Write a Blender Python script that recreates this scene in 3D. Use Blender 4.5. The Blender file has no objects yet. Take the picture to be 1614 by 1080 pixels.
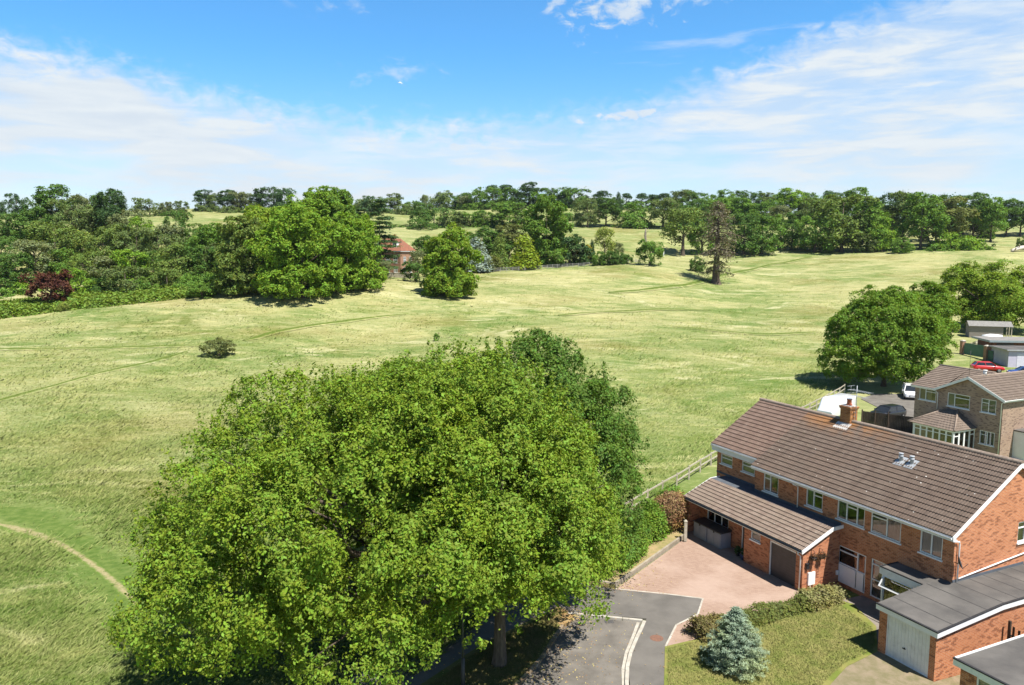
import bpy, bmesh, math, random
import numpy as np
from mathutils import Vector, Matrix

# ------------------------------------------------------------------ camera, light, sky, exposure
scene = bpy.context.scene
F, PITCH, CAMH = 1207.0, math.radians(6.734), 17.951
cam_data = bpy.data.cameras.new("camera")
cam_data.sensor_width = 36.0
cam_data.lens = 36.0 * F / 1614.0
cam_data.clip_start = 0.5
cam_data.clip_end = 20000
cam = bpy.data.objects.new("camera", cam_data)
cam.location = (0, 0, CAMH)
cam.rotation_euler = (math.radians(90) - PITCH, 0, 0)
scene.collection.objects.link(cam)
scene.camera = cam

SUNV = Vector((0.356, -0.414, 1.0)).normalized()
sun_data = bpy.data.lights.new("sun", 'SUN')
sun_data.energy = 5.0
sun_data.angle = math.radians(0.53)
sun_data.color = (1.0, 0.955, 0.88)
sun = bpy.data.objects.new("sun", sun_data)
sun.rotation_euler = SUNV.to_track_quat('Z', 'Y').to_euler()
sun.location = (30, -30, 80)
scene.collection.objects.link(sun)

vs = scene.view_settings
vs.view_transform = 'Standard'
vs.look = 'None'
vs.exposure = 0.86
vs.gamma = 1.0
vs.use_curve_mapping = False


def N(nt, t, **kw):
    n = nt.nodes.new(t)
    for k, v in kw.items():
        setattr(n, k, v)
    return n


def mth(nt, op, a, b=None, c=None, clamp=False):
    n = nt.nodes.new('ShaderNodeMath')
    n.operation = op
    n.use_clamp = clamp
    for i, v in enumerate((a, b, c)):
        if v is None:
            continue
        if isinstance(v, (int, float)):
            n.inputs[i].default_value = v
        else:
            nt.links.new(v, n.inputs[i])
    return n.outputs[0]


def mixc(nt, fac, a, b, blend='MIX'):
    n = nt.nodes.new('ShaderNodeMix')
    n.data_type = 'RGBA'
    n.blend_type = blend
    n.clamp_factor = True
    for s, v in ((n.inputs[0], fac), (n.inputs[6], a), (n.inputs[7], b)):
        if isinstance(v, (int, float)):
            s.default_value = v
        elif isinstance(v, (tuple, list)):
            s.default_value = (v[0], v[1], v[2], 1.0)
        else:
            nt.links.new(v, s)
    return n.outputs[2]


def smooth(nt, v, lo, hi):
    n = nt.nodes.new('ShaderNodeMapRange')
    n.interpolation_type = 'SMOOTHSTEP'
    n.inputs[1].default_value = lo
    n.inputs[2].default_value = hi
    nt.links.new(v, n.inputs[0])
    return n.outputs[0]


def noise(nt, vec, scale, detail=4.0, rough=0.55, dist=0.0, stretch=None):
    if stretch:
        m = nt.nodes.new('ShaderNodeMapping')
        m.inputs['Scale'].default_value = stretch[:3]
        if len(stretch) > 3:
            m.inputs['Rotation'].default_value = (0, 0, stretch[3])
        nt.links.new(vec, m.inputs[0])
        vec = m.outputs[0]
    n = nt.nodes.new('ShaderNodeTexNoise')
    n.inputs['Scale'].default_value = scale
    n.inputs['Detail'].default_value = detail
    n.inputs['Roughness'].default_value = rough
    n.inputs['Distortion'].default_value = dist
    nt.links.new(vec, n.inputs['Vector'])
    return n.outputs['Fac']


# ---- world: Nishita sky, with procedural cirrus and cloud banks laid out by compass direction and height above the horizon
world = bpy.data.worlds.new("World")
scene.world = world
world.use_nodes = True
wt = world.node_tree
wt.nodes.clear()
sky = N(wt, 'ShaderNodeTexSky', sky_type='NISHITA', sun_disc=False)
sky.sun_elevation = math.asin(SUNV.z)
sky.sun_rotation = math.atan2(SUNV.x, SUNV.y)
sky.altitude = 120
sky.air_density = 1.0
sky.dust_density = 0.4
sky.ozone_density = 2.5
tc = N(wt, 'ShaderNodeTexCoord')
sep = N(wt, 'ShaderNodeSeparateXYZ')
wt.links.new(tc.outputs['Generated'], sep.inputs[0])
X, Y, Z = sep.outputs
hor = mth(wt, 'SQRT', mth(wt, 'ADD', mth(wt, 'MULTIPLY', X, X), mth(wt, 'MULTIPLY', Y, Y)))
EL = mth(wt, 'MULTIPLY', mth(wt, 'ARCTAN2', Z, hor), 57.29578)          # degrees above the horizon
AZ = mth(wt, 'MULTIPLY', mth(wt, 'ARCTAN2', X, Y), 57.29578)            # degrees clockwise from +Y
ae = N(wt, 'ShaderNodeCombineXYZ')
wt.links.new(AZ, ae.inputs[0])
wt.links.new(EL, ae.inputs[1])
AE = ae.outputs[0]
warp = noise(wt, AE, 0.16, 3, 0.5)
# flat cloud-deck coordinates, so streaks draw together towards the horizon
zz = mth(wt, 'ADD', mth(wt, 'MAXIMUM', Z, 0.0), 0.06)
deck = N(wt, 'ShaderNodeCombineXYZ')
wt.links.new(mth(wt, 'DIVIDE', X, zz), deck.inputs[0])
wt.links.new(mth(wt, 'DIVIDE', Y, zz), deck.inputs[1])
DK = deck.outputs[0]
fine = noise(wt, DK, 2.2, 8, 0.62, 0.5, (1.0, 0.55, 1.0, 0.35))
stre = noise(wt, AE, 0.9, 6, 0.6, 0.35, (0.16, 1.0, 1.0, -0.16))
puff = noise(wt, AE, 1.05, 7, 0.62, 0.4, (0.6, 1.0, 1.0, -0.12))
soft = noise(wt, AE, 0.22, 4, 0.5, 0.3, (0.4, 1.0, 1.0, 0.05))
rampn = N(wt, 'ShaderNodeValToRGB')                                     # top of the cloud bank, by azimuth
el_ = rampn.color_ramp.elements
rampn.color_ramp.interpolation = 'B_SPLINE'
tops = [(-40, 13.0), (-33, 12.9), (-26, 12.0), (-20, 10.6), (-13, 9.5), (-8, 9.3), (-2, 9.5), (4, 10.0), (9, 10.4), (15, 12.4), (22, 14.8), (30, 17.0), (40, 18.5)]
while len(el_) < len(tops):
    el_.new(0.5)
for e, (a_, h_) in zip(el_, tops):
    e.position = (a_ + 40) / 80.0
    e.color = (h_ / 20.0,) * 3 + (1,)
wt.links.new(mth(wt, 'DIVIDE', mth(wt, 'ADD', AZ, 40.0), 80.0), rampn.inputs[0])
TOP = mth(wt, 'MULTIPLY', rampn.outputs[0], 20.0)
edge = mth(wt, 'ADD', mth(wt, 'SUBTRACT', TOP, EL), mth(wt, 'MULTIPLY', mth(wt, 'SUBTRACT', puff, 0.5), 5.0))
bank = smooth(wt, edge, -0.9, 2.2)
leftw = smooth(wt, AZ, 2.0, -12.0)                                      # the left bank is dense, the right one thin and streaked
rightw = smooth(wt, AZ, 4.0, 24.0)
body = mth(wt, 'ADD', 0.56, mth(wt, 'MULTIPLY', smooth(wt, stre, 0.36, 0.68), 0.5))
body = mth(wt, 'ADD', body, mth(wt, 'MULTIPLY', leftw, 0.24))
body = mth(wt, 'ADD', body, mth(wt, 'MULTIPLY', rightw, 0.14))
body = mth(wt, 'MULTIPLY', body, mth(wt, 'ADD', 0.62, mth(wt, 'MULTIPLY', smooth(wt, soft, 0.3, 0.62), 0.4)))
gap = mth(wt, 'MULTIPLY', smooth(wt, EL, 1.5, 5.5), 1.0)
body = mth(wt, 'MULTIPLY', body, mth(wt, 'ADD', 0.55, mth(wt, 'MULTIPLY', gap, 0.45)))
dens = mth(wt, 'MULTIPLY', bank, body)


def patch(az, el, raz, rel, tilt, lo, hi, tex, gain):
    """A wisp: an elliptic patch of sky around (az, el) broken up by a noise."""
    global dens
    dx = mth(wt, 'SUBTRACT', AZ, az)
    dy = mth(wt, 'SUBTRACT', mth(wt, 'SUBTRACT', EL, el), mth(wt, 'MULTIPLY', dx, tilt))
    r2 = mth(wt, 'ADD', mth(wt, 'POWER', mth(wt, 'DIVIDE', dx, raz), 2.0), mth(wt, 'POWER', mth(wt, 'DIVIDE', dy, rel), 2.0))
    g = mth(wt, 'POWER', 2.718, mth(wt, 'MULTIPLY', r2, -1.0))
    v = mth(wt, 'MULTIPLY', smooth(wt, mth(wt, 'ADD', tex, mth(wt, 'MULTIPLY', mth(wt, 'SUBTRACT', g, 1.0), 0.35)), lo, hi), gain)
    dens = mth(wt, 'MAXIMUM', dens, v)


patch(7.5, 17.0, 5.5, 2.0, 0.06, 0.33, 0.58, puff, 0.9)
patch(14.0, 17.6, 5.0, 1.2, 0.06, 0.38, 0.64, puff, 0.7)
patch(3.2, 17.1, 1.2, 0.9, 0.3, 0.34, 0.6, puff, 0.6)
patch(-11.8, 16.8, 3.4, .8, 0.1, 0.36, 0.70, puff, 0.45)
patch(-8.3, 12.7, 4.0, 1.1, 0.1, 0.34, 0.70, puff, 0.5)
patch(-31.0, 15.6, 2.5, 0.8, 0.0, 0.42, 0.8, puff, 0.3)
patch(8.0, 9.6, 6.5, 0.7, 0.10, 0.36, 0.58, puff, 0.95)
patch(26.0, 10.4, 9.0, 1.5, 0.16, 0.36, 0.62, stre, 0.95)
patch(14.0, 14.2, 10.0, 1.2, 0.14, 0.38, 0.72, stre, 0.5)
patch(29.0, 14.6, 7.0, 1.6, 0.2, 0.34, 0.7, stre, 0.8)
patch(-29.0, 9.6, 15.0, 2.6, -0.10, 0.31, 0.50, soft, 1.0)
patch(-16.0, 8.0, 10.0, 1.6, -0.08, 0.31, 0.52, soft, 0.9)
patch(-4.0, 7.6, 4.5, .7, 0.0, 0.34, 0.58, puff, 0.9)
dens = mth(wt, 'MULTIPLY', dens, smooth(wt, EL, -1.0, 1.0), clamp=True)

hs = N(wt, 'ShaderNodeHueSaturation')
hs.inputs['Saturation'].default_value = 1.0
hs.inputs['Value'].default_value = 1.0
wt.links.new(sky.outputs[0], hs.inputs['Color'])
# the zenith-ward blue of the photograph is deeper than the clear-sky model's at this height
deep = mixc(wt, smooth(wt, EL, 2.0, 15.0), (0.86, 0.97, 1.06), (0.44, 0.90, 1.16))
deep = mixc(wt, smooth(wt, EL, 18.0, 36.0), deep, (0.24, 0.40, 0.52))  # sky above the view darkened to weaken its fill and deepen shadows
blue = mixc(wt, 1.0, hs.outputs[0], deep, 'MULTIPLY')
cloudc = mixc(wt, smooth(wt, stre, 0.3, 0.7), (3.9, 4.4, 4.95), (4.6, 4.95, 5.2))
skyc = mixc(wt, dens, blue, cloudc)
bg = N(wt, 'ShaderNodeBackground')
bg.inputs['Strength'].default_value = 0.10
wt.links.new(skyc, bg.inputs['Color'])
wo = N(wt, 'ShaderNodeOutputWorld')
wt.links.new(bg.outputs[0], wo.inputs['Surface'])

# ------------------------------------------------------------------ view geometry helpers (photo pixel -> point on a real surface)
CP, SP = math.cos(PITCH), math.sin(PITCH)


def ray(u, v):
    x, y = (u - 807) / F, -(v - 540) / F
    return np.array([x, CP + y * SP, -SP + y * CP])


def onz(u, v, z=0.0):
    r = ray(u, v)
    t = (z - CAMH) / r[2]
    return (r[0] * t, r[1] * t, z)


def ond(u, v, d):
    r = ray(u, v)
    t = d / r[1]
    return (r[0] * t, d, CAMH + r[2] * t)


GX, GY, YAW = 20.426, 33.87, math.radians(24.744)
AV = (-math.sin(YAW), math.cos(YAW))
BV = (math.cos(YAW), math.sin(YAW))


def abw(a, b, z=0.0):
    """The street grid: a runs along the house fronts, b runs back from them."""
    return (GX + a * AV[0] + b * BV[0], GY + a * AV[1] + b * BV[1], z)


def sstep(x, lo, hi):
    t = np.clip((x - lo) / (hi - lo), 0, 1)
    return t * t * (3 - 2 * t)


# ------------------------------------------------------------------ object helpers
COL = scene.collection


class MB:
    """Collects shapes and links them as ONE mesh object, with UVs in metres."""

    def __init__(s):
        s.v, s.f, s.uv, s.sm = [], [], [], []

    def face(s, pts, uv=None, sm=False):
        i = len(s.v)
        s.v += [tuple(p) for p in pts]
        s.f.append(tuple(range(i, i + len(pts))))
        if uv is None:
            a = Vector(pts[0]); n = Vector((0, 0, 0))
            for k in range(1, len(pts) - 1):
                n += (Vector(pts[k]) - a).cross(Vector(pts[k + 1]) - a)
            ax, ay, az = abs(n.x), abs(n.y), abs(n.z)
            if az >= ax and az >= ay:
                uv = [(p[0], p[1]) for p in pts]
            elif ax >= ay:
                uv = [(p[1], p[2]) for p in pts]
            else:
                uv = [(p[0], p[2]) for p in pts]
        s.uv.append(uv)
        s.sm.append(sm)

    def box(s, x0, x1, y0, y1, z0, z1):
        x0, x1 = min(x0, x1), max(x0, x1); y0, y1 = min(y0, y1), max(y0, y1); z0, z1 = min(z0, z1), max(z0, z1)
        p = [(x, y, z) for z in (z0, z1) for y in (y0, y1) for x in (x0, x1)]
        for q in ((0, 2, 3, 1), (4, 5, 7, 6), (0, 1, 5, 4), (2, 6, 7, 3), (0, 4, 6, 2), (1, 3, 7, 5)):
            s.face([p[k] for k in q])
        return s

    def hexa(s, p):
        """Eight corners: four below, four above, both anticlockwise from above."""
        for q in ((3, 2, 1, 0), (4, 5, 6, 7), (0, 1, 5, 4), (1, 2, 6, 5), (2, 3, 7, 6), (3, 0, 4, 7)):
            s.face([p[k] for k in q])
        return s

    def beam(s, p0, p1, w, h):
        """Square bar from p0 to p1."""
        p0, p1 = Vector(p0), Vector(p1)
        d = (p1 - p0).normalized()
        up = Vector((0, 0, 1)) if abs(d.z) < .95 else Vector((1, 0, 0))
        x = d.cross(up).normalized() * w / 2
        y = x.cross(d).normalized() * h / 2
        q = [p0 - x - y, p0 + x - y, p1 + x - y, p1 - x - y, p0 - x + y, p0 + x + y, p1 + x + y, p1 - x + y]
        return s.hexa(q)

    def tube(s, pts, rad, n=8, cap=True):
        pts = [Vector(p) for p in pts]
        if isinstance(rad, (int, float)):
            rad = [rad] * len(pts)
        rings = []
        for i, p in enumerate(pts):
            d = (pts[min(i + 1, len(pts) - 1)] - pts[max(i - 1, 0)]).normalized()
            up = Vector((0, 0, 1)) if abs(d.z) < .9 else Vector((1, 0, 0))
            x = d.cross(up).normalized(); y = x.cross(d).normalized()
            rings.append([p + (x * math.cos(t) + y * math.sin(t)) * rad[i] for t in [2 * math.pi * k / n for k in range(n)]])
        for a, b in zip(rings, rings[1:]):
            for k in range(n):
                s.face([a[k], a[(k + 1) % n], b[(k + 1) % n], b[k]], sm=True)
        if cap:
            s.face(rings[0][::-1]); s.face(rings[-1])
        return s

    def prism(s, poly, z0, z1):
        """Upright prism over a ground polygon (any winding)."""
        ar = sum(poly[i][0] * poly[(i + 1) % len(poly)][1] - poly[(i + 1) % len(poly)][0] * poly[i][1] for i in range(len(poly)))
        if ar < 0:
            poly = poly[::-1]
        s.face([(p[0], p[1], z1) for p in poly])
        for i in range(len(poly)):
            a, b = poly[i], poly[(i + 1) % len(poly)]
            L = math.hypot(b[0] - a[0], b[1] - a[1])
            s.face([(a[0], a[1], z0), (b[0], b[1], z0), (b[0], b[1], z1), (a[0], a[1], z1)], [(0, z0), (L, z0), (L, z1), (0, z1)])
        return s

    def board(s, p, d, w, t, z0, z1):
        """Upright board centred on p, its face along the ground direction d."""
        u = Vector((d[0], d[1], 0)).normalized() * w / 2; n = Vector((-u.y, u.x, 0)).normalized() * t / 2
        p = Vector(p)
        return s.hexa([tuple(p + a + Vector((0, 0, z))) for z in (z0, z1) for a in (-u - n, u - n, u + n, -u + n)])

    def build(s, name, mat, parent=None, loc=None, tri=False):
        me = bpy.data.meshes.new(name)
        me.from_pydata(s.v, [], s.f)
        ul = me.uv_layers.new(name="UVMap")
        flat = [c for uv in s.uv for c in uv]
        ul.data.foreach_set('uv', np.array(flat, dtype=np.float32).ravel())
        me.polygons.foreach_set('use_smooth', s.sm)
        bm = bmesh.new(); bm.from_mesh(me)
        if any(s.sm):
            bmesh.ops.remove_doubles(bm, verts=bm.verts, dist=1e-5)
        big = [f for f in bm.faces if len(f.verts) > 4]
        if big:
            bmesh.ops.triangulate(bm, faces=big)
        bm.to_mesh(me); bm.free()
        me.materials.append(mat)
        o = bpy.data.objects.new(name, me)
        COL.objects.link(o)
        if parent is not None:
            o.parent = parent
        if loc is not None:
            o.location = loc
        return o


def tag(o, label=None, cat=None, group=None, kind=None):
    for k, v in (('label', label), ('category', cat), ('group', group), ('kind', kind)):
        if v:
            o[k] = v
    return o


def thing(name, label, cat, loc=(0, 0, 0), rz=0.0, group=None, scale=None):
    o = bpy.data.objects.new(name, None)
    o.empty_display_size = .3
    COL.objects.link(o)
    o.location = loc
    o.rotation_euler = (0, 0, rz)
    if scale:
        o.scale = scale
    return tag(o, label, cat, group)


def structure(name, mb, mat):
    return tag(mb.build(name, mat), kind='structure')


# ------------------------------------------------------------------ materials
def new_mat(name):
    m = bpy.data.materials.new(name)
    m.use_nodes = True
    nt = m.node_tree
    bsdf = nt.nodes['Principled BSDF']
    return m, nt, bsdf


def mat(name, c1, c2=None, scale=6.0, rough=0.7, spec=0.3, detail=5, bump=0.0, bscale=40, metallic=0.0, lo=.3, hi=.7, stretch=None):
    m, nt, b = new_mat(name)
    b.inputs['Roughness'].default_value = rough
    b.inputs['Specular IOR Level'].default_value = spec
    b.inputs['Metallic'].default_value = metallic
    if c2 is None:
        c2 = tuple(x * .82 for x in c1)
    t = N(nt, 'ShaderNodeTexCoord')
    f = smooth(nt, noise(nt, t.outputs['Object'], scale, detail, .6, 0.2, stretch), lo, hi)
    nt.links.new(mixc(nt, f, c1, c2), b.inputs['Base Color'])
    if bump:
        bn = N(nt, 'ShaderNodeBump')
        bn.inputs['Strength'].default_value = bump
        bn.inputs['Distance'].default_value = .02
        nt.links.new(noise(nt, t.outputs['Object'], bscale, 4, .6), bn.inputs['Height'])
        nt.links.new(bn.outputs[0], b.inputs['Normal'])
    return m


def brick_mat(name, c1, c2, mortar, dark, bw=.225, rh=.075, rough=.85):
    m, nt, b = new_mat(name)
    b.inputs['Roughness'].default_value = rough
    b.inputs['Specular IOR Level'].default_value = .15
    t = N(nt, 'ShaderNodeTexCoord')
    br = N(nt, 'ShaderNodeTexBrick')
    br.inputs['Scale'].default_value = 1.0
    br.inputs['Brick Width'].default_value = bw
    br.inputs['Row Height'].default_value = rh
    br.inputs['Mortar Size'].default_value = .007
    br.inputs['Mortar Smooth'].default_value = .3
    br.inputs['Bias'].default_value = -0.1
    for k, c in (('Color1', c1), ('Color2', c2), ('Mortar', mortar)):
        br.inputs[k].default_value = (*c, 1)
    nt.links.new(t.outputs['UV'], br.inputs['Vector'])
    # every so often a burnt brick: white noise per brick cell
    sp = N(nt, 'ShaderNodeSeparateXYZ'); nt.links.new(t.outputs['UV'], sp.inputs[0])
    row = mth(nt, 'FLOOR', mth(nt, 'DIVIDE', sp.outputs[1], rh))
    colm = mth(nt, 'FLOOR', mth(nt, 'ADD', mth(nt, 'DIVIDE', sp.outputs[0], bw), mth(nt, 'MULTIPLY', mth(nt, 'MODULO', row, 2.0), .5)))
    cb = N(nt, 'ShaderNodeCombineXYZ'); nt.links.new(colm, cb.inputs[0]); nt.links.new(row, cb.inputs[1])
    wn = N(nt, 'ShaderNodeTexWhiteNoise', noise_dimensions='2D'); nt.links.new(cb.outputs[0], wn.inputs['Vector'])
    pick = smooth(nt, wn.outputs['Value'], .80, .86)
    c = mixc(nt, mth(nt, 'MULTIPLY', pick, .75), br.outputs['Color'], dark)
    big = smooth(nt, noise(nt, t.outputs['Object'], .7, 4, .6), .3, .75)
    c = mixc(nt, mth(nt, 'MULTIPLY', big, .35), c, tuple(x * .6 for x in c1))
    nt.links.new(c, b.inputs['Base Color'])
    bn = N(nt, 'ShaderNodeBump')
    bn.inputs['Strength'].default_value = .5
    bn.inputs['Distance'].default_value = .01
    nt.links.new(mth(nt, 'SUBTRACT', 1.0, br.outputs['Fac']), bn.inputs['Height'])
    nt.links.new(bn.outputs[0], b.inputs['Normal'])
    return m


def tile_mat(name, c1, c2, c3, lichen=.5, orange=0.0, ridge_v=17.0):
    """Concrete tiles: one tone per tile, weathering, pale lichen spots."""
    m, nt, b = new_mat(name)
    b.inputs['Roughness'].default_value = .9
    b.inputs['Specular IOR Level'].default_value = .2
    t = N(nt, 'ShaderNodeTexCoord')
    sp = N(nt, 'ShaderNodeSeparateXYZ'); nt.links.new(t.outputs['UV'], sp.inputs[0])
    cb = N(nt, 'ShaderNodeCombineXYZ')
    nt.links.new(mth(nt, 'FLOOR', sp.outputs[0]), cb.inputs[0]); nt.links.new(mth(nt, 'FLOOR', sp.outputs[1]), cb.inputs[1])
    wn = N(nt, 'ShaderNodeTexWhiteNoise', noise_dimensions='2D'); nt.links.new(cb.outputs[0], wn.inputs['Vector'])
    c = mixc(nt, wn.outputs['Value'], c1, c2)
    w = smooth(nt, noise(nt, t.outputs['Object'], .55, 5, .6), .35, .7)
    c = mixc(nt, mth(nt, 'MULTIPLY', w, .6), c, c3)
    g = noise(nt, t.outputs['Object'], 9, 5, .7)
    c = mixc(nt, mth(nt, 'MULTIPLY', smooth(nt, g, .45, .8), .5), c, tuple(x * .55 for x in c1))
    run = noise(nt, t.outputs['UV'], 1.0, 5, .65, .3, (.9, .07, 1))
    c = mixc(nt, mth(nt, 'MULTIPLY', smooth(nt, run, .48, .72), .42), c, tuple(x * .5 for x in c1))
    moss = mth(nt, 'MULTIPLY', smooth(nt, noise(nt, t.outputs['Object'], 3.4, 6, .75), .60, .72), smooth(nt, noise(nt, t.outputs['Object'], .35, 2), .42, .6))
    c = mixc(nt, mth(nt, 'MULTIPLY', moss, .55), c, (.105, .095, .035))
    vo = N(nt, 'ShaderNodeTexVoronoi'); vo.inputs['Scale'].default_value = 2.6
    nt.links.new(t.outputs['Object'], vo.inputs['Vector'])
    spot = mth(nt, 'MULTIPLY', smooth(nt, vo.outputs['Distance'], .13, .06), smooth(nt, noise(nt, t.outputs['Object'], 1.3, 3), .45, .6))
    c = mixc(nt, mth(nt, 'MULTIPLY', spot, lichen), c, (.62, .60, .55))
    if orange:
        near = smooth(nt, sp.outputs[1], ridge_v - 5.5, ridge_v)
        along = smooth(nt, mth(nt, 'ABSOLUTE', mth(nt, 'SUBTRACT', sp.outputs[0], 35.0)), 16.0, 3.0)
        om = mth(nt, 'MULTIPLY', mth(nt, 'MULTIPLY', near, along), smooth(nt, noise(nt, t.outputs['Object'], 1.1, 5, .65), .34, .6))
        c = mixc(nt, mth(nt, 'MULTIPLY', om, orange), c, (.30, .13, .035))
    nt.links.new(c, b.inputs['Base Color'])
    bn = N(nt, 'ShaderNodeBump'); bn.inputs['Strength'].default_value = .35; bn.inputs['Distance'].default_value = .02
    nt.links.new(g, bn.inputs['Height']); nt.links.new(bn.outputs[0], b.inputs['Normal'])
    return m


def glass_mat(name, tint=(.03, .04, .05), clear=.55):
    m = bpy.data.materials.new(name)
    m.use_nodes = True
    nt = m.node_tree
    nt.nodes.clear()
    tr = N(nt, 'ShaderNodeBsdfTransparent'); tr.inputs[0].default_value = (clear, clear * 1.02, clear * 1.02, 1)
    gl = N(nt, 'ShaderNodeBsdfGlossy'); gl.inputs['Roughness'].default_value = .03; gl.inputs['Color'].default_value = (.95, .97, 1, 1)
    fr = N(nt, 'ShaderNodeFresnel'); fr.inputs['IOR'].default_value = 1.6
    mx = N(nt, 'ShaderNodeMixShader')
    nt.links.new(mth(nt, 'ADD', fr.outputs[0], .10), mx.inputs[0]); nt.links.new(tr.outputs[0], mx.inputs[1]); nt.links.new(gl.outputs[0], mx.inputs[2])
    o = N(nt, 'ShaderNodeOutputMaterial'); nt.links.new(mx.outputs[0], o.inputs[0])
    return m


def foliage_mat(name, color=None, hue=.05, trans=.30, rough=.6, spec=.12, yellow=.0):
    """Leaves: tone varies from leaf to leaf and, slowly, from spray to spray. COLOR None takes the object's own colour."""
    m = bpy.data.materials.new(name)
    m.use_nodes = True
    nt = m.node_tree
    nt.nodes.clear()
    if color is None:
        oi = N(nt, 'ShaderNodeObjectInfo'); base = oi.outputs['Color']
    else:
        rgb = N(nt, 'ShaderNodeRGB'); rgb.outputs[0].default_value = (*color, 1); base = rgb.outputs[0]
    ge = N(nt, 'ShaderNodeNewGeometry')
    t = N(nt, 'ShaderNodeTexCoord')
    isl = ge.outputs['Random Per Island']
    n1 = noise(nt, t.outputs['Object'], .55, 3, .6)
    c = mixc(nt, smooth(nt, n1, .35, .68), base, mixc(nt, 1.0, base, (1.24, 1.14, .80), 'MULTIPLY'))
    h = N(nt, 'ShaderNodeHueSaturation')
    nt.links.new(c, h.inputs['Color'])
    nt.links.new(mth(nt, 'ADD', .5 - hue * .5, mth(nt, 'MULTIPLY', isl, hue)), h.inputs['Hue'])
    nt.links.new(mth(nt, 'ADD', .72, mth(nt, 'MULTIPLY', isl, .56)), h.inputs['Value'])
    c = h.outputs[0]
    if yellow:
        c = mixc(nt, mth(nt, 'MULTIPLY', smooth(nt, mth(nt, 'FRACT', mth(nt, 'MULTIPLY', isl, 37.0)), .6, 1.0), yellow), c, (.26, .27, .035))
    b = N(nt, 'ShaderNodeBsdfPrincipled')
    b.inputs['Roughness'].default_value = rough
    b.inputs['Specular IOR Level'].default_value = spec
    nt.links.new(c, b.inputs['Base Color'])
    tl = N(nt, 'ShaderNodeBsdfTranslucent')
    nt.links.new(mixc(nt, 1.0, c, (1.5, 1.35, .5), 'MULTIPLY'), tl.inputs['Color'])
    mx = N(nt, 'ShaderNodeMixShader'); mx.inputs[0].default_value = trans
    nt.links.new(b.outputs[0], mx.inputs[1]); nt.links.new(tl.outputs[0], mx.inputs[2])
    o = N(nt, 'ShaderNodeOutputMaterial'); nt.links.new(mx.outputs[0], o.inputs[0])
    return m


M = {}
M['brick'] = brick_mat('red_brick', (.55, .218, .098), (.40, .138, .060), (.50, .37, .27), (.19, .075, .043))
M['brick_ext'] = brick_mat('deep_red_brick', (.55, .212, .096), (.40, .136, .060), (.44, .31, .23), (.18, .065, .038))
M['brick_buff'] = brick_mat('buff_brick', (.40, .27, .19), (.28, .19, .14), (.42, .36, .30), (.15, .10, .08))
M['brick_far'] = brick_mat('far_red_brick', (.38, .20, .125), (.32, .165, .105), (.40, .32, .26), (.26, .14, .09))
M['tile_grey'] = tile_mat('weathered_grey_brown_tiles', (.110, .081, .064), (.146, .111, .088), (.124, .087, .066), .8, .75)
M['tile_pink'] = tile_mat('pinkish_brown_tiles', (.138, .093, .073), (.184, .128, .101), (.152, .100, .077), .35)
M['tile_ext'] = tile_mat('lichened_extension_tiles', (.165, .120, .095), (.225, .172, .138), (.19, .150, .115), .6)
M['tile_neigh'] = tile_mat('neighbour_brown_tiles', (.145, .112, .09), (.195, .152, .122), (.17, .132, .102), .4)
M['tile_red'] = tile_mat('old_red_tiles', (.30, .125, .075), (.25, .105, .065), (.22, .11, .075), .2)
M['ridge'] = mat('mortared_ridge', (.30, .24, .19), (.20, .15, .12), 5, .9, .2, bump=.4)
M['white'] = mat('white_upvc', (.80, .80, .79), (.72, .72, .71), 1.2, .35, .45)
M['white_worn'] = mat('white_paint_weathered', (.74, .74, .72), (.58, .58, .56), 2.5, .5, .4, lo=.4, hi=.8)
M['glass'] = glass_mat('window_glass')
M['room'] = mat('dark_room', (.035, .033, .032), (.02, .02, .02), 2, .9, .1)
M['curtain'] = mat('net_curtain', (.50, .42, .37), (.40, .33, .29), 9, .9, .1, stretch=(1, 14, .4))
M['curtain_blue'] = mat('blue_grey_curtain', (.30, .37, .42), (.22, .28, .33), 9, .9, .1, stretch=(1, 14, .4))
M['felt'] = mat('roof_felt', (.070, .066, .062), (.150, .138, .124), .55, .85, .25, 9, .35, 50, lo=.22, hi=.78)
M['felt_dark'] = mat('dark_felt_edge', (.022, .022, .024), (.035, .035, .037), 3, .7, .3)
M['felt_seam'] = mat('felt_seam', (.055, .052, .05), (.085, .08, .075), 3, .85, .2)
M['lead'] = mat('lead_flashing', (.075, .085, .10), (.10, .112, .13), 2, .85, .15)
M['gdoor'] = mat('dark_brown_roller_door', (.075, .062, .060), (.058, .048, .047), 3, .45, .4)
M['bin'] = mat('grey_resin_store', (.27, .28, .31), (.23, .24, .27), 2, .55, .35)
M['bin_lid'] = mat('dark_resin_lid', (.035, .034, .036), (.05, .048, .05), 3, .5, .4)
M['black'] = mat('black_paint', (.02, .02, .022), (.035, .035, .037), 4, .45, .4)
M['steel'] = mat('galvanised_flue', (.44, .46, .48), (.32, .34, .36), 5, .5, .4, metallic=.2)
M['terracotta'] = mat('terracotta', (.42, .13, .06), (.32, .09, .045), 6, .8, .2)
M['chim_brick'] = brick_mat('lichened_chimney_brick', (.46, .20, .06), (.34, .13, .05), (.34, .25, .18), (.2, .08, .03))
M['mortar'] = mat('mortar_flaunching', (.55, .52, .48), (.42, .39, .36), 6, .9, .2)
M['oak_fence'] = mat('weathered_fence_wood', (.45, .41, .33), (.33, .295, .23), 5, .85, .2, stretch=(1, 1, 1))
M['dark_fence'] = mat('dark_stained_fence', (.085, .062, .045), (.05, .037, .028), 5, .85, .2, stretch=(6, 6, .4))
M['bark'] = mat('grey_brown_bark', (.125, .10, .075), (.065, .050, .038), 3, .95, .15, 6, .8, 9, stretch=(4, 4, .6))
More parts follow.
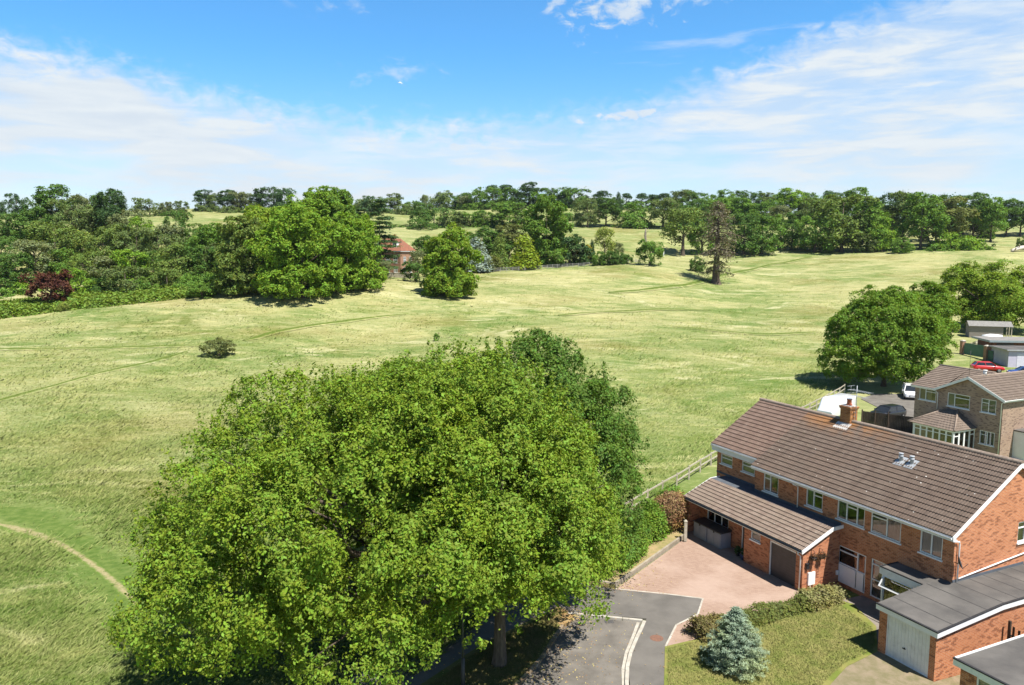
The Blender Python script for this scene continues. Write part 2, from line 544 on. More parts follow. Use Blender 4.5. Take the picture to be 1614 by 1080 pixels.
M['bark_red'] = mat('reddish_bark', (.135, .100, .074), (.078, .058, .044), 2, .95, .15, 6, .8, 7, stretch=(4, 4, .5))
M['tyre'] = mat('tyre_rubber', (.022, .022, .022), (.03, .03, .03), 8, .8, .2)
M['alloy'] = mat('alloy_wheel', (.5, .5, .52), (.42, .42, .44), 5, .35, .5, metallic=.7)
M['car_glass'] = mat('tinted_car_glass', (.02, .024, .028), (.025, .03, .034), 2, .05, .7)
M['lamp_glass'] = mat('clear_headlamp', (.65, .67, .68), (.55, .57, .58), 6, .12, .6)
M['red_lens'] = mat('red_lens', (.35, .02, .015), (.3, .02, .015), 6, .2, .5)


def paint(name, c, metallic=.0):
    m, nt, b = new_mat(name)
    b.inputs['Base Color'].default_value = (*c, 1)
    b.inputs['Roughness'].default_value = .35
    b.inputs['Metallic'].default_value = metallic
    b.inputs['Coat Weight'].default_value = .7
    b.inputs['Coat Roughness'].default_value = .06
    return m

# ------------------------------------------------------------------ terrain: a level street, a park rising gently away, then wooded hills
CTRL = [(0, 700, 72), (345, 560, 118), (0, 505, 150), (180, 485, 158), (360, 465, 168), (470, 468, 165), (600, 445, 190), (712, 466, 178),
        (640, 437, 215), (800, 427, 235), (930, 420, 250), (1025, 418, 245), (1128, 446, 230), (1100, 420, 270), (1080, 402, 330), (1180, 400, 330),
        (1330, 397, 330), (1430, 397, 310), (1550, 378, 360), (1614, 373, 370), (1610, 402, 290), (1000, 500, 160), (1200, 500, 170), (1400, 470, 190),
        (1300, 560, 120), (1475, 570, 115), (1600, 480, 170), (900, 560, 118), (600, 540, 135), (100, 600, 100),
        (960, 360, 400), (1050, 383, 350), (900, 381, 340), (1000, 332, 500), (870, 327, 560), (640, 340, 470), (650, 366, 370), (760, 332, 520),
        (560, 330, 500), (440, 334, 450), (340, 333, 420), (230, 336, 410), (60, 352, 330), (0, 385, 250), (100, 422, 215), (250, 420, 215),
        (1250, 337, 520), (1450, 347, 480), (1600, 352, 480), (1200, 360, 400), (400, 352, 370), (280, 341, 395),
        (-300, 470, 170), (-300, 380, 300), (1950, 470, 200), (1950, 370, 400), (-300, 350, 480), (1950, 355, 520)]
pts = [ond(*c) for c in CTRL]
for u in (-400, 0, 400, 800, 1200, 1600, 2000):
    pts.append(ond(u, 352, 700))
for x in (-1400, -500, 500, 1400):
    pts.append((x, 1500, 5.0))
for x, y in ((-60, 60), (-40, 20), (0, 30), (0, 60), (20, 50), (40, 70), (60, 60), (-20, 80), (20, 85), (-100, 60), (-100, 0), (100, 0), (0, -50), (100, 80), (-200, 0), (200, 0)):
    pts.append((x, y, 0.0))
pts = np.array(pts, dtype=float)
SC = 100.0


def _tps_fit(p):
    n = len(p)
    q = p[:, :2] / SC
    r = np.linalg.norm(q[:, None] - q[None], axis=2)
    K = np.where(r > 0, r * r * np.log(r + 1e-12), 0) + np.eye(n) * .0006
    P = np.c_[np.ones(n), q]
    Am = np.block([[K, P], [P.T, np.zeros((3, 3))]])
    w = np.linalg.solve(Am, np.r_[p[:, 2], np.zeros(3)])
    return q, w


_TQ, _TW = _tps_fit(pts)
BOUND = np.array([(-40, 8), (-20, 14), (-8, 20), (-4.6, 29), (0, 37.5), (4.5, 45), (9, 52), (13.2, 58), (22, 70), (31.8, 82.3), (41, 94.1), (58, 118), (75, 150), (110, 185), (200, 260)], dtype=float)


def side(x, y):
    """Signed distance to the field boundary: positive on the park side."""
    x = np.asarray(x, float); y = np.asarray(y, float)
    best = np.full(x.shape, 1e9); sg = np.ones(x.shape)
    for (x0, y0), (x1, y1) in zip(BOUND[:-1], BOUND[1:]):
        dx, dy = x1 - x0, y1 - y0
        t = np.clip(((x - x0) * dx + (y - y0) * dy) / (dx * dx + dy * dy), 0, 1)
        d = np.hypot(x - x0 - t * dx, y - y0 - t * dy)
        c = dx * (y - y0) - dy * (x - x0)
        m = d < best
        best = np.where(m, d, best); sg = np.where(m, np.sign(c), sg)
    return best * sg


def tz(x, y):
    x = np.asarray(x, float); y = np.asarray(y, float)
    sh = np.broadcast(x, y).shape
    xf, yf = np.broadcast_to(x, sh).ravel(), np.broadcast_to(y, sh).ravel()
    out = np.empty(len(xf))
    for i in range(0, len(xf), 20000):
        q = np.c_[xf[i:i + 20000], yf[i:i + 20000]] / SC
        r = np.linalg.norm(q[:, None] - _TQ[None], axis=2)
        k = np.where(r > 0, r * r * np.log(r + 1e-12), 0)
        n = len(_TQ)
        out[i:i + 20000] = k @ _TW[:n] + _TW[n] + q @ _TW[n + 1:]
    resid = np.maximum(0, (yf - 95) * .05) * (yf < 400)
    s = sstep(side(xf, yf), 2, 34)
    z = resid * (1 - s) + out * s
    und = (.06 * np.sin(xf * .21 + .7 * np.sin(yf * .13)) + .05 * np.sin(yf * .31 + xf * .11)) * s * np.clip((yf - 40) / 60, 0, 1)
    z = np.where(yf < 130, np.maximum(z, -.15), z) + und
    return z.reshape(sh)


def tz1(x, y):
    return float(tz(np.array([x]), np.array([y]))[0])


def hit(u, v, dmin=20, dmax=700):
    """Where the sight line through photo pixel (u, v) first meets the ground."""
    d = np.geomspace(dmin, dmax, 900)
    r = ray(u, v)
    x = r[0] * d / r[1]; zr = CAMH + r[2] * d / r[1]
    g = tz(x, d)
    k = np.argmax(g >= zr)
    if not (g >= zr).any():
        return None
    if k > 0:
        a0, a1 = zr[k - 1] - g[k - 1], zr[k] - g[k]
        dd = d[k - 1] + (d[k] - d[k - 1]) * a0 / (a0 - a1)
    else:
        dd = d[0]
    return (r[0] * dd / r[1], dd, tz1(r[0] * dd / r[1], dd))


def meadow_colour(nt, vec):
    """Long June grass: green under straw-coloured seed heads, in wind-combed drifts."""
    big = noise(nt, vec, .028, 4, .6, .4, (1, 1.3, 1))
    mid = noise(nt, vec, .16, 5, .65, .6, (.55, 1.0, 1, .25))
    fin = noise(nt, vec, 1.5, 4, .7, .3, (.6, 1, 1, .2))
    gr = noise(nt, vec, 9.0, 3, .7)
    green = mixc(nt, smooth(nt, mid, .3, .7), (.098, .164, .034), (.148, .200, .056))
    straw = mixc(nt, smooth(nt, fin, .3, .7), (.42, .385, .195), (.34, .315, .135))
    f = mth(nt, 'ADD', mth(nt, 'MULTIPLY', smooth(nt, big, .38, .62), .78), mth(nt, 'MULTIPLY', smooth(nt, mid, .36, .68), .55))
    f = mth(nt, 'MULTIPLY', f, mth(nt, 'ADD', .62, mth(nt, 'MULTIPLY', smooth(nt, fin, .32, .66), .5)), clamp=True)
    # further up the slope the sward is drier and paler, near the gate end it is lusher
    sp = N(nt, 'ShaderNodeSeparateXYZ'); nt.links.new(vec, sp.inputs[0])
    dry = smooth(nt, sp.outputs[1], 40, 190)
    near_ = mth(nt, 'MULTIPLY', smooth(nt, sp.outputs[0], -4, 14), smooth(nt, sp.outputs[1], 105, 62))
    f = mth(nt, 'MULTIPLY', f, mth(nt, 'SUBTRACT', 1.0, mth(nt, 'MULTIPLY', near_, .45)))
    f = mth(nt, 'MULTIPLY', f, mth(nt, 'SUBTRACT', mth(nt, 'ADD', .36, mth(nt, 'MULTIPLY', dry, .62)), mth(nt, 'MULTIPLY', smooth(nt, sp.outputs[1], 270, 390), .42)), clamp=True)
    c = mixc(nt, f, green, straw)
    olive = smooth(nt, noise(nt, vec, .045, 3, .5, .3), .52, .70)
    c = mixc(nt, mth(nt, 'MULTIPLY', olive, .6), c, (.185, .155, .045))
    patch_ = smooth(nt, noise(nt, vec, .11, 5, .7, 1.0, (.45, 1, 1, .12)), .56, .66)
    c = mixc(nt, mth(nt, 'MULTIPLY', patch_, .75), c, (.50, .465, .27))
    broad = mth(nt, 'MULTIPLY', smooth(nt, noise(nt, vec, .050, 6, .72, 1.6, (.6, 1, 1, .2)), .50, .60), smooth(nt, sp.outputs[1], 50, 95))
    c = mixc(nt, mth(nt, 'MULTIPLY', broad, .30), c, (.47, .43, .23))
    drift = smooth(nt, noise(nt, vec, .30, 6, .72, 1.4, (.40, .8, 1, .18)), .53, .62)
    c = mixc(nt, mth(nt, 'MULTIPLY', drift, mth(nt, 'ADD', .30, mth(nt, 'MULTIPLY', dry, .26))), c, (.47, .435, .20))
    hollow = smooth(nt, noise(nt, vec, .21, 6, .7, 1.0, (.38, 1, 1, .1)), .55, .66)
    c = mixc(nt, mth(nt, 'MULTIPLY', hollow, .62), c, (.120, .168, .028))
    rough_ = noise(nt, vec, 1.05, 6, .78, .8, (.42, 1, 1, .25))
    c = mixc(nt, mth(nt, 'MULTIPLY', smooth(nt, rough_, .54, .66), .40), c, (.105, .140, .024))
    c = mixc(nt, mth(nt, 'MULTIPLY', smooth(nt, rough_, .46, .36), .34), c, (.50, .46, .22))
    c = mixc(nt, mth(nt, 'MULTIPLY', smooth(nt, gr, .42, .75), .35), c, (.085, .125, .02))
    fleck = smooth(nt, noise(nt, vec, 4.2, 4, .75, .2, (.5, 1, 1, .3)), .52, .72)
    c = mixc(nt, mth(nt, 'MULTIPLY', fleck, .40), c, (.46, .43, .22))
    shade = smooth(nt, noise(nt, vec, .55, 5, .7, .5, (.35, 1, 1, .2)), .50, .70)
    c = mixc(nt, mth(nt, 'MULTIPLY', shade, .42), c, (.115, .155, .026))  # stretched noise mixes in darker green streaks
    return c, gr, fin


def meadow_mat():
    m, nt, b = new_mat('meadow')
    t = N(nt, 'ShaderNodeTexCoord')
    c, gr, fin = meadow_colour(nt, t.outputs['Object'])
    nt.links.new(c, b.inputs['Base Color'])
    b.inputs['Roughness'].default_value = .95
    b.inputs['Specular IOR Level'].default_value = .08
    bn = N(nt, 'ShaderNodeBump'); bn.inputs['Strength'].default_value = .7; bn.inputs['Distance'].default_value = .25
    nt.links.new(mth(nt, 'ADD', mth(nt, 'MULTIPLY', gr, .5), fin), bn.inputs['Height']); nt.links.new(bn.outputs[0], b.inputs['Normal'])
    return m


M['meadow'] = meadow_mat()


def mesh_grid(name, Xg, Yg, Zg, mt):
    r, c = Xg.shape
    me = bpy.data.meshes.new(name)
    co = np.c_[Xg.ravel(), Yg.ravel(), Zg.ravel()].astype(np.float32)
    i = np.arange(r * c).reshape(r, c)
    q = np.stack([i[:-1, :-1], i[:-1, 1:], i[1:, 1:], i[1:, :-1]], -1).reshape(-1, 4)
    quads_to_mesh(me, co, q)
    me.polygons.foreach_set('use_smooth', np.ones(len(q), bool))
    ul = me.uv_layers.new(name='UVMap')                            # u runs across, v along
    uu = np.tile(np.linspace(0, 1, c), r); vv = np.repeat(np.linspace(0, 1, r), c)
    ul.data.foreach_set('uv', np.stack([uu[q.ravel()], vv[q.ravel()]], -1).astype(np.float32).ravel())
    me.materials.append(mt)
    o = bpy.data.objects.new(name, me); COL.objects.link(o)
    return o


def quads_to_mesh(me, co, q):
    n = len(q)
    me.vertices.add(len(co)); me.vertices.foreach_set('co', np.ascontiguousarray(co, np.float32).ravel())
    me.loops.add(n * 4); me.loops.foreach_set('vertex_index', np.ascontiguousarray(q, np.int32).ravel())
    me.polygons.add(n); me.polygons.foreach_set('loop_start', np.arange(0, n * 4, 4, dtype=np.int32))
    try:
        me.polygons.foreach_set('loop_total', np.full(n, 4, dtype=np.int32))
    except Exception:
        pass
    me.update(calc_edges=True)


ys = np.concatenate([np.linspace(-60, 10, 15), np.linspace(12, 110, 120), np.geomspace(111, 700, 190), np.geomspace(720, 6000, 30)])
sx = np.linspace(-1, 1, 301)
Yg = np.repeat(ys[:, None], len(sx), 1)
Xg = sx[None, :] * (90 + np.maximum(Yg, 0) * 1.15)
Zg = tz(Xg, Yg)
far = sstep(Yg, 900, 1500)
Zg = Zg * (1 - far) + far * 0.0
tag(mesh_grid('terrain', Xg, Yg, Zg, M['meadow']), kind='structure')


def drape(name, px, width, mt, lift=.03, kind='structure', step=1.2, wobble=.25, world=False, label=None):
    """A trodden strip laid over the ground along a line of photo pixels (or world points)."""
    rng = np.random.default_rng(len(name) + int(px[0][0] * 7) % 997)
    P = np.array([p[:2] if world else hit(*p)[:2] for p in px])
    seg = np.linalg.norm(np.diff(P, axis=0), axis=1)
    s = np.r_[0, np.cumsum(seg)]
    n = max(4, int(s[-1] / step))
    t = np.linspace(0, s[-1], n)
    C = np.c_[np.interp(t, s, P[:, 0]), np.interp(t, s, P[:, 1])]
    for _ in range(3):
        C[1:-1] = (C[:-2] + C[1:-1] * 2 + C[2:]) / 4
    d = np.gradient(C, axis=0); d /= np.linalg.norm(d, axis=1)[:, None]
    nrm = np.c_[-d[:, 1], d[:, 0]]
    k = 5
    w = width * (1 + wobble * np.convolve(rng.normal(size=n + 6), np.ones(7) / 7, 'valid') * 2)
    w = np.maximum(w, width * .4) * np.clip(np.minimum(np.arange(n) + 1, n - np.arange(n)) / 4, .15, 1)
    off = np.linspace(-.5, .5, k)
    Xs = C[:, 0:1] + nrm[:, 0:1] * off * w[:, None]
    Ys = C[:, 1:2] + nrm[:, 1:2] * off * w[:, None]
    Zs = tz(Xs, Ys) + lift
    Zs[:, 0] -= .06; Zs[:, -1] -= .06
    o = mesh_grid(name, Xs, Ys, Zs, mt)
    return tag(o, kind=kind)


def strip_mat(name, c1, c2, lo, hi, scale=1.2, under=None):
    """Worn line in the sward: full in the middle, breaking up into the meadow's own colour at the edges."""
    m, nt, b = new_mat(name)
    t = N(nt, 'ShaderNodeTexCoord')
    c, gr, fin = meadow_colour(nt, t.outputs['Object'])
    if under:
        c = mixc(nt, .75, c, under)
    sp = N(nt, 'ShaderNodeSeparateXYZ'); nt.links.new(t.outputs['UV'], sp.inputs[0])
    tri = mth(nt, 'SUBTRACT', 1.0, mth(nt, 'ABSOLUTE', mth(nt, 'SUBTRACT', mth(nt, 'MULTIPLY', sp.outputs[0], 2.0), 1.0)))
    nz = noise(nt, t.outputs['Object'], scale, 5, .65)
    f = smooth(nt, mth(nt, 'ADD', tri, mth(nt, 'MULTIPLY', mth(nt, 'SUBTRACT', nz, .5), 1.1)), lo, hi)
    w = mixc(nt, smooth(nt, noise(nt, t.outputs['Object'], scale * 2.3, 5, .6), .3, .7), c1, c2)
    nt.links.new(mixc(nt, f, c, w), b.inputs['Base Color'])
    b.inputs['Roughness'].default_value = .95; b.inputs['Specular IOR Level'].default_value = .06
    bn = N(nt, 'ShaderNodeBump'); bn.inputs['Strength'].default_value = .6; bn.inputs['Distance'].default_value = .2
    nt.links.new(mth(nt, 'ADD', mth(nt, 'MULTIPLY', gr, .5), fin), bn.inputs['Height']); nt.links.new(bn.outputs[0], b.inputs['Normal'])
    return m


M['lush'] = strip_mat('lush_short_grass', (.076, .128, .024), (.135, .182, .045), .15, .85, .9)
M['trod'] = strip_mat('trodden_green_grass', (.080, .120, .018), (.115, .150, .030), .25, .80, 1.1)
M['earth'] = strip_mat('dry_bare_earth', (.34, .28, .16), (.24, .23, .09), .30, .90, 2.2, (.10, .165, .027))
# ------------------------------------------------------------------ the cul-de-sac: sunk carriageway, kerbs, footways, drive, lawn
M['tarmac'] = mat('old_tarmac', (.108, .097, .083), (.188, .170, .146), .8, .9, .25, 10, .6, 60, lo=.25, hi=.75)
M['tarmac_foot'] = mat('footway_tarmac', (.108, .099, .088), (.160, .147, .130), .7, .88, .25, 10, .5, 60, lo=.25, hi=.75)
M['kerb'] = mat('concrete_kerb', (.46, .43, .37), (.33, .30, .25), 2.5, .9, .2, 6, .3, 30)
M['lawn'] = mat('dry_lawn', (.130, .165, .032), (.22, .205, .065), 1.1, .95, .08, 6, .8, 30, lo=.35, hi=.65)
M['verge'] = mat('verge_grass', (.11, .135, .03), (.19, .15, .06), 1.2, .95, .08, 6, .8, 25)
M['soil'] = mat('dry_garden_soil', (.34, .25, .13), (.20, .19, .07), 1.8, .95, .1, 6, .8, 14)
M['gravel'] = mat('weedy_gravel', (.25, .20, .135), (.16, .145, .075), 2.2, .95, .1, 8, .9, 24)
M['slabs'] = mat('shaded_paving', (.25, .215, .18), (.18, .155, .13), 1.8, .9, .2, 6, .3, 20)


def drive_mat():
    m, nt, b = new_mat('red_block_paving')
    t = N(nt, 'ShaderNodeTexCoord')
    br = N(nt, 'ShaderNodeTexBrick')
    mp = N(nt, 'ShaderNodeMapping'); mp.inputs['Rotation'].default_value = (0, 0, -YAW + .785)
    nt.links.new(t.outputs['Object'], mp.inputs[0]); nt.links.new(mp.outputs[0], br.inputs['Vector'])
    br.inputs['Scale'].default_value = 1; br.inputs['Brick Width'].default_value = .2; br.inputs['Row Height'].default_value = .1; br.inputs['Mortar Size'].default_value = .005
    br.inputs['Color1'].default_value = (.335, .235, .178, 1); br.inputs['Color2'].default_value = (.275, .185, .138, 1); br.inputs['Mortar'].default_value = (.25, .17, .13, 1)
    big = smooth(nt, noise(nt, t.outputs['Object'], .33, 3, .5), .36, .66)
    c = mixc(nt, mth(nt, 'MULTIPLY', big, .55), br.outputs[0], (.41, .305, .245))
    st = smooth(nt, noise(nt, t.outputs['Object'], 1.3, 6, .65), .5, .8)
    c = mixc(nt, mth(nt, 'MULTIPLY', st, .5), c, (.24, .16, .115))
    nt.links.new(c, b.inputs['Base Color'])
    b.inputs['Roughness'].default_value = .88; b.inputs['Specular IOR Level'].default_value = .2
    return m


M['drive'] = drive_mat()


def px_poly(px, z):
    return [p if len(p) == 3 else onz(p[0], p[1], z) for p in px]


def slab(name, px, z, mt, bottom=-.1):
    return structure(name, MB().prism([(p[0], p[1]) for p in px_poly(px, z)], bottom, z), mt)


slab('road', [(893, 969), (1012, 978), (1003, 1003), (990, 1033), (986, 1060), (990, 1110), (775, 1110), (815, 1078), (850, 1040), (885, 985)], .012, M['tarmac'])
slab('pavement', [(915, 918), (970, 929), (1108, 943), (1100, 968), (1066, 985), (1048, 1019), (1046, 1110), (996, 1110), (991, 1060), (996, 1030), (1009, 1000), (1019, 975), (897, 965), (893, 962), (880, 955), (760, 1015), (615, 1110), (480, 1110), (690, 990), (850, 925), (880, 917)], .100, M['tarmac_foot'])
slab('driveway', [(970, 929), (1078, 850), abw(16.2, -2.4), abw(16.2, -1.7), abw(6.45, -1.7), abw(6.45, -2.4), abw(6.45, -1.0), abw(4.9, -1.0), (1320, 945), (1200, 962), (1110, 1000), (1095, 1008), (1052, 1018), (1066, 985), (1100, 968), (1108, 943)], .104, M['drive'])
slab('verge', [(893, 962), (885, 985), (850, 1040), (815, 1078), (775, 1110), (615, 1110), (760, 1015), (880, 955)], .108, M['verge'])
slab('lawn', [(1046, 1110), (1048, 1019), (1052, 1018), (1095, 1008), (1110, 1000), (1200, 962), (1320, 945), (1345, 952), (1381, 987), (1384, 1026), (1335, 1050), (1280, 1110)], .115, M['lawn'])
slab('path', [(1320, 945), abw(4.9, -1.0), abw(4.9, -.02), abw(.7, -.02), abw(.7, -4.0), (1381, 987), (1345, 952)], .100, M['slabs'])
slab('forecourt_path', [(1384, 1018), (1472, 1075), (1560, 1050), (1560, 1110), (1265, 1110), (1320, 1045)], .100, M['gravel'])
slab('garden_bed', [(918, 915), (969, 922), (1077, 845), (1083, 822), (1092, 800), (1040, 790), (1000, 800), (960, 840), (925, 880)], .22, M['soil'])


def kerb(name, px, w, z, mt, wobble=0):
    pl = [Vector(onz(*p, z)) for p in px]
    mb = MB()
    L = []
    for i, p in enumerate(pl):
        d = (pl[min(i + 1, len(pl) - 1)] - pl[max(i - 1, 0)]).normalized()
        n = Vector((-d.y, d.x, 0))
        L.append((p + n * w / 2, p - n * w / 2))
    for (a, b), (c, e) in zip(L, L[1:]):
        k = max(1, int((Vector(a) - Vector(c)).length / .9))
        for j in range(k):                                       # single kerb stones with open joints
            t0, t1 = j / k + .006, (j + 1) / k - .006
            q = [a.lerp(c, t0), b.lerp(e, t0), b.lerp(e, t1), a.lerp(c, t1)]
            dz = random.Random(i * 31 + j).uniform(-.008, .008)
            mb.prism([(p.x, p.y) for p in q], -.05, z + dz)
    return structure(name, mb, mt)


kerb('kerb', [(895, 966), (950, 971), (1013, 977)], .16, .122, M['kerb'])
kerb('kerb', [(1016, 978), (1011, 990), (1004, 1004), (994, 1028), (989, 1050), (988, 1075), (991, 1110)], .16, .122, M['kerb'])
kerb('kerb', [(1006, 981), (998, 1003), (987, 1030), (982, 1055), (984, 1110)], .14, .028, M['kerb'])
M['kerb_dirty'] = mat('leaf_stained_kerb', (.20, .14, .085), (.36, .30, .22), 2.2, .95, .1, 6, .6, 20, lo=.45, hi=.7)
kerb('kerb', [(887, 984), (852, 1038), (817, 1076), (780, 1110)], .17, .118, M['kerb_dirty'])
kerb('kerb', [(970, 928), (1040, 935), (1107, 943)], .10, .109, M['kerb'])
kerb('kerb', [(1108, 943), (1100, 968), (1066, 985), (1049, 1019)], .09, .112, M['kerb'])
mh = MB(); mh.tube([(0, 0, 0), (0, 0, .006)], .31, 20)
tag(mh.build('manhole_cover', mat('rusty_iron', (.22, .11, .07), (.14, .08, .06), 9, .8, .3), None, onz(1035, 1006, .1)), 'round rusty manhole cover in the footway by the kerb corner', 'manhole cover')
mh = MB(); mh.box(-.22, .22, -.16, .16, 0, .006)
dc = tag(mh.build('drain_cover', mat('drain_iron', (.06, .06, .06), (.09, .085, .08), 9, .7, .3), None, onz(960, 980, .013)), 'small iron drain cover in the carriageway below the kerb', 'drain cover')
M['leaf_litter'] = mat('dry_leaf_litter', (.26, .15, .055), (.34, .24, .12), 3, .95, .1, 6, .8, 20)
slab('leaf_litter_path', [(880, 956), (893, 962), (905, 968), (897, 982), (884, 986), (872, 976)], .124, M['leaf_litter'])
# park paths
drape('path', [(-20, 800), (60, 815), (110, 845), (160, 885), (215, 955), (250, 1010)], 6.4, M['lush'], .03, wobble=.22)
drape('path', [(-20, 824), (40, 836), (100, 860), (150, 893), (190, 925), (215, 955)], 1.25, M['earth'], .06, wobble=.3)
drape('path', [(-20, 637), (60, 615), (150, 590), (230, 573), (300, 553)], 1.7, M['trod'], .10)
drape('path', [(-20, 551), (60, 551), (150, 549), (230, 547), (330, 545)], 2.0, M['trod'], .12)
drape('path', [(385, 538), (430, 524), (500, 512), (570, 503), (640, 496)], 2.2, M['trod'], .14)
drape('path', [(960, 462), (1010, 458), (1080, 450), (1150, 432), (1210, 418), (1280, 405)], 3.6, M['trod'], .18)
drape('path', [(880, 498), (960, 492), (1040, 488), (1120, 490)], 2.6, M['trod'], .16)
drape('path', [(1060, 515), (1130, 522), (1200, 528), (1290, 524)], 2.0, M['trod'], .14)

# ------------------------------------------------------------------ building helpers
def wall_holes(mb, axis, at, u0, u1, z0, z1, holes, thick, sgn):
    """A wall standing across AXIS ('x' or 'y') with its outer face at AT and openings (u0, u1, z0, z1); SGN is the outward direction."""
    us = sorted({u0, u1, *[h[0] for h in holes], *[h[1] for h in holes]})
    zs = sorted({z0, z1, *[h[2] for h in holes], *[h[3] for h in holes]})
    inn = at - sgn * thick

    def P(u, z, d):
        return (d, u, z) if axis == 'x' else (u, d, z)

    def quad(a, b, c, d, want, uv):
        n = (Vector(b) - Vector(a)).cross(Vector(d) - Vector(a))
        if n.dot(Vector(want)) < 0:
            a, b, c, d = d, c, b, a; uv = uv[::-1]
        mb.face([a, b, c, d], uv)
    out = (sgn, 0, 0) if axis == 'x' else (0, sgn, 0)
    solid = {}
    for i in range(len(us) - 1):
        for j in range(len(zs) - 1):
            cu, cz = (us[i] + us[i + 1]) / 2, (zs[j] + zs[j + 1]) / 2
            solid[i, j] = not any(h[0] < cu < h[1] and h[2] < cz < h[3] for h in holes)
    for (i, j), ok in solid.items():
        a, b, c, d = us[i], us[i + 1], zs[j], zs[j + 1]
        if ok:
            uv = [(a, c), (b, c), (b, d), (a, d)]
            quad(P(a, c, at), P(b, c, at), P(b, d, at), P(a, d, at), out, uv)
        else:                                                   # reveals
            for (di, dj, e0, e1, want) in ((-1, 0, (a, c), (a, d), (1, 0)), (1, 0, (b, c), (b, d), (-1, 0)), (0, -1, (a, c), (b, c), (0, 1)), (0, 1, (a, d), (b, d), (0, -1))):
                if solid.get((i + di, j + dj), True):
                    w = (0, want[0], want[1]) if axis == 'x' else (want[0], 0, want[1])
                    quad(P(*e0, at), P(*e1, at), P(*e1, inn), P(*e0, inn), w, [(0, e0[1]), (.1, e1[1]), (.1, e1[1]), (0, e0[1])])


def frame_on(mb, axis, at, sgn, u0, u1, z0, z1, bars=(), w=.06, d=.06):
    """Frame bars round an opening plus inner bars (u0, u1, z0, z1 of each bar), on the plane AT facing SGN."""
    def B(a, b, c, e):
        if axis == 'x':
            mb.box(at, at - sgn * d, a, b, c, e)
        else:
            mb.box(a, b, at, at - sgn * d, c, e)
    B(u0, u0 + w, z0, z1); B(u1 - w, u1, z0, z1)
    B(u0 + w, u1 - w, z0, z0 + w); B(u0 + w, u1 - w, z1 - w, z1)
    for q in bars:
        B(*q)


def window(parent, axis, at, sgn, u0, u1, z0, z1, vs_=(), hs=(), inner='room', sill=True, name='window', w=.06, setback=.03, fm='white', curt=None):
    """A window as a part: frame mesh with its pane, sill and curtain as sub-parts. vs_: mullions at fractions; hs: (from, to, height) transoms."""
    mb = MB()
    W, Hh = u1 - u0, z1 - z0
    a = at - sgn * setback
    bars = [(u0 + f * W - w * .5, u0 + f * W + w * .5, z0 + w, z1 - w) for f in vs_]
    for f0, f1, h in hs:
        e0 = u0 + f0 * W + (w if f0 == 0 else w * .5); e1 = u0 + f1 * W - (w if f1 == 1 else w * .5)
        bars.append((e0, e1, z0 + h * Hh - w * .45, z0 + h * Hh + w * .45))
    frame_on(mb, axis, a, sgn, u0, u1, z0, z1, bars, w)
    fr = mb.build(name, M[fm], parent)
    g = MB(); p = a - sgn * .035

    def card(m_, d, e0, e1, f0, f1):
        q = [(d, e0, f0), (d, e1, f0), (d, e1, f1), (d, e0, f1)] if axis == 'x' else [(e0, d, f0), (e1, d, f0), (e1, d, f1), (e0, d, f1)]
        n = (Vector(q[1]) - Vector(q[0])).cross(Vector(q[3]) - Vector(q[0]))
        if (n.x if axis == 'x' else n.y) * sgn < 0:
            q = q[::-1]
        m_.face(q)
    card(g, p, u0 + w * .5, u1 - w * .5, z0 + w * .5, z1 - w * .5)
    g.build('pane', M['glass'], fr)
    if sill:
        s_ = MB()
        if axis == 'x':
            s_.box(at + sgn * .07, at - sgn * .02, u0 - .06, u1 + .06, z0 - .07, z0 - .003)
        else:
            s_.box(u0 - .06, u1 + .06, at + sgn * .07, at - sgn * .02, z0 - .07, z0 - .003)
        s_.build('sill', M['white'], fr)
    if curt:                                                    # hung in folds behind the glass; near-black ones are painted interior darkness
        for c0, c1, key in curt:
            cm = MB(); n = max(3, int((c1 - c0) * W / .06))
            for k in range(n):
                e0 = u0 + W * (c0 + (c1 - c0) * k / n); e1 = u0 + W * (c0 + (c1 - c0) * (k + 1) / n)
                d0 = p - sgn * (.10 + (.03 if k % 2 else 0)); d1 = p - sgn * (.10 + (0 if k % 2 else .03))
                q = [(d0, e0, z0), (d1, e1, z0), (d1, e1, z1), (d0, e0, z1)] if axis == 'x' else [(e0, d0, z0), (e1, d1, z0), (e1, d1, z1), (e0, d0, z1)]
                cm.face(q)
            cm.build('curtain', M[key], fr)
    return fr


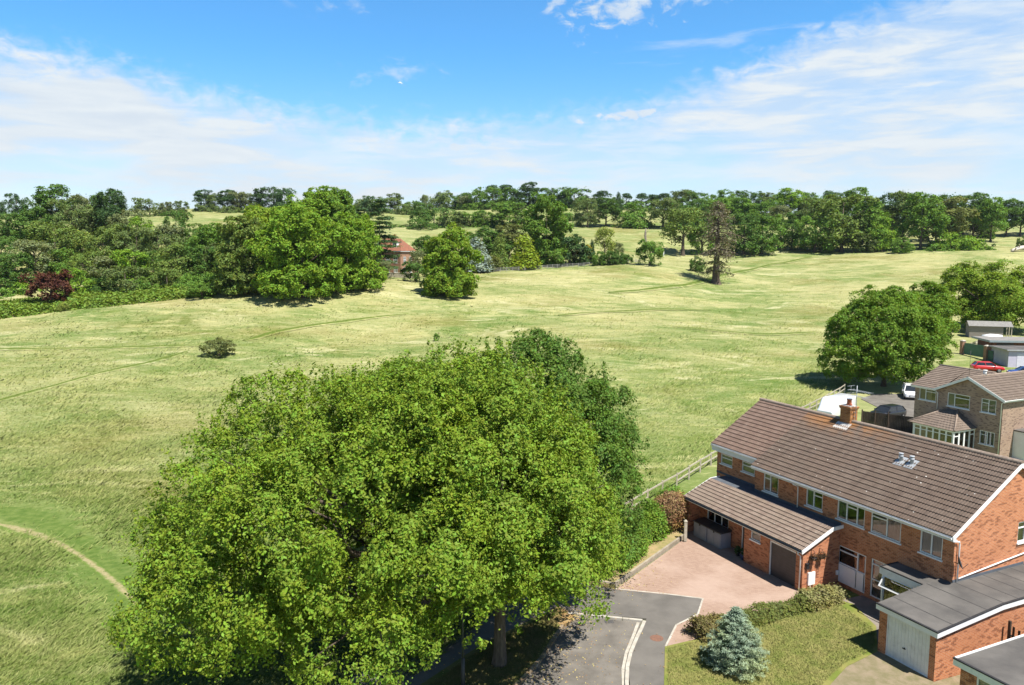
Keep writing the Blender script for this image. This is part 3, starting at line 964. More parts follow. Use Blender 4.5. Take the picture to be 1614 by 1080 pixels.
def tile_field(mb, y0, y1, xe, ze, xr, zr, courses, pitch=.30, t=.046, roll=.028, u_off=0.0, v_off=0):
    """Courses of interlocking tiles from the eave (xe, ze) to the ridge (xr, zr), between y0 and y1."""
    n = int(round((y1 - y0) / pitch))
    pitch = (y1 - y0) / n
    prof = ((0, 0), (.18, 1), (.34, 1), (.52, 0), (.68, .9), (.84, .9))
    ysz = [(y0 + (i + f) * pitch, h * roll, (i + f)) for i in range(n) for f, h in prof] + [(y1, 0, n)]
    dx, dz = xr - xe, zr - ze
    L = math.hypot(dx, dz); nx, nz = -dz / L, dx / L
    if nz < 0:
        nx, nz = -nx, -nz
    flip = xr < xe

    def P(s, y, h):
        return (xe + dx * s + nx * h, y, ze + dz * s + nz * h)

    def add(q, uv):
        if flip:
            q = q[::-1]; uv = uv[::-1]
        mb.face(q, uv)
    for k in range(courses):
        s0, s1 = k / courses, (k + 1) / courses
        for (ya, ha, ua), (yb, hb, ub) in zip(ysz, ysz[1:]):
            ua += u_off; ub += u_off
            e = 1e-3
            v0, v1 = k + .02 + v_off, k + .98 + v_off
            add([P(s0, yb, t + hb), P(s0, ya, t + ha), P(s1, ya, ha + .004), P(s1, yb, hb + .004)][::-1] if False else [P(s0, ya, t + ha), P(s1, ya, ha + .004), P(s1, yb, hb + .004), P(s0, yb, t + hb)][::-1], [(ua + e, v0), (ua + e, v1), (ub - e, v1), (ub - e, v0)][::-1])
            add([P(s0, ya, -.01), P(s0, ya, t + ha), P(s0, yb, t + hb), P(s0, yb, -.01)][::-1], [(ua + e, v0), (ua + e, v0), (ub - e, v0), (ub - e, v0)])
    return mb


def gutter(mb, p0, p1, r=.06):
    p0, p1 = Vector(p0), Vector(p1)
    d = (p1 - p0).normalized(); n = Vector((d.y, -d.x, 0))
    prof = [(math.cos(t) * r, math.sin(t) * r) for t in [math.pi + math.pi * k / 6 for k in range(7)]]
    prof2 = [(x * .84, z * .84) for x, z in prof[::-1]]
    ring = prof + prof2
    a = [p0 + n * x + Vector((0, 0, z)) for x, z in ring]; b = [p1 + n * x + Vector((0, 0, z)) for x, z in ring]
    for k in range(len(ring)):
        j = (k + 1) % len(ring)
        mb.face([a[k], b[k], b[j], a[j]])
    mb.face(a[::-1]); mb.face(b)
    return mb


# ------------------------------------------------------------------ the brick house pair (local x = b, back from the front wall; local y = a, along it)
H1 = thing('brick_house', 'long two-storey red brick house with brown tiled roof and lean-to in front', 'house', abw(0, 0), YAW)
LEN, STEP, DEP = 17.3, 13.1, 8.6
RX, RZ, EX, EZ = 4.3, 7.90, -.37, 4.98
sl = (RZ - EZ) / (RX - EX)
wb = MB()
front = [(12.38, 11.16, 3.60, 4.78), (9.01, 7.82, 3.72, 4.78), (6.81, 5.03, 3.67, 4.80), (4.65, 2.88, 3.62, 4.79), (1.83, .66, 3.60, 4.81)]
front = [(b_, a_, c, d) for a_, b_, c, d in front]
low = [(4.80, 6.62, .20, 2.25), (2.62, 4.47, .25, 2.28)]
wall_holes(wb, 'x', 0.0, .08, STEP, 0, 4.93, front + low, .18, -1)
set_w = [(15.82, 16.94, 4.07, 4.74), (13.75, 14.92, 4.07, 4.74)]
wall_holes(wb, 'x', .55, STEP, LEN, 0, 5.25, set_w, .18, -1)
wb.face([(0, STEP, 0), (0, STEP, 4.93), (.55, STEP, 4.93), (.55, STEP, 0)], [(0, 0), (0, 4.93), (.55, 4.93), (.55, 0)])


def gable(mb, y, hole=None, n=-1):
    zr_ = lambda x: (EZ + (x - EX) * sl - .06) if x <= RX else (EZ + ((RX - EX) - (x - RX)) * sl - .06)
    if n < 0:
        hl = hole or []
        wall_holes(mb, 'y', y, 0, DEP, 0, 4.93, hl, .18, n)
        base = 4.93
        q = [(0, y, base), (DEP, y, base), (DEP, y, zr_(DEP)), (RX, y, zr_(RX)), (0, y, zr_(0))]
        mb.face(q, [(p[0], p[2]) for p in q])
    else:
        q = [(.55, y, 0), (.55, y, zr_(.55)), (RX, y, zr_(RX)), (DEP, y, zr_(DEP)), (DEP, y, 0)]
        mb.face(q, [(p[0], p[2]) for p in q])


gable(wb, .08, [(4.62, 5.8, 3.89, 4.92)], -1)
gable(wb, LEN, None, 1)
wb.face([(DEP, .08, 0), (DEP, LEN, 0), (DEP, LEN, 5.1), (DEP, .08, 5.1)], [(0, 0), (17, 0), (17, 5.1), (0, 5.1)])
wb.build('wall', M['brick'], H1)
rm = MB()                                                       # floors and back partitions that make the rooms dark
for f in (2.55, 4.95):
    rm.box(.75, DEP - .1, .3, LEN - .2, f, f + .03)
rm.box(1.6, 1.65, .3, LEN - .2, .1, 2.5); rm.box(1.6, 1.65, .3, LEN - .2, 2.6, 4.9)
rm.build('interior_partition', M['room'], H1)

rf = MB()
tile_field(rf, -.06, STEP, EX, EZ + .06, RX, RZ + .06, 17, u_off=0)
r1 = rf.build('roof', M['tile_grey'], H1)
rf = MB()
exl = .14; ezl = EZ + .06 + (exl - EX) * sl
tile_field(rf, STEP, LEN + .16, exl, ezl, RX, RZ + .06, 15, u_off=44, v_off=2)
rf.build('roof', M['tile_pink'], H1)
rf = MB()
tile_field(rf, -.06, LEN + .16, DEP + .37, EZ + .06, RX, RZ + .06, 17, u_off=0)
rf.build('roof', M['tile_grey'], H1)
rd = MB()
nr = 38
for k in range(nr):
    y0, y1 = -.1 + (LEN + .3) * k / nr, -.1 + (LEN + .3) * (k + 1) / nr - .012
    arc = [(RX + math.cos(t) * .15, RZ + .05 + math.sin(t) * .13) for t in [math.pi * j / 6 for j in range(7)]]
    for (xa, za), (xb, zb) in zip(arc, arc[1:]):
        rd.face([(xa, y0, za), (xa, y1, za), (xb, y1, zb), (xb, y0, zb)][::-1], sm=False)
    rd.face([(x, y0, z) for x, z in arc]); rd.face([(x, y1, z) for x, z in arc][::-1])
rd.build('ridge_tiles', M['ridge'], H1)
fa = MB()
fa.box(EX + .02, EX + .05, -.05, STEP, 4.80, EZ + .03); fa.box(EX + .05, -.003, -.05, STEP, 4.80, 4.83)
fa.build('fascia', M['white'], H1)
fa = MB()
fa.box(exl + .02, exl + .05, STEP, LEN + .1, 4.92, ezl - .02); fa.box(exl + .05, .547, STEP, LEN + .1, 4.92, 4.95)
fa.build('fascia', M['white'], H1)
gt = MB(); gutter(gt, (EX - .05, STEP, EZ + .0), (EX - .05, -.05, EZ + .0))
gt.build('gutter', M['white_worn'], H1)
gt = MB(); gutter(gt, (exl - .05, LEN + .1, ezl - .06), (exl - .05, STEP + .02, ezl - .06))
gt.build('gutter', M['white_worn'], H1)
for yy in (-.075, LEN + .13):
    bb = MB()
    for xe_, s_ in ((EX, 1), (DEP + .37, -1)):
        for q in ([(xe_, -.19, EZ), (RX, -.19, RZ)],):
            p0 = (exl, ezl - .06) if (yy > 5 and s_ > 0) else (xe_, EZ); p1 = (RX, RZ)
            bb.hexa([(p0[0], yy - .02, p0[1] - .16), (p1[0], yy - .02, p1[1] - .16), (p1[0], yy + .02, p1[1] - .16), (p0[0], yy + .02, p0[1] - .16),
                     (p0[0], yy - .02, p0[1] + .06), (p1[0], yy - .02, p1[1] + .06), (p1[0], yy + .02, p1[1] + .06), (p0[0], yy + .02, p0[1] + .06)] if s_ > 0 else
                    [(p1[0], yy - .02, p1[1] - .16), (p0[0], yy - .02, p0[1] - .16), (p0[0], yy + .02, p0[1] - .16), (p1[0], yy + .02, p1[1] - .16),
                     (p1[0], yy - .02, p1[1] + .06), (p0[0], yy - .02, p0[1] + .06), (p0[0], yy + .02, p0[1] + .06), (p1[0], yy + .02, p1[1] + .06)])
    bb.build('bargeboard', M['white'], H1)


def downpipe(parent, pts, r=.035, m='white'):
    mb = MB(); mb.tube(pts, r, 8)
    return mb.build('downpipe', M[m], parent)


downpipe(H1, [(EX - .05, 9.6, 4.95), (EX - .05, 9.6, 4.80), (-.06, 9.58, 4.62), (-.06, 9.56, 3.42)])
downpipe(H1, [(EX - .05, .0, 4.94), (-.25, -.02, 4.78), (.18, -.02, 4.70), (.22, -.01, 4.55), (.22, -.0, 2.70)])
sp_ = MB(); sp_.tube([(.35, .03, 2.88), (2.2, .03, 3.05), (DEP, .03, 3.62)], .035, 8)
sp_.build('waste_pipe', M['white'], H1)
# upstairs windows
window(H1, 'x', 0, -1, *front[0], vs_=(.55,), hs=((.55, 1, .68),), curt=[(.55, 1, 'curtain_blue')])
window(H1, 'x', 0, -1, *front[1], vs_=(.55,), hs=((0, .55, .68),), curt=[(.55, 1, 'curtain_blue')])
window(H1, 'x', 0, -1, *front[2], vs_=(.28, .66), hs=((.28, .66, .72),), curt=[(.70, 1, 'curtain_blue')])
window(H1, 'x', 0, -1, *front[3], vs_=(.47,), hs=((.47, 1, .75),), curt=[(0, 1, 'curtain')])
window(H1, 'x', 0, -1, *front[4], vs_=(.5,), curt=[(0, 1, 'curtain')])
for sw in set_w:
    window(H1, 'x', .55, -1, *sw, hs=((0, 1, .62),), curt=[(0, 1, 'curtain_blue')])
window(H1, 'y', .08, -1, 4.62, 5.8, 3.89, 4.92, vs_=(.5,), hs=((0, .5, .7),), curt=[(0, 1, 'curtain_blue')])
# white panelled infill of the old garage opening
pd = window(H1, 'x', 0, -1, 4.80, 6.62, .20, 2.25, vs_=(.30,), hs=((.30, 1, .52), (0, .30, .50), (.30, 1, .86)), sill=False, name='entrance_screen', w=.07, curt=[(.02, .28, 'terracotta')])
pn = MB()
for u0, u1 in ((4.90, 5.33), (5.40, 5.95), (5.955, 6.53)):
    pn.box(-.02, .02, u0, u1, .24, 1.22)
pn.build('lower_panel', M['white'], pd)
window(H1, 'x', 0, -1, 2.62, 4.47, .25, 2.28, vs_=(.04, .62), hs=((.62, 1, .86), (.62, 1, .46), (.04, .62, .46)), sill=False, name='glazed_screen', curt=[(.05, .98, 'curtain')])
# flat-roofed porch beside the garage
po = MB(); po.box(-1.22, -.003, .66, 2.92, 2.56, 2.64)
pr_ = po.build('porch_roof', M['felt'], H1)
po = MB(); po.box(-1.26, -1.222, .66, 2.96, 2.30, 2.62); po.box(-1.222, -.003, 2.922, 2.96, 2.30, 2.62)
po.build('porch_fascia', M['white_worn'], H1)
po = MB(); po.box(-1.262, -1.2, .66, 2.965, 2.622, 2.67); po.box(-1.2, -.003, 2.9, 2.965, 2.642, 2.67)
po.build('roof_edge', M['felt_dark'], H1)
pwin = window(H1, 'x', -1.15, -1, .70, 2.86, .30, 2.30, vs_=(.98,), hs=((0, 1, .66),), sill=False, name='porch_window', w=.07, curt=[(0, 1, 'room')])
ow = MB()                                                       # the top light standing open
for (y0, y1, t0, t1) in ((1.0, 2.75, 0, .06), (1.0, 2.75, .54, .60), (1.0, 1.06, .06, .54), (2.69, 2.75, .06, .54)):
    c_, s_ = math.cos(.62), math.sin(.62)
    A_ = lambda y, t, o: (-1.19 - t * s_ - o * c_, y, 2.26 - t * c_ + o * s_)
    ow.hexa([A_(y0, t0, 0), A_(y1, t0, 0), A_(y1, t1, 0), A_(y0, t1, 0), A_(y0, t0, .04), A_(y1, t0, .04), A_(y1, t1, .04), A_(y0, t1, .04)])
ol = ow.build('opening_light', M['white'], pwin)
po = MB(); po.box(-1.15, -.19, 2.84, 2.9, .1, 2.3); po.build('porch_side_frame', M['white'], H1)

# ---- lean-to extension with its own garage door
EXA, EXB, PX = 6.50, 16.2, -2.64
e_, et = (-2.90, 2.42), (-.72, 3.34)
we = MB()
gd = (6.98, 8.96, .02, 2.12)
wall_holes(we, 'x', PX, EXA, 10.95, 0, 2.42, [gd, (9.66, 10.42, 1.66, 2.12)], .22, -1)
wall_holes(we, 'x', -1.75, 10.95, 16.1, 0, 2.7, [(11.2, 12.15, .1, 2.1), (13.35, 15.35, 1.05, 2.1)], .18, -1)
we.face([(PX, 10.95, 0), (PX, 10.95, 2.42), (-1.75, 10.95, 2.7), (-1.75, 10.95, 0)], [(0, 0), (0, 2.42), (.9, 2.7), (.9, 0)])
we.box(PX, -1.75, 16.1, 16.25, 0, 2.42)
q = [(PX, EXA, 0), (0 - .003, EXA, 0), (-.003, EXA, 3.30), (-.72, EXA, 3.30), (PX, EXA, 2.50)]
we.face(q, [(p[0], p[2]) for p in q])
q = [(PX, EXB + .05, 0), (PX, EXB + .05, 2.5), (-.72, EXB + .05, 3.3), (.55, EXB + .05, 3.3), (.55, EXB + .05, 0)]
we.face(q, [(p[0], p[2]) for p in q])
ew = we.build('extension_wall', M['brick_ext'], H1)
er = MB(); tile_field(er, EXA - .14, EXB + .12, e_[0], e_[1] + .04, et[0], et[1] + .02, 8, u_off=100)
er.build('extension_roof', M['tile_ext'], H1)
ls = MB(); ls.box(-.75, -.004, EXA - .12, STEP + .0, 3.315, 3.375); ls.box(-.75, .546, STEP + .003, EXB + .12, 3.315, 3.375)
ls.box(-.03, -.004, EXA, STEP, 3.376, 3.50); ls.box(.52, .546, STEP + .003, EXB + 1.1, 3.376, 3.50)
ls.build('lead_roof_strip', M['lead'], H1)
ef = MB(); ef.box(e_[0] + .01, e_[0] + .04, EXA - .14, EXB + .1, 2.28, 2.43); ef.box(e_[0] + .04, PX - .002, EXA - .1, 10.95, 2.28, 2.31)
ef.build('extension_fascia', M['white'], H1)
eg = MB(); gutter(eg, (e_[0] - .05, EXB + .1, 2.42), (e_[0] - .05, EXA - .14, 2.42)); eg.build('gutter', M['black'], H1)
for yy in (EXA - .16, EXB + .14):
    bb = MB()
    bb.hexa([(e_[0], yy - .02, 2.26), (et[0], yy - .02, 3.20), (et[0], yy + .02, 3.20), (e_[0], yy + .02, 2.26),
             (e_[0], yy - .02, 2.46), (et[0], yy - .02, 3.40), (et[0], yy + .02, 3.40), (e_[0], yy + .02, 2.46)])
    bb.hexa([(et[0], yy - .02, 3.20), (0, yy - .02, 3.24), (0, yy + .02, 3.24), (et[0], yy + .02, 3.20), (et[0], yy - .02, 3.40), (0, yy - .02, 3.43), (0, yy + .02, 3.43), (et[0], yy + .02, 3.40)])
    bb.build('bargeboard', M['white'], H1)
dr = MB()
for k in range(14):
    z0 = .03 + k * .148
    dr.box(PX + .12, PX + .15, gd[0] + .06, gd[1] - .06, z0, z0 + .143)
gdo = dr.build('roller_garage_door', M['gdoor'], H1)
dr = MB(); dr.box(PX + .06, PX + .18, gd[1] - .06, gd[1], .1, 2.12); dr.box(PX + .06, PX + .18, gd[0], gd[0] + .06, .1, 2.12); dr.box(PX + .06, PX + .118, gd[0] + .06, gd[1] - .06, 2.0, 2.12)
dr.build('door_frame', M['white_worn'], gdo)
window(H1, 'x', PX, -1, 9.66, 10.42, 1.66, 2.12, w=.05, curt=[(0, 1, 'curtain')])
window(H1, 'x', -1.75, -1, 13.35, 15.35, 1.05, 2.1, vs_=(.33, .66), curt=[(0, 1, 'room')])
dd = MB(); dd.box(-1.70, -1.66, 11.27, 12.08, .12, 2.03)
do = dd.build('front_door', M['gdoor'], H1)
dd = MB(); frame_on(dd, 'x', -1.74, -1, 11.2, 12.15, .11, 2.1, (), .07); dd.build('door_frame', M['white'], do)
dd = MB(); dd.tube([(-1.71, 11.38, 1.0), (-1.76, 11.38, 1.0), (-1.76, 11.50, 1.0)], .014, 6); dd.build('handle', M['steel'], do)
downpipe(H1, [(e_[0] - .05, EXA + .06, 2.38), (e_[0] - .04, EXA + .08, 2.2), (PX - .06, EXA + .12, 2.05), (PX - .06, EXA + .12, .12)])
mbx = MB(); mbx.box(-2.28, -1.80, EXA - .09, EXA - .003, .42, 1.10); mb_ = mbx.build('meter_box', M['white'], H1)
mbx = MB(); mbx.tube([(-2.1, EXA - .05, .42), (-2.1, EXA - .05, .1)], .025, 6); mbx.build('meter_pipe', M['white'], mb_)
lt = MB(); lt.box(-2.46, -2.30, EXA - .13, EXA - .04, 1.36, 1.62); lt.box(-2.49, -2.27, EXA - .16, EXA - .003, 1.62, 1.66); lt.build('post_box', M['black'], H1)
bx = MB(); bx.box(-.22, -.08, EXA - .08, EXA - .003, .62, .86); bx.build('flue_terminal', M['white'], H1)

# ---- chimney, flues, dish and aerial
CY, CX = 10.15, RX + .02
ch = MB(); ch.box(CX - .30, CX + .30, CY - .36, CY + .36, RZ - .5, RZ + .78); ch.box(CX - .34, CX + .34, CY - .40, CY + .40, RZ + .781, RZ + .86); ch.box(CX - .37, CX + .37, CY - .43, CY + .43, RZ + .861, RZ + .94)
cho = ch.build('chimney', M['chim_brick'], H1)
c2 = MB(); c2.box(CX - .28, CX + .28, CY - .34, CY + .34, RZ + .941, RZ + .99); c2.build('flaunching', M['mortar'], cho)
c2 = MB()
c2.tube([(CX, CY, RZ + .98), (CX, CY, RZ + 1.05), (CX, CY, RZ + 1.06), (CX, CY, RZ + 1.30), (CX, CY, RZ + 1.31), (CX, CY, RZ + 1.36)], [.17, .17, .14, .125, .15, .15], 14)
c2.build('chimney_pot', M['terracotta'], cho)
c2 = MB(); c2.tube([(CX, CY, RZ + 1.37), (CX, CY, RZ + 1.40)], .17, 14); c2.build('pot_cap', M['steel'], cho)
fl = MB(); fl.hexa([(CX - .75, CY - .5, RZ - .42), (CX - .28, CY - .5, RZ - .13), (CX - .28, CY + .5, RZ - .13), (CX - .75, CY + .5, RZ - .42), (CX - .75, CY - .5, RZ - .34), (CX - .28, CY - .5, RZ - .03), (CX - .28, CY + .5, RZ - .03), (CX - .75, CY + .5, RZ - .34)])
fl.build('flashing', M['mortar'], cho)
an = MB()
mx_, my_ = CX + .0, CY - .50
an.tube([(mx_, my_, RZ + .2), (mx_, my_, RZ + 2.25)], .02, 6)
for zz_, ln in ((1.95, .95), (1.62, .7)):
    an.tube([(mx_ + .1, my_ + .45, RZ + zz_), (mx_ - .1, my_ - ln, RZ + zz_ + .02)], .012, 5)
    for k in range(9):
        t = -.4 + k * (ln + .4) / 8
        an.tube([(mx_ - .26, my_ - t, RZ + zz_), (mx_ + .26, my_ - t, RZ + zz_)], .007, 4)
for dz in (-.22, 0, .22):
    an.tube([(mx_ - .3, my_ + .43, RZ + 1.95 + dz), (mx_ + .3, my_ + .43, RZ + 1.95 + dz)], .009, 4)
an.tube([(mx_, my_ + .43, RZ + 1.7), (mx_, my_ + .43, RZ + 2.2)], .009, 4)
an.box(mx_ - .03, mx_ + .03, my_, CY - .36, RZ + .35, RZ + .38); an.box(mx_ - .03, mx_ + .03, my_, CY - .36, RZ + .62, RZ + .65)
an.build('television_aerial', M['steel'], H1)
for yy in (5.15, 4.50):
    zb = EZ + (2.62 - EX) * sl
    v = MB(); v.tube([(2.62, yy, zb), (2.62, yy, zb + .30), (2.62, yy, zb + .305), (2.62, yy, zb + .40), (2.62, yy, zb + .405), (2.62, yy, zb + .46), (2.62, yy, zb + .465), (2.62, yy, zb + .52)], [.085, .085, .12, .12, .075, .075, .125, .125], 12)
    vo_ = v.build('roof_flue', M['steel'], H1)
    v = MB(); s0, s1 = 2.30, 2.86
    v.hexa([(s0, yy - .26, EZ + (s0 - EX) * sl + .07), (s1, yy - .26, EZ + (s1 - EX) * sl + .07), (s1, yy + .26, EZ + (s1 - EX) * sl + .07), (s0, yy + .26, EZ + (s0 - EX) * sl + .07),
            (s0, yy - .26, EZ + (s0 - EX) * sl + .125), (s1, yy - .26, EZ + (s1 - EX) * sl + .125), (s1, yy + .26, EZ + (s1 - EX) * sl + .125), (s0, yy + .26, EZ + (s0 - EX) * sl + .125)])
    v.build('flue_flashing', M['steel'], vo_)
ds = MB(); c0 = Vector((-.05, -.30, 3.86)); ax = Vector((.55, -.75, .35)).normalized()
x_ = ax.cross(Vector((0, 0, 1))).normalized(); y_ = x_.cross(ax)
rings = []
for r_, dpt in ((0, -.09), (.12, -.075), (.22, -.04), (.30, 0)):
    rings.append([c0 + ax * dpt + (x_ * math.cos(t) * .9 + y_ * math.sin(t) * 1.05) * r_ for t in [2 * math.pi * k / 20 for k in range(20)]])
for a, b in zip(rings, rings[1:]):
    for k in range(20):
        ds.face([a[k], a[(k + 1) % 20], b[(k + 1) % 20], b[k]], sm=True)
dso = ds.build('satellite_dish', M['black'], H1)
ds = MB(); ds.tube([c0 - ax * .08, (.02, -.12, 3.72), (.05, .07, 3.72)], .018, 6); ds.tube([c0 - y_ * .28, c0 + ax * .28 - y_ * .1], .012, 6); ds.build('dish_arm', M['black'], dso)

# ---- things standing against the house
for i, (y0, y1, lab) in enumerate(((14.25, 15.55, 'dark-lidded grey storage box at the far end, beside the timber post'), (12.92, 14.22, 'dark-lidded grey storage box nearer the front door'))):
    t = thing('storage_box', lab, 'storage box', (0, 0, 0), 0, 'storage boxes under the lean-to')
    t.location = abw((y0 + y1) / 2, -2.25, .1); t.rotation_euler = (0, 0, YAW)
    w2 = (y1 - y0) / 2
    mb = MB(); mb.box(-.40, .38, -w2 + .03, w2 - .03, 0, .93)
    mb.box(-.415, -.40, -w2 + .10, -.03, .08, .84); mb.box(-.415, -.40, .03, w2 - .10, .08, .84)
    mb.build('body', M['bin'], t)
    mb = MB(); mb.hexa([(-.44, -w2, .935), (.42, -w2, .99), (.42, w2, .99), (-.44, w2, .935), (-.44, -w2, 1.0), (.42, -w2, 1.07), (.42, w2, 1.07), (-.44, w2, 1.0)]); mb.build('lid', M['bin_lid'], t)
    mb = MB(); mb.box(-.455, -.42, -.05, .05, .84, .95); mb.build('latch', M['black'], t)
for bb_, lab in ((-2.08, 'hanging basket near the eave, above the black post box on the brick end wall'), (-1.50, 'hanging basket on the brick end wall, nearer the white entrance screen')):
    t = thing('hanging_basket', lab, 'hanging basket', abw(EXA - .22, bb_, 1.95), YAW, 'hanging baskets on the extension wall')
    mb = MB(); mb.tube([(0, .21, .38), (0, .02, .38), (0, -.02, .33)], .012, 5); mb.tube([(0, .21, .38), (0, .21, .1)], .012, 5); mb.build('bracket', M['black'], t)
    mb = MB(); mb.tube([(0, 0, -.14), (0, 0, -.08), (0, 0, .0), (0, 0, .05)], [.05, .13, .17, .18], 12)
    for k in range(3):
        an_ = k * 2.1; mb.tube([(.17 * math.cos(an_), .17 * math.sin(an_), .05), (0, -.02, .33)], .005, 4)
    mb.build('basket', M['black'], t)
PLANTS_IN_BASKETS = [abw(EXA - .22, -2.08, 2.02), abw(EXA - .22, -1.50, 2.02)]
for i, (a_, b_, s_, lab) in enumerate(((11.75, -2.35, .9, 'small dark plant pot on the porch step, beside the storage boxes'), (11.15, -2.50, 1.15, 'blue glazed plant pot by the brick pier of the porch'))):
    t = thing('plant_pot', lab, 'plant pot', abw(a_, b_, .104), YAW, 'pots by the front door')
    mb = MB(); mb.tube([(0, 0, 0), (0, 0, .22 * s_), (0, 0, .25 * s_), (0, 0, .28 * s_)], [.10 * s_, .15 * s_, .17 * s_, .165 * s_], 14)
    mb.build('pot', mat('pot_glaze', (.05, .07, .16), (.04, .05, .11), 3, .3, .5) if i else M['bin_lid'], t)
POTS = [abw(11.75, -2.35, .104 + .25), abw(11.15, -2.50, .104 + .31)]
pt = MB(); pt.box(-.09, .09, -.09, .09, -.15, 1.12); pt.hexa([(-.11, -.11, 1.121), (.11, -.11, 1.121), (.11, .11, 1.121), (-.11, .11, 1.121), (-.04, -.04, 1.2), (.04, -.04, 1.2), (.04, .04, 1.2), (-.04, .04, 1.2)])
tag(pt.build('timber_post', M['oak_fence'], None, onz(1080, 849, .3)), 'short square timber post at the corner of the raised bed and drive', 'post')
# retaining wall round the raised bed
rw = MB(); pl = [onz(918, 917, .1), onz(970, 925, .1), onz(1079, 847, .1)]
for (x0, y0, _), (x1, y1, _) in zip(pl, pl[1:]):
    d = Vector((x1 - x0, y1 - y0, 0)).normalized(); n = Vector((-d.y, d.x, 0)) * .13
    rw.prism([(x0, y0), (x1, y1), (x1 + n.x, y1 + n.y), (x0 + n.x, y0 + n.y)], 0, .29)
rwo = rw.build('retaining_wall', mat('weathered_concrete', (.36, .31, .24), (.24, .205, .155), 2.2, .92, .15, 6, .4, 20))
tag(rwo, 'low pale concrete retaining wall edging the raised bed by the drive', 'wall')

# ------------------------------------------------------------------ attached flat-roofed garage
G1 = thing('flat_roof_garage', 'brick garage with white up-and-over door and grey felt flat roof beside the house', 'garage', abw(0, 0), YAW)
GA0, GA1, GB0, GB1 = -2.20, .56, -4.08, 7.0
gz = lambda b: 2.34 + .40 * min(max((b + 4.19) / 4.2, 0), 1)
gw = MB()
wall_holes(gw, 'x', GB0, GA0, GA1, 0, 2.22, [(-1.92, .19, .06, 2.12)], .22, -1)
q = [(GB0, GA0, 0), (GB1, GA0, 0), (GB1, GA0, gz(9) - .1), (0, GA0, gz(0) - .1), (GB0, GA0, gz(GB0) - .1)]
gw.face(q, [(p[0], p[2]) for p in q])
q = [(GB0, GA1, 0), (GB0, GA1, gz(GB0) - .1), (-.005, GA1, gz(0) - .1), (-.005, GA1, 0)]
gw.face(q, [(p[0], p[2]) for p in q])
gw.build('wall', M['brick'], G1)
gr_ = MB()
RB0, RA0, RA1 = -4.19, -2.30, .66
gr_.hexa([(RB0, RA0, gz(RB0) - .06), (0, RA0, gz(0) - .06), (0, RA1, gz(0) - .06), (RB0, RA1, gz(RB0) - .06), (RB0, RA0, gz(RB0)), (0, RA0, gz(0)), (0, RA1, gz(0)), (RB0, RA1, gz(RB0))])
gr_.box(.001, GB1, RA0, .075, gz(1) - .06, gz(1))
gro = gr_.build('roof', M['felt'], G1)
se = MB()
for bb0 in (-3.2, -2.1, -1.0):
    se.hexa([(bb0, RA0 + .06, gz(bb0) + .001), (bb0 + .05, RA0 + .06, gz(bb0 + .05) + .001), (bb0 + .05, RA1 - .03, gz(bb0 + .05) + .001), (bb0, RA1 - .03, gz(bb0) + .001),
             (bb0, RA0 + .06, gz(bb0) + .007), (bb0 + .05, RA0 + .06, gz(bb0 + .05) + .007), (bb0 + .05, RA1 - .03, gz(bb0 + .05) + .007), (bb0, RA1 - .03, gz(bb0) + .007)])
for bb0 in (.1, 1.1, 2.1, 3.1, 4.1, 5.1):
    se.box(bb0, bb0 + .05, RA0 + .06, .03, gz(1) + .001, gz(1) + .007)
se.build('felt_seam', M['felt_seam'], gro)
gf = MB()
gf.box(RB0 - .03, RB0 - .002, RA0, RA1, gz(RB0) - .26, gz(RB0) - .03)
gf.hexa([(RB0 - .03, RA0 - .035, gz(RB0) - .26), (0, RA0 - .035, gz(0) - .26), (0, RA0 - .002, gz(0) - .26), (RB0 - .03, RA0 - .002, gz(RB0) - .26),
         (RB0 - .03, RA0 - .035, gz(RB0) - .03), (0, RA0 - .035, gz(0) - .03), (0, RA0 - .002, gz(0) - .03), (RB0 - .03, RA0 - .002, gz(RB0) - .03)])
gf.box(.002, GB1, RA0 - .035, RA0 - .002, gz(1) - .26, gz(1) - .03)
gf.build('fascia', M['white'], G1)
ge_ = MB()
ge_.box(RB0 - .05, RB0 + .06, RA0 - .05, RA1 + .01, gz(RB0) - .028, gz(RB0) + .022)
ge_.hexa([(RB0 + .06, RA0 - .05, gz(RB0) - .02), (0, RA0 - .05, gz(0) - .028), (0, RA0 + .05, gz(0) - .028), (RB0 + .06, RA0 + .05, gz(RB0) - .02),
          (RB0 + .06, RA0 - .05, gz(RB0) + .022), (0, RA0 - .05, gz(0) + .02), (0, RA0 + .05, gz(0) + .02), (RB0 + .06, RA0 + .05, gz(RB0) + .022)])
ge_.box(.003, GB1, RA0 - .05, RA0 + .05, gz(1) - .028, gz(1) + .02)
ge_.build('roof_edge', M['felt_dark'], G1)
gd_ = MB()
for k in range(12):
    y0 = -1.86 + k * (1.99 / 12)
    gd_.box(GB0 + .07, GB0 + .10, y0 + .004, y0 + 1.99 / 12 - .004, .07, 2.05)
gd_.box(GB0 + .085, GB0 + .12, -1.88, .15, .06, 2.06)
gdoor = gd_.build('garage_door', M['white_worn'], G1)
gh = MB(); gh.tube([(GB0 + .07, -.72, .82), (GB0 + .02, -.72, .82)], .035, 8); gh.box(GB0 + .015, GB0 + .03, -.80, -.64, .80, .84); gh.build('handle', M['black'], gdoor)
gh = MB(); frame_on(gh, 'x', GB0 + .04, -1, -1.92, .19, .06, 2.12, (), .055); gh.build('door_frame', M['white_worn'], gdoor)
gs = MB(); gs.hexa([(-.02, .04, 2.72), (5.2, .04, 2.72), (5.2, .077, 2.72), (-.02, .077, 2.72), (-.02, .04, 2.86), (5.2, .04, 2.86), (5.2, .077, 2.86), (-.02, .077, 2.86)])
gs.build('flashing', M['lead'], G1)

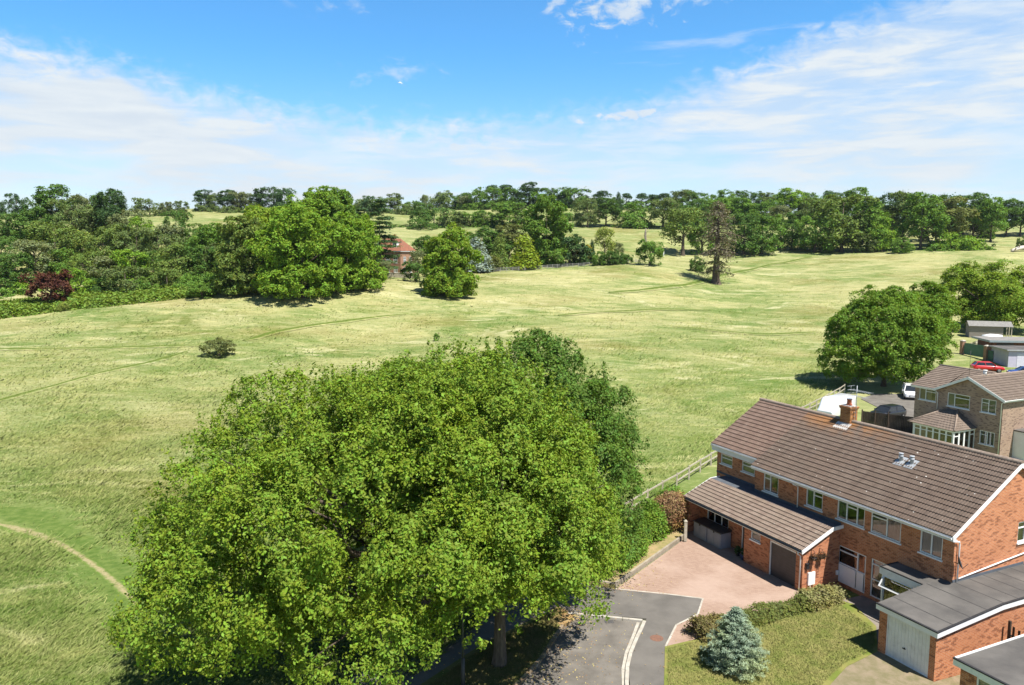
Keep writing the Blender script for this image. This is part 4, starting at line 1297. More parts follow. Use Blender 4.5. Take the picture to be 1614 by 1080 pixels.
# ---- second flat-roofed garage in the corner
c2g = onz(1504.8, 1037, 2.52)
ga, gb_ = ((c2g[0] - GX) * AV[0] + (c2g[1] - GY) * AV[1]), ((c2g[0] - GX) * BV[0] + (c2g[1] - GY) * BV[1])
G2 = thing('flat_roof_extension', 'dark flat roof with white edge over a brick wall with window, in the near corner', 'building', abw(ga, gb_), YAW)
mb = MB(); mb.box(0, 9, -6.4, 0, 2.42, 2.5); mb.build('roof', M['felt'], G2)
mb = MB(); mb.box(-.03, -.002, -6.4, .03, 2.24, 2.475); mb.box(0, 9, .002, .035, 2.24, 2.475); mb.build('fascia', M['white_worn'], G2)
mb = MB(); mb.box(-.05, .05, -6.4, .05, 2.477, 2.53); mb.build('roof_edge', M['felt_dark'], G2)
mb = MB(); mb.box(.051, 9, -.04, .045, 2.478, 2.532); mb.build('edge_trim', M['white_worn'], G2)
mb = MB(); wall_holes(mb, 'x', .22, -6.3, -.12, 0, 2.42, [(-2.9, -.75, .95, 2.1)], .2, -1)
mb.face([(.22, -.12, 0), (.22, -.12, 2.42), (9, -.12, 2.42), (9, -.12, 0)], [(0, 0), (0, 2.42), (9, 2.42), (9, 0)]); mb.build('wall', M['brick'], G2)
window(G2, 'x', .22, -1, -2.9, -.75, .95, 2.1, vs_=(.34, .67), hs=((.34, 1, .7),), curt=[(0, 1, 'curtain_blue')])
# dark picket gate between the garage wall and the corner building
pg = thing('picket_gate', 'dark brown timber gate with stepped pickets against the sunlit garage wall', 'gate', abw(-2.95, .35, 0), YAW)
for y0, z1 in ((.46, 1.95), (-2.1, 2.05)):
    mb = MB(); mb.box(-.05, .05, y0, y0 + .1, 0, z1); mb.build('post', M['dark_fence'], pg)
for k in range(10):
    y = .36 - k * .24
    mb = MB(); mb.box(-.012, .012, y - .075, y + .02, .1, 1.75 - .05 * min(k, 9 - k) * 1.2); mb.build('picket', M['dark_fence'], pg)
mb = MB(); mb.box(.013, .05, -2.0, .46, .35, .43); mb.box(.013, .05, -2.0, .46, 1.25, 1.33); mb.build('rail', M['dark_fence'], pg)

# ------------------------------------------------------------------ the neighbouring buff-brick house with its sun room
H2 = thing('neighbour_house', 'buff brick house with cross gable, brown tiled roof and white-framed sun room', 'house', abw(0, 0), YAW)
FB, EZ2 = 32.95, 5.33
wa0, wa1, lb1 = 19.05, 25.25, 27.55
AP, APZ = 22.15, 6.82
mb = MB()
W2 = [(20.95, 22.35, 3.92, 5.02), (21.95, 24.15, 3.88, 5.08), (19.65, 20.95, 3.95, 5.10)]
holes = [(22.05, 24.2, 3.86, 5.10), (19.66, 21.0, 3.90, 5.12), (19.6, 20.95, 1.06, 2.26), (25.35, 27.1, 3.98, 5.12)]
wall_holes(mb, 'x', FB, wa0, lb1, 0, 5.2, holes, .2, -1)
q = [(FB, wa0, 5.2), (FB, wa0, 5.3), (FB, AP, APZ - .1), (FB, wa1, 5.38), (FB, wa1, 5.2)]
mb.face(q, [(p[1], p[2]) for p in q])
mb.face([(FB, wa0, 0), (42, wa0, 0), (42, wa0, 5.3), (FB, wa0, 5.3)], [(0, 0), (9, 0), (9, 5.3), (0, 5.3)])
q = [(FB, lb1, 0), (FB, lb1, 5.25), (36.7, lb1, 6.85), (40.4, lb1, 5.25), (40.4, lb1, 0)]
mb.face(q[::-1], [(p[0], p[2]) for p in q[::-1]])
mb.face([(42, wa0, 0), (42, lb1, 0), (42, lb1, 5.2), (42, wa0, 5.2)])
mb.build('wall', M['brick_buff'], H2)
mb = MB(); mb.box(FB + .9, FB + .95, wa0 + .2, lb1 - .2, .1, 5.1); mb.build('interior_partition', M['room'], H2)


def tile_field_y(mb, x0, x1, ye, ze, yr, zr, courses, pitch=.3, t=.05, roll=.024, u_off=0):
    """Tile courses on a slope that rises along y: built with x and y exchanged."""
    tmp = MB(); tile_field(tmp, x0, x1, ye, ze, yr, zr, courses, pitch, t, roll, u_off)
    for k, f in enumerate(tmp.f):
        pts = [(tmp.v[i][1], tmp.v[i][0], tmp.v[i][2]) for i in f][::-1]
        mb.face(pts, tmp.uv[k][::-1])
    return mb


mb = MB(); tile_field_y(mb, FB - .3, 42.2, wa0 - .3, EZ2 - .05, AP, APZ, 11, u_off=200); mb.build('roof', M['tile_neigh'], H2)
mb = MB(); tile_field_y(mb, FB - .3, 42.2, wa1 + .15, EZ2 - .05, AP, APZ, 11, u_off=260); mb.build('roof', M['tile_neigh'], H2)
mb = MB(); tile_field(mb, wa1 - .4, lb1 + .3, FB - .3, EZ2 - .05, 36.7, 6.9, 13, u_off=300); mb.build('roof', M['tile_neigh'], H2)
mb = MB(); tile_field(mb, wa1 - 2.6, wa1 - .41, 34.3, EZ2 - .05 + 1.4 * .40, 36.7, 6.9, 8, u_off=290); mb.build('roof', M['tile_neigh'], H2)
mb = MB(); tile_field(mb, wa1 - 3, lb1 + .3, 40.7, EZ2 - .05, 36.7, 6.9, 13, u_off=330); mb.build('roof', M['tile_neigh'], H2)
mb = MB()
mb.tube([(FB - .3, AP, APZ + .02), (42.2, AP, APZ + .02)], .11, 8); mb.tube([(36.7, 22.3, 6.92), (36.7, lb1 + .32, 6.92)], .11, 8)
mb.build('ridge_tiles', M['ridge'], H2)
mb = MB()
for (y0, z0, y1, z1) in ((wa0 - .32, EZ2 - .1, AP, APZ - .02), (wa1 + .17, EZ2 - .1, AP, APZ - .02)):
    a, b = ((y0, z0), (y1, z1)) if y0 < y1 else ((y1, z1), (y0, z0))
    mb.hexa([(FB - .34, a[0], a[1] - .16), (FB - .30, a[0], a[1] - .16), (FB - .30, b[0], b[1] - .16), (FB - .34, b[0], b[1] - .16), (FB - .34, a[0], a[1] + .08), (FB - .30, a[0], a[1] + .08), (FB - .30, b[0], b[1] + .08), (FB - .34, b[0], b[1] + .08)])
mb.build('bargeboard', M['white'], H2)
mb = MB(); mb.box(FB - .29, FB - .26, wa1 + .2, lb1 + .25, EZ2 - .24, EZ2 - .02); mb.box(FB - .26, 42, wa0 - .28, wa0 - .25, EZ2 - .24, EZ2 - .03); mb.build('fascia', M['white'], H2)
mb = MB(); gutter(mb, (FB - .36, lb1 + .3, EZ2 - .06), (FB - .36, wa1 + .2, EZ2 - .06)); mb.build('gutter', M['white_worn'], H2)
mb = MB(); gutter(mb, (FB - .3, wa0 - .36, EZ2 - .06), (42, wa0 - .36, EZ2 - .06)); mb.build('gutter', M['white_worn'], H2)
downpipe(H2, [(FB - .2, wa0 - .3, 5.2), (FB - .06, wa0 + .1, 4.95), (FB - .06, wa0 + .1, 0)], .04)
downpipe(H2, [(FB - .34, wa1 + .3, 5.22), (FB - .06, wa1 - .1, 4.9), (FB - .06, wa1 - .12, 3.4)], .04)
window(H2, 'x', FB, -1, *holes[0], vs_=(.68,), hs=((0, .68, .72),), curt=[(.68, 1, 'curtain_blue')])
window(H2, 'x', FB, -1, *holes[1], vs_=(.5,), hs=((.5, 1, .7),), curt=[(0, 1, 'curtain_blue')])
window(H2, 'x', FB, -1, *holes[2], vs_=(.5,), hs=((.5, 1, .7),), curt=[(0, 1, 'curtain_blue')])
window(H2, 'x', FB, -1, *holes[3], vs_=(.62,), hs=((0, .62, .74),), curt=[(.3, 1, 'curtain')])
mb = MB(); mb.tube([(FB + 2.0, AP + .02, APZ + .05), (FB + 2.0, AP + .02, APZ + .45)], .14, 10); mb.tube([(FB + 2, AP, APZ + .46), (FB + 2, AP, APZ + .52)], .18, 10); mb.build('roof_vent', M['white_worn'], H2)
mb = MB(); mb.tube([(FB - .2, AP, APZ - .3), (FB - .2, AP, APZ + 2.4)], .014, 5); mb.tube([(FB - .45, AP, APZ + 2.3), (FB + .05, AP, APZ + 2.3)], .008, 4); mb.build('aerial_mast', M['black'], H2)
# side door with small flat hood on the sunlit wall
mb = MB(); mb.box(34.6, 37.6, wa0 - 1.3, wa0 - .003, 2.42, 2.52); mb.build('hood', M['felt'], H2)
mb = MB(); mb.box(34.65, 34.75, wa0 - 1.25, wa0 - .003, 0, 2.42); mb.box(34.76, 37.5, wa0 - 1.25, wa0 - 1.2, 0, 1.0); mb.box(34.76, 37.5, wa0 - 1.25, wa0 - 1.2, 2.0, 2.418); mb.build('side_porch', M['white'], H2)
# sun room: dwarf frame of glazed bays under a hipped tiled roof
SA0, SA1, SB0 = 21.35, 25.35, 30.05
mb = MB(); mb.box(SB0 + .06, FB - .003, SA0 + .06, SA1 - .06, .05, .12); mb.box(SB0 + .03, SB0 + .17, SA0 + .1, SA1 - .1, .1, .55); mb.build('sun_room_base', M['brick_buff'], H2)
nb = 6
for k in range(nb):
    y0 = SA0 + .1 + (SA1 - SA0 - .2) * k / nb; y1 = SA0 + .1 + (SA1 - SA0 - .2) * (k + 1) / nb
    window(H2, 'x', SB0 + .03, -1, y0, y1, .58, 2.22, hs=((0, 1, .78),), sill=False, name='sun_room_window', w=.07, setback=0)
for k, (x0, x1) in enumerate(((SB0 + .1, SB0 + .8), (SB0 + .8, SB0 + 1.5), (SB0 + 1.5, SB0 + 2.2), (SB0 + 2.2, FB - .01))):
    window(H2, 'y', SA0 + .03, -1, x0, x1, .15, 2.22, hs=((0, 1, .8),) if k in (0, 3) else (), sill=False, name='sun_room_window', w=.09, setback=0)
mb = MB(); mb.box(SB0 + .0, SB0 + .10, SA0, SA0 + .10, .1, 2.26); mb.box(SB0 + .0, SB0 + .10, SA1 - .1, SA1, .1, 2.26); mb.box(SB0 - .04, SB0 + .1, SA0 - .04, SA1 + .04, 2.23, 2.36); mb.box(SB0 + .101, FB - .003, SA0 - .04, SA0 + .1, 2.23, 2.36); mb.build('sun_room_frame', M['white'], H2)
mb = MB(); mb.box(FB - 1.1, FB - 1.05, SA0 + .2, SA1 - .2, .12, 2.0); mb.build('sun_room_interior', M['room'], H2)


def hip_tiles(mb, e0, e1, r0, r1, courses, pitch=.3):
    """Tile courses on a hipped slope from eave line e0-e1 up to ridge line r0-r1."""
    e0, e1, r0, r1 = map(Vector, (e0, e1, r0, r1))
    n = (e1 - e0).cross(r0 - e0).normalized()
    if n.z < 0:
        n = -n
    for k in range(courses):
        s0, s1 = k / courses, (k + 1) / courses
        a, b = e0.lerp(r0, s0), e1.lerp(r1, s0); c, d = e1.lerp(r1, s1), e0.lerp(r0, s1)
        L = (b - a).length; m = max(1, int(L / (pitch / 2)))
        for j in range(m):
            f0, f1 = j / m, (j + 1) / m
            h0, h1 = (.018 if j % 2 else 0), (.018 if j % 2 == 0 else 0)
            q = [a.lerp(b, f0) + n * (.034 + h0), a.lerp(b, f1) + n * (.034 + h1), d.lerp(c, f1) + n * h1, d.lerp(c, f0) + n * h0]
            uv = [(j / 2 + .01, k + .02), (j / 2 + .49, k + .02), (j / 2 + .49, k + .98), (j / 2 + .01, k + .98)]
            if (q[1] - q[0]).cross(q[3] - q[0]).dot(n) < 0:
                q = q[::-1]; uv = uv[::-1]
            mb.face(q, uv)
            g = [a.lerp(b, f0) - n * .01, a.lerp(b, f1) - n * .01, a.lerp(b, f1) + n * (.034 + h1), a.lerp(b, f0) + n * (.034 + h0)]
            mb.face(g, [(j / 2 + .01, k + .02)] * 4)


R0, R1 = (FB - .01, SA0 + 1.75, 3.62), (FB - .01, SA1 - 1.35, 3.62)
C0, C1 = (SB0 - .14, SA0 - .15, 2.34), (SB0 - .14, SA1 + .45, 2.34)
mb = MB(); hip_tiles(mb, C0, C1, R0, R1, 9); hip_tiles(mb, (FB - .01, SA0 - .15, 2.34), C0, R0, R0, 9); hip_tiles(mb, C1, (FB - .01, SA1 + .45, 2.34), R1, R1, 9)
mb.build('sun_room_roof', M['tile_neigh'], H2)
mb = MB(); mb.tube([Vector(C0) + Vector((0, 0, .05)), Vector(R0) + Vector((0, 0, .05))], .08, 8); mb.tube([Vector(C1) + Vector((0, 0, .05)), Vector(R1) + Vector((0, 0, .05))], .08, 8); mb.build('sun_room_hip', M['ridge'], H2)

# garden ground behind the main house, access drive beyond
slab('back_lawn', [abw(23, 9.4), abw(-8, 9.4), abw(-8, 31), abw(19, 31), abw(27, 31)], .05, M['lawn'])
slab('access_drive', [abw(30, 33.2), abw(30, 42), abw(26, 60), abw(40, 72), abw(50, 60), abw(44, 45), abw(37.6, 41.5), abw(36.6, 37)], .05, M['tarmac'])
slab('access_track', [abw(45, 66), abw(40, 72), abw(55, 78), abw(62, 88), abw(66, 92), abw(70, 91), abw(64.5, 82), abw(54, 66)], .055, M['tarmac'])

# ------------------------------------------------------------------ fences
PF = thing('post_and_rail_fence', 'weathered two-rail timber fence between the meadow and the house gardens', 'fence', (13.2, 58, 0))
line = np.array([(5.5, 47.0), (9.2, 52.4), (13.0, 57.6), (16.4, 62.6), (22, 70), (31.5, 82.2), (36.5, 88.5), (42.5, 96.5)])
seg = np.r_[0, np.cumsum(np.linalg.norm(np.diff(line, axis=0), axis=1))]
npost = int(seg[-1] / 2.35)
pp = [(float(np.interp(t, seg, line[:, 0])), float(np.interp(t, seg, line[:, 1]))) for t in np.linspace(0, seg[-1], npost)]
prg = random.Random(5)
for i, (x, y) in enumerate(pp):
    z = tz1(x, y)
    mb = MB(); lx, ly = x - 13.2, y - 58
    mb.beam((lx, ly, z - .2), (lx + prg.uniform(-.03, .03), ly, z + 1.14), .11, .11); mb.build('post', M['oak_fence'], PF)
    if i:
        x0, y0 = pp[i - 1]; z0 = tz1(x0, y0)
        for h in ((.52, 1.02) if not (3 < i < 6) else (1.02,)):
            mb = MB(); mb.beam((x0 - 13.2, y0 - 58, z0 + h + prg.uniform(-.03, .03)), (lx, ly, z + h + prg.uniform(-.03, .03)), .05, .11); mb.build('rail', M['oak_fence'], PF)

DF = thing('garden_fence', 'dark stained close-boarded garden fence below the parked dark car', 'fence', onz(1358, 673, 0))
o_ = Vector(onz(1358, 673, 0)); p1 = Vector(onz(1444, 658, 1.7)); p1.z = 0
d = (p1 - o_); L = d.length; d.normalize()
nb = int(L / .15)
rngf = random.Random(3)
for s in range(0, nb, 12):
    mb = MB()
    for k in range(s, min(nb, s + 12)):
        mb.board(d * (k * .15), d, .142, .02, .05, 1.68 + rngf.uniform(-.03, .03))
    mb.build('board_panel', M['dark_fence'], DF)
for k in range(0, 5):
    q = d * (L * k / 4) + Vector((d.y, -d.x, 0)) * .06
    mb = MB(); mb.beam(q, q + Vector((0, 0, 1.85)), .1, .1); mb.build('post', M['dark_fence'], DF)

# ------------------------------------------------------------------ vehicles
def section_body(mb, xs, prof, glassy=None):
    """Loft cross-sections: for each x a list of (y, z) half-outline from the sill up to the roof centre; mirrored in y."""
    rings = []
    for x, hp in zip(xs, prof):
        r = [(x, y, z) for y, z in hp] + [(x, -y, z) for y, z in hp[::-1]]
        rings.append(r)
    n = len(rings[0])
    for a, b in zip(rings, rings[1:]):
        for k in range(n - 1):
            mb.face([a[k], b[k], b[k + 1], a[k + 1]], sm=True)
        mb.face([a[n - 1], b[n - 1], b[0], a[0]])
    mb.face(rings[0]); mb.face(rings[-1][::-1])


def make_car(name, label, cat, loc, rz, color, L=4.1, W=1.74, Ht=1.46, kind='hatch', cabrio=False):
    """x forward. Body shell with bonnet, cabin and tail; glasshouse, wheels (tyre + rim), lamps as parts."""
    t = thing(name, label, cat, loc, rz)
    bm_ = paint('paint_' + name + str(int(loc[0] * 10)), color)
    h = W / 2; f = L / 2
    tail = .93 if kind == 'hatch' else .98
    belt = [(f, .62), (f - .12, .72), (f - .55, .84), (f - 1.15, .93), (0, .96), (-f + .55, .98), (-f + .1, tail), (-f, .78)]
    xs = [p[0] for p in belt]
    prof = []
    for i, (x, z) in enumerate(belt):
        k = {0: .80, 1: .90, len(belt) - 1: .84, len(belt) - 2: .93}.get(i, 1.0)
        low_ = .30 if 0 < i < len(belt) - 1 else .38
        prof.append([(h * k * .92, low_), (h * k, .50 if z > .6 else z - .1), (h * k, z - .12), (h * k * .93, z - .02), (h * k * .6, z + .012)])
    m_ = MB(); section_body(m_, xs, prof); m_.build('body', bm_, t)
    # cabin: roof skin over a glasshouse
    if kind == 'hatch':
        base = [(f - 1.05, .92), (-f + .18, .95)]; roofx = [(f - 1.75, Ht), (-f + .62, Ht - .03)]
    else:
        base = [(f - 1.2, .92), (-f + .62, .97)]; roofx = [(f - 1.95, Ht), (-f + 1.25, Ht - .03)]
    g = MB()
    yb, yr = h * .93, h * .72
    bx0, bx1 = base[0][0], base[1][0]; rx0, rx1 = roofx[0][0], roofx[1][0]; rz_ = Ht - .06
    g.hexa([(bx1, -yb, .90), (bx0, -yb, .88), (bx0, yb, .88), (bx1, yb, .90), (rx1, -yr, rz_), (rx0, -yr, rz_), (rx0, yr, rz_), (rx1, yr, rz_)])
    g.build('windows', M['car_glass'], t)
    r = MB(); xs2 = [rx0 + .06, rx0 - .2, (rx0 + rx1) / 2, rx1 + .2, rx1 - .08]
    section_body(r, xs2, [[(yr * 1.03, rz_ - .005), (yr * .98, rz_ + (.03 if 0 < i < 4 else .012)), (yr * .6, Ht + (.0 if 0 < i < 4 else -.035))] for i in range(5)])
    r.build('roof', bm_, t)
    pm = MB()
    for s in (-1, 1):
        for (x0, z0, x1, z1) in ((bx0 + .02, .90, rx0 + .03, rz_), ((bx0 + bx1) / 2 - .02, .92, (rx0 + rx1) / 2 - .05, rz_), (bx1 + .0, .92, rx1 - .05, rz_)):
            pm.beam((x0, s * (yb + .01), z0), (x1, s * (yr + .015), z1), .09, .05)
    pm.build('window_pillar', bm_, t)
    for sx_ in (f - .78, -f + .72):
        for s in (-1, 1):
            w = MB(); w.tube([(sx_, s * (h - .20), .31), (sx_, s * (h - .01), .31)], .31, 18); wo_ = w.build('wheel', M['tyre'], t)
            w = MB(); w.tube([(sx_, s * (h - .012), .31), (sx_, s * (h + .004), .31)], .20, 12); w.build('rim', M['alloy'], wo_)
    for s in (-1, 1):
        l = MB(); l.box(f - .16, f - .03, s * h * .50, s * h * .84, .60, .72); l.build('headlight', M['lamp_glass'], t)
        l = MB(); l.box(-f - .005, -f + .12, s * h * .60, s * h * .84, .66, .82); l.build('tail_light', M['red_lens'], t)
        l = MB(); l.box(bx0 - .35, bx0 - .2, s * (h + .0), s * (h + .16), .92, 1.04); l.build('wing_mirror', bm_, t)
    l = MB(); l.box(f - .012, f + .012, -h * .42, h * .42, .44, .60); l.build('grille', M['black'], t)
    l = MB(); l.box(f - .02, f + .016, -.26, .26, .40, .435 + .08); l.build('number_plate', M['white'], t)
    return t


vx = onz(1322, 661, 0)
V = thing('campervan', 'white high-roofed van parked beyond the ridge by the meadow fence', 'van', (vx[0] + .2, vx[1] + 1.2, .05), math.radians(128 + 90))
vp = paint('van_white', (.80, .81, .82))
mb = MB()
section_body(mb, [2.75, 2.70, 2.35, 1.9, 1.5, -2.6, -2.68], [[(.85, .45), (.92, .55), (.92, .85), (.88, .95), (.6, .98)], [(.95, .34), (1.02, .5), (1.02, 1.0), (.95, 1.08), (.6, 1.12)], [(.96, .32), (1.03, .5), (1.03, 1.2), (.98, 1.34), (.7, 1.38)],
                  [(.98, .32), (1.04, .5), (1.04, 1.6), (1.0, 2.08), (.8, 2.14)], [(.98, .32), (1.04, .5), (1.04, 2.1), (1.02, 2.42), (.9, 2.50)], [(.98, .32), (1.04, .5), (1.04, 2.1), (1.02, 2.46), (.9, 2.54)], [(.95, .36), (1.0, .5), (1.0, 2.1), (.98, 2.40), (.85, 2.48)]])
V.scale = (.88, .9, .88)
mb.build('body', vp, V)
mb = MB()
for s in (-1, 1):
    mb.hexa([(.75, s * 1.0 - .012, 1.3), (1.7, s * 1.0 - .012, 1.3), (1.7, s * 1.0 + .012, 1.3), (.75, s * 1.0 + .012, 1.3), (.75, s * .95 - .012, 1.95), (1.45, s * .95 - .012, 1.95), (1.45, s * .95 + .012, 1.95), (.75, s * .95 + .012, 1.95)])
mb.hexa([(2.16, -.85, 1.33), (2.20, -.85, 1.31), (2.20, .85, 1.31), (2.16, .85, 1.33), (1.66, -.75, 2.02), (1.70, -.75, 2.02), (1.70, .75, 2.02), (1.66, .75, 2.02)])
mb.build('windows', M['car_glass'], V)
for sx_ in (1.75, -1.5):
    for s in (-1, 1):
        mb = MB(); mb.tube([(sx_, s * .78, .34), (sx_, s * 1.0, .34)], .34, 18); w_ = mb.build('wheel', M['tyre'], V)
        mb = MB(); mb.tube([(sx_, s * 1.0, .34), (sx_, s * 1.015, .34)], .2, 12); mb.build('rim', M['alloy'], w_)
for s in (-1, 1):
    mb = MB(); mb.box(2.46, 2.57, s * .5, s * .82, .72, .9); mb.build('headlight', M['lamp_glass'], V)
    mb = MB(); mb.box(-2.515, -2.46, s * .78, s * .95, .9, 1.3); mb.build('tail_light', M['red_lens'], V)

cp = onz(1390, 668, 0)
make_car('parked_car', 'black car parked behind the dark garden fence', 'car', (cp[0] + 1.6, cp[1] + 2.2, .055), math.radians(24 + 180), (.012, .013, .016))
cp = onz(1437, 632, 0)
make_car('parked_car', 'white car half hidden behind the buff brick house', 'car', (cp[0] + .9, cp[1] + 2.0, .055), math.radians(248), (.78, .78, .79), L=4.3, W=1.8, Ht=1.6)
cp = hit(1560, 587)
make_car('parked_car', 'bright red car parked beyond the buff brick house', 'car', (cp[0], cp[1] + .6, cp[2] + .03), math.radians(-14), (.55, .012, .014))
cp = hit(1607, 596)
make_car('parked_car', 'blue car nosing out beside the pale rendered garage', 'car', (cp[0] + 1.3, cp[1] + 1.0, cp[2] + .03), math.radians(160), (.02, .06, .26))

# ------------------------------------------------------------------ yard beyond: green gates, brick piers, shed, rendered garage
def gp(u, v):
    h = hit(u, v); return Vector((h[0], h[1], 0)), h[2]


a0, az = gp(1519, 559); a1, bz = gp(1551, 567)
d = (a1 - a0).normalized(); L = (a1 - a0).length
tg = thing('green_gates', 'pair of tall green close-boarded gates between brick piers', 'gate', (a0.x, a0.y, az))
for k in range(2):
    mb = MB(); n = 9
    for j in range(n):
        t0 = d * (L * (k + j / n) / 2 + .01); t1 = d * (L * (k + (j + .92) / n) / 2 + .01)
        mb.board((t0 + t1) / 2, d, (t1 - t0).length, .03, .08, 1.9 + .08 * math.sin(3.14 * (j + .5) / n))
    mb.build('gate_leaf', mat('green_gate_paint', (.10, .20, .14), (.08, .165, .115), 2, .7, .3), tg)
mb = MB(); mb.beam(Vector((0, 0, .35)) + Vector((d.y, -d.x, 0)) * -.04, d * L + Vector((0, 0, .35)) + Vector((d.y, -d.x, 0)) * -.04, .04, .12); mb.build('rail', M['dark_fence'], tg)
for i, (p, z, lab) in enumerate(((a0 - d * .35, az, 'brick gate pier at the track side of the green gates'), (a1 + d * .4, bz, 'brick gate pier between the green gates and the shed yard'))):
    t = thing('gate_pier', lab, 'gate pier', (p.x, p.y, z - .1), math.atan2(d.y, d.x), 'brick piers of the green gates')
    mb = MB(); mb.box(-.3, .3, -.3, .3, 0, 2.25); mb.build('shaft', M['brick_far'], t)
    mb = MB(); mb.box(-.36, .36, -.36, .36, 2.251, 2.34); mb.hexa([(-.3, -.3, 2.341), (.3, -.3, 2.341), (.3, .3, 2.341), (-.3, .3, 2.341), (-.1, -.1, 2.48), (.1, -.1, 2.48), (.1, .1, 2.48), (-.1, .1, 2.48)]); mb.build('cap', M['kerb'], t)
p = a1 + d * 1.2; mb = MB(); t = thing('green_fence', 'short green fence panel beside the right-hand brick pier', 'fence', (p.x, p.y, bz), math.atan2(d.y, d.x))
for j in range(8):
    mb.box(-.6 + j * .15, -.6 + j * .15 + .14, -.015, .015, .05, 1.6)
mb.build('boards', mat('green_panel_paint', (.09, .17, .13), (.07, .14, .1), 2, .7, .3), t)
mb = MB(); mb.box(-.6, .6, .016, .05, 1.2, 1.28); mb.build('rail', M['dark_fence'], t)

sp0 = ond(1552, 552, 141); sz = tz1(sp0[0], sp0[1])
sh = thing('garden_shed', 'long timber shed with pale roof and verandah posts behind the green gates', 'shed', (sp0[0], sp0[1], sz), math.radians(-20))
wood = mat('greyed_shed_boards', (.25, .225, .20), (.19, .165, .14), 3, .9, .2, stretch=(.4, .4, 8))
mb = MB(); mb.box(-3.0, 2.4, -1.6, 1.6, 0, 2.25); mb.face([(2.4, -1.6, 2.25), (2.4, 1.6, 2.25), (2.4, 0, 2.9)]); mb.face([(-3, 1.6, 2.25), (-3, -1.6, 2.25), (-3, 0, 2.9)]); mb.build('wall', wood, sh)
mb = MB(); mb.hexa([(-3.2, -1.9, 2.12), (3.9, -1.9, 2.12), (3.9, 0, 2.92), (-3.2, 0, 2.92), (-3.2, -1.9, 2.2), (3.9, -1.9, 2.2), (3.9, 0, 3.0), (-3.2, 0, 3.0)]); mb.hexa([(-3.2, .001, 2.92), (3.9, .001, 2.92), (3.9, 1.9, 2.12), (-3.2, 1.9, 2.12), (-3.2, .001, 3.0), (3.9, .001, 3.0), (3.9, 1.9, 2.2), (-3.2, 1.9, 2.2)]); mb.build('roof', mat('pale_shed_felt', (.24, .232, .215), (.18, .172, .16), 3, .9), sh)
for y in (-1.7, 0, 1.7):
    mb = MB(); mb.box(3.6, 3.75, y - .07, y + .07, 0, 2.2); mb.build('verandah_post', M['oak_fence'], sh)
mb = MB(); mb.box(2.401, 2.45, -.6, .4, .1, 2.0); mb.build('door', M['room'], sh)
gp0 = ond(1585, 590, 122); gz_ = tz1(gp0[0], gp0[1])
gt_ = thing('brick_garage', 'low brown brick garage with grey-edged flat roof beyond the red car', 'garage', (gp0[0] + 2.5, gp0[1] + 2.0, gz_), math.radians(-8))
mb = MB(); mb.box(-4.2, 5, -2.0, 3.5, -.2, 2.2); mb.build('wall', brick_mat('dark_brown_brick', (.20, .085, .055), (.16, .065, .045), (.2, .16, .13), (.1, .05, .035)), gt_)
mb = MB(); mb.box(-5.0, 5.5, -2.5, 4.0, 2.42, 2.50); mb.build('roof', mat('pale_chipping_roof', (.25, .236, .215), (.19, .178, .162), 1.5, .9), gt_)
mb = MB(); mb.box(-5.03, 5.53, -2.53, -2.501, 2.2, 2.52); mb.box(-5.03, -5.001, -2.5, 4.0, 2.2, 2.52); mb.build('fascia', mat('grey_blue_fascia', (.27, .32, .335), (.23, .275, .29), 2, .5), gt_)
mb = MB(); mb.box(-3.7, -1.2, -2.04, -2.001, 0, 2.05); mb.build('garage_door', M['gdoor'], gt_)
rp0 = ond(1585, 594, 113); rz0 = tz1(rp0[0], rp0[1])
rg = thing('rendered_garage', 'pale lilac rendered garage with flat roof at the right edge', 'garage', (rp0[0] + .2, rp0[1], rz0), math.radians(-6))
mb = MB(); mb.box(0, 7, 0, 5, -.2, 2.55); mb.build('wall', mat('lilac_render', (.50, .47, .58), (.44, .41, .52), 1, .85, .2), rg)
mb = MB(); mb.box(-.35, 7, -.3, 5.2, 2.551, 2.66); mb.build('roof', M['felt'], rg)
mb = MB(); mb.box(-.38, 7, -.33, -.301, 2.5, 2.68); mb.box(-.38, -.351, -.3, 5.2, 2.5, 2.68); mb.build('fascia', mat('grey_fascia', (.4, .41, .42), (.34, .35, .36), 2, .6), rg)
mb = MB(); mb.box(1.2, 3.6, -.03, -.002, 0, 2.1); mb.build('garage_door', mat('white_garage_steel', (.62, .6, .70), (.55, .53, .63), 2, .5), rg)
cp = ond(1563, 541, 131); cz = tz1(cp[0], cp[1])
cv = thing('covered_trailer', 'white sheeted trailer showing above the green gates', 'trailer', (cp[0], cp[1], cz), math.radians(10))
mb = MB(); section_body(mb, [1.6, 1.5, 0, -1.5, -1.6], [[(.5, .8), (.55, 1.4), (.35, 1.7)], [(.8, .6), (.85, 1.6), (.5, 2.0)], [(.85, .6), (.9, 1.75), (.5, 2.15)], [(.8, .6), (.85, 1.6), (.5, 2.0)], [(.5, .8), (.55, 1.4), (.35, 1.7)]]); mb.build('cover', M['white'], cv)
for s in (-1, 1):
    mb = MB(); mb.tube([(0, s * .75, .3), (0, s * .92, .3)], .3, 14); mb.build('wheel', M['tyre'], cv)
mb = MB(); mb.box(-1.5, 1.5, -.7, .7, .45, .62); mb.beam((1.5, 0, .5), (2.4, 0, .5), .08, .08); mb.build('chassis', M['black'], cv)
pa, paz = gp(1505, 563); pb, pbz = gp(1538, 541)
wf = thing('picket_fence', 'pale paling fence running back from the green gates under the trees', 'fence', (a0.x, a0.y, az))
e = Vector((12.0, 13.0, 0)); n = 40
wm = mat('pale_palings', (.50, .47, .38), (.42, .39, .31), 3, .9)
for s in range(4):
    mb = MB()
    for k in range(s * 10, s * 10 + 10):
        mb.board(e * (k / n), e, .2, .03, .1, 1.55)
    mb.build('paling_panel', wm, wf)
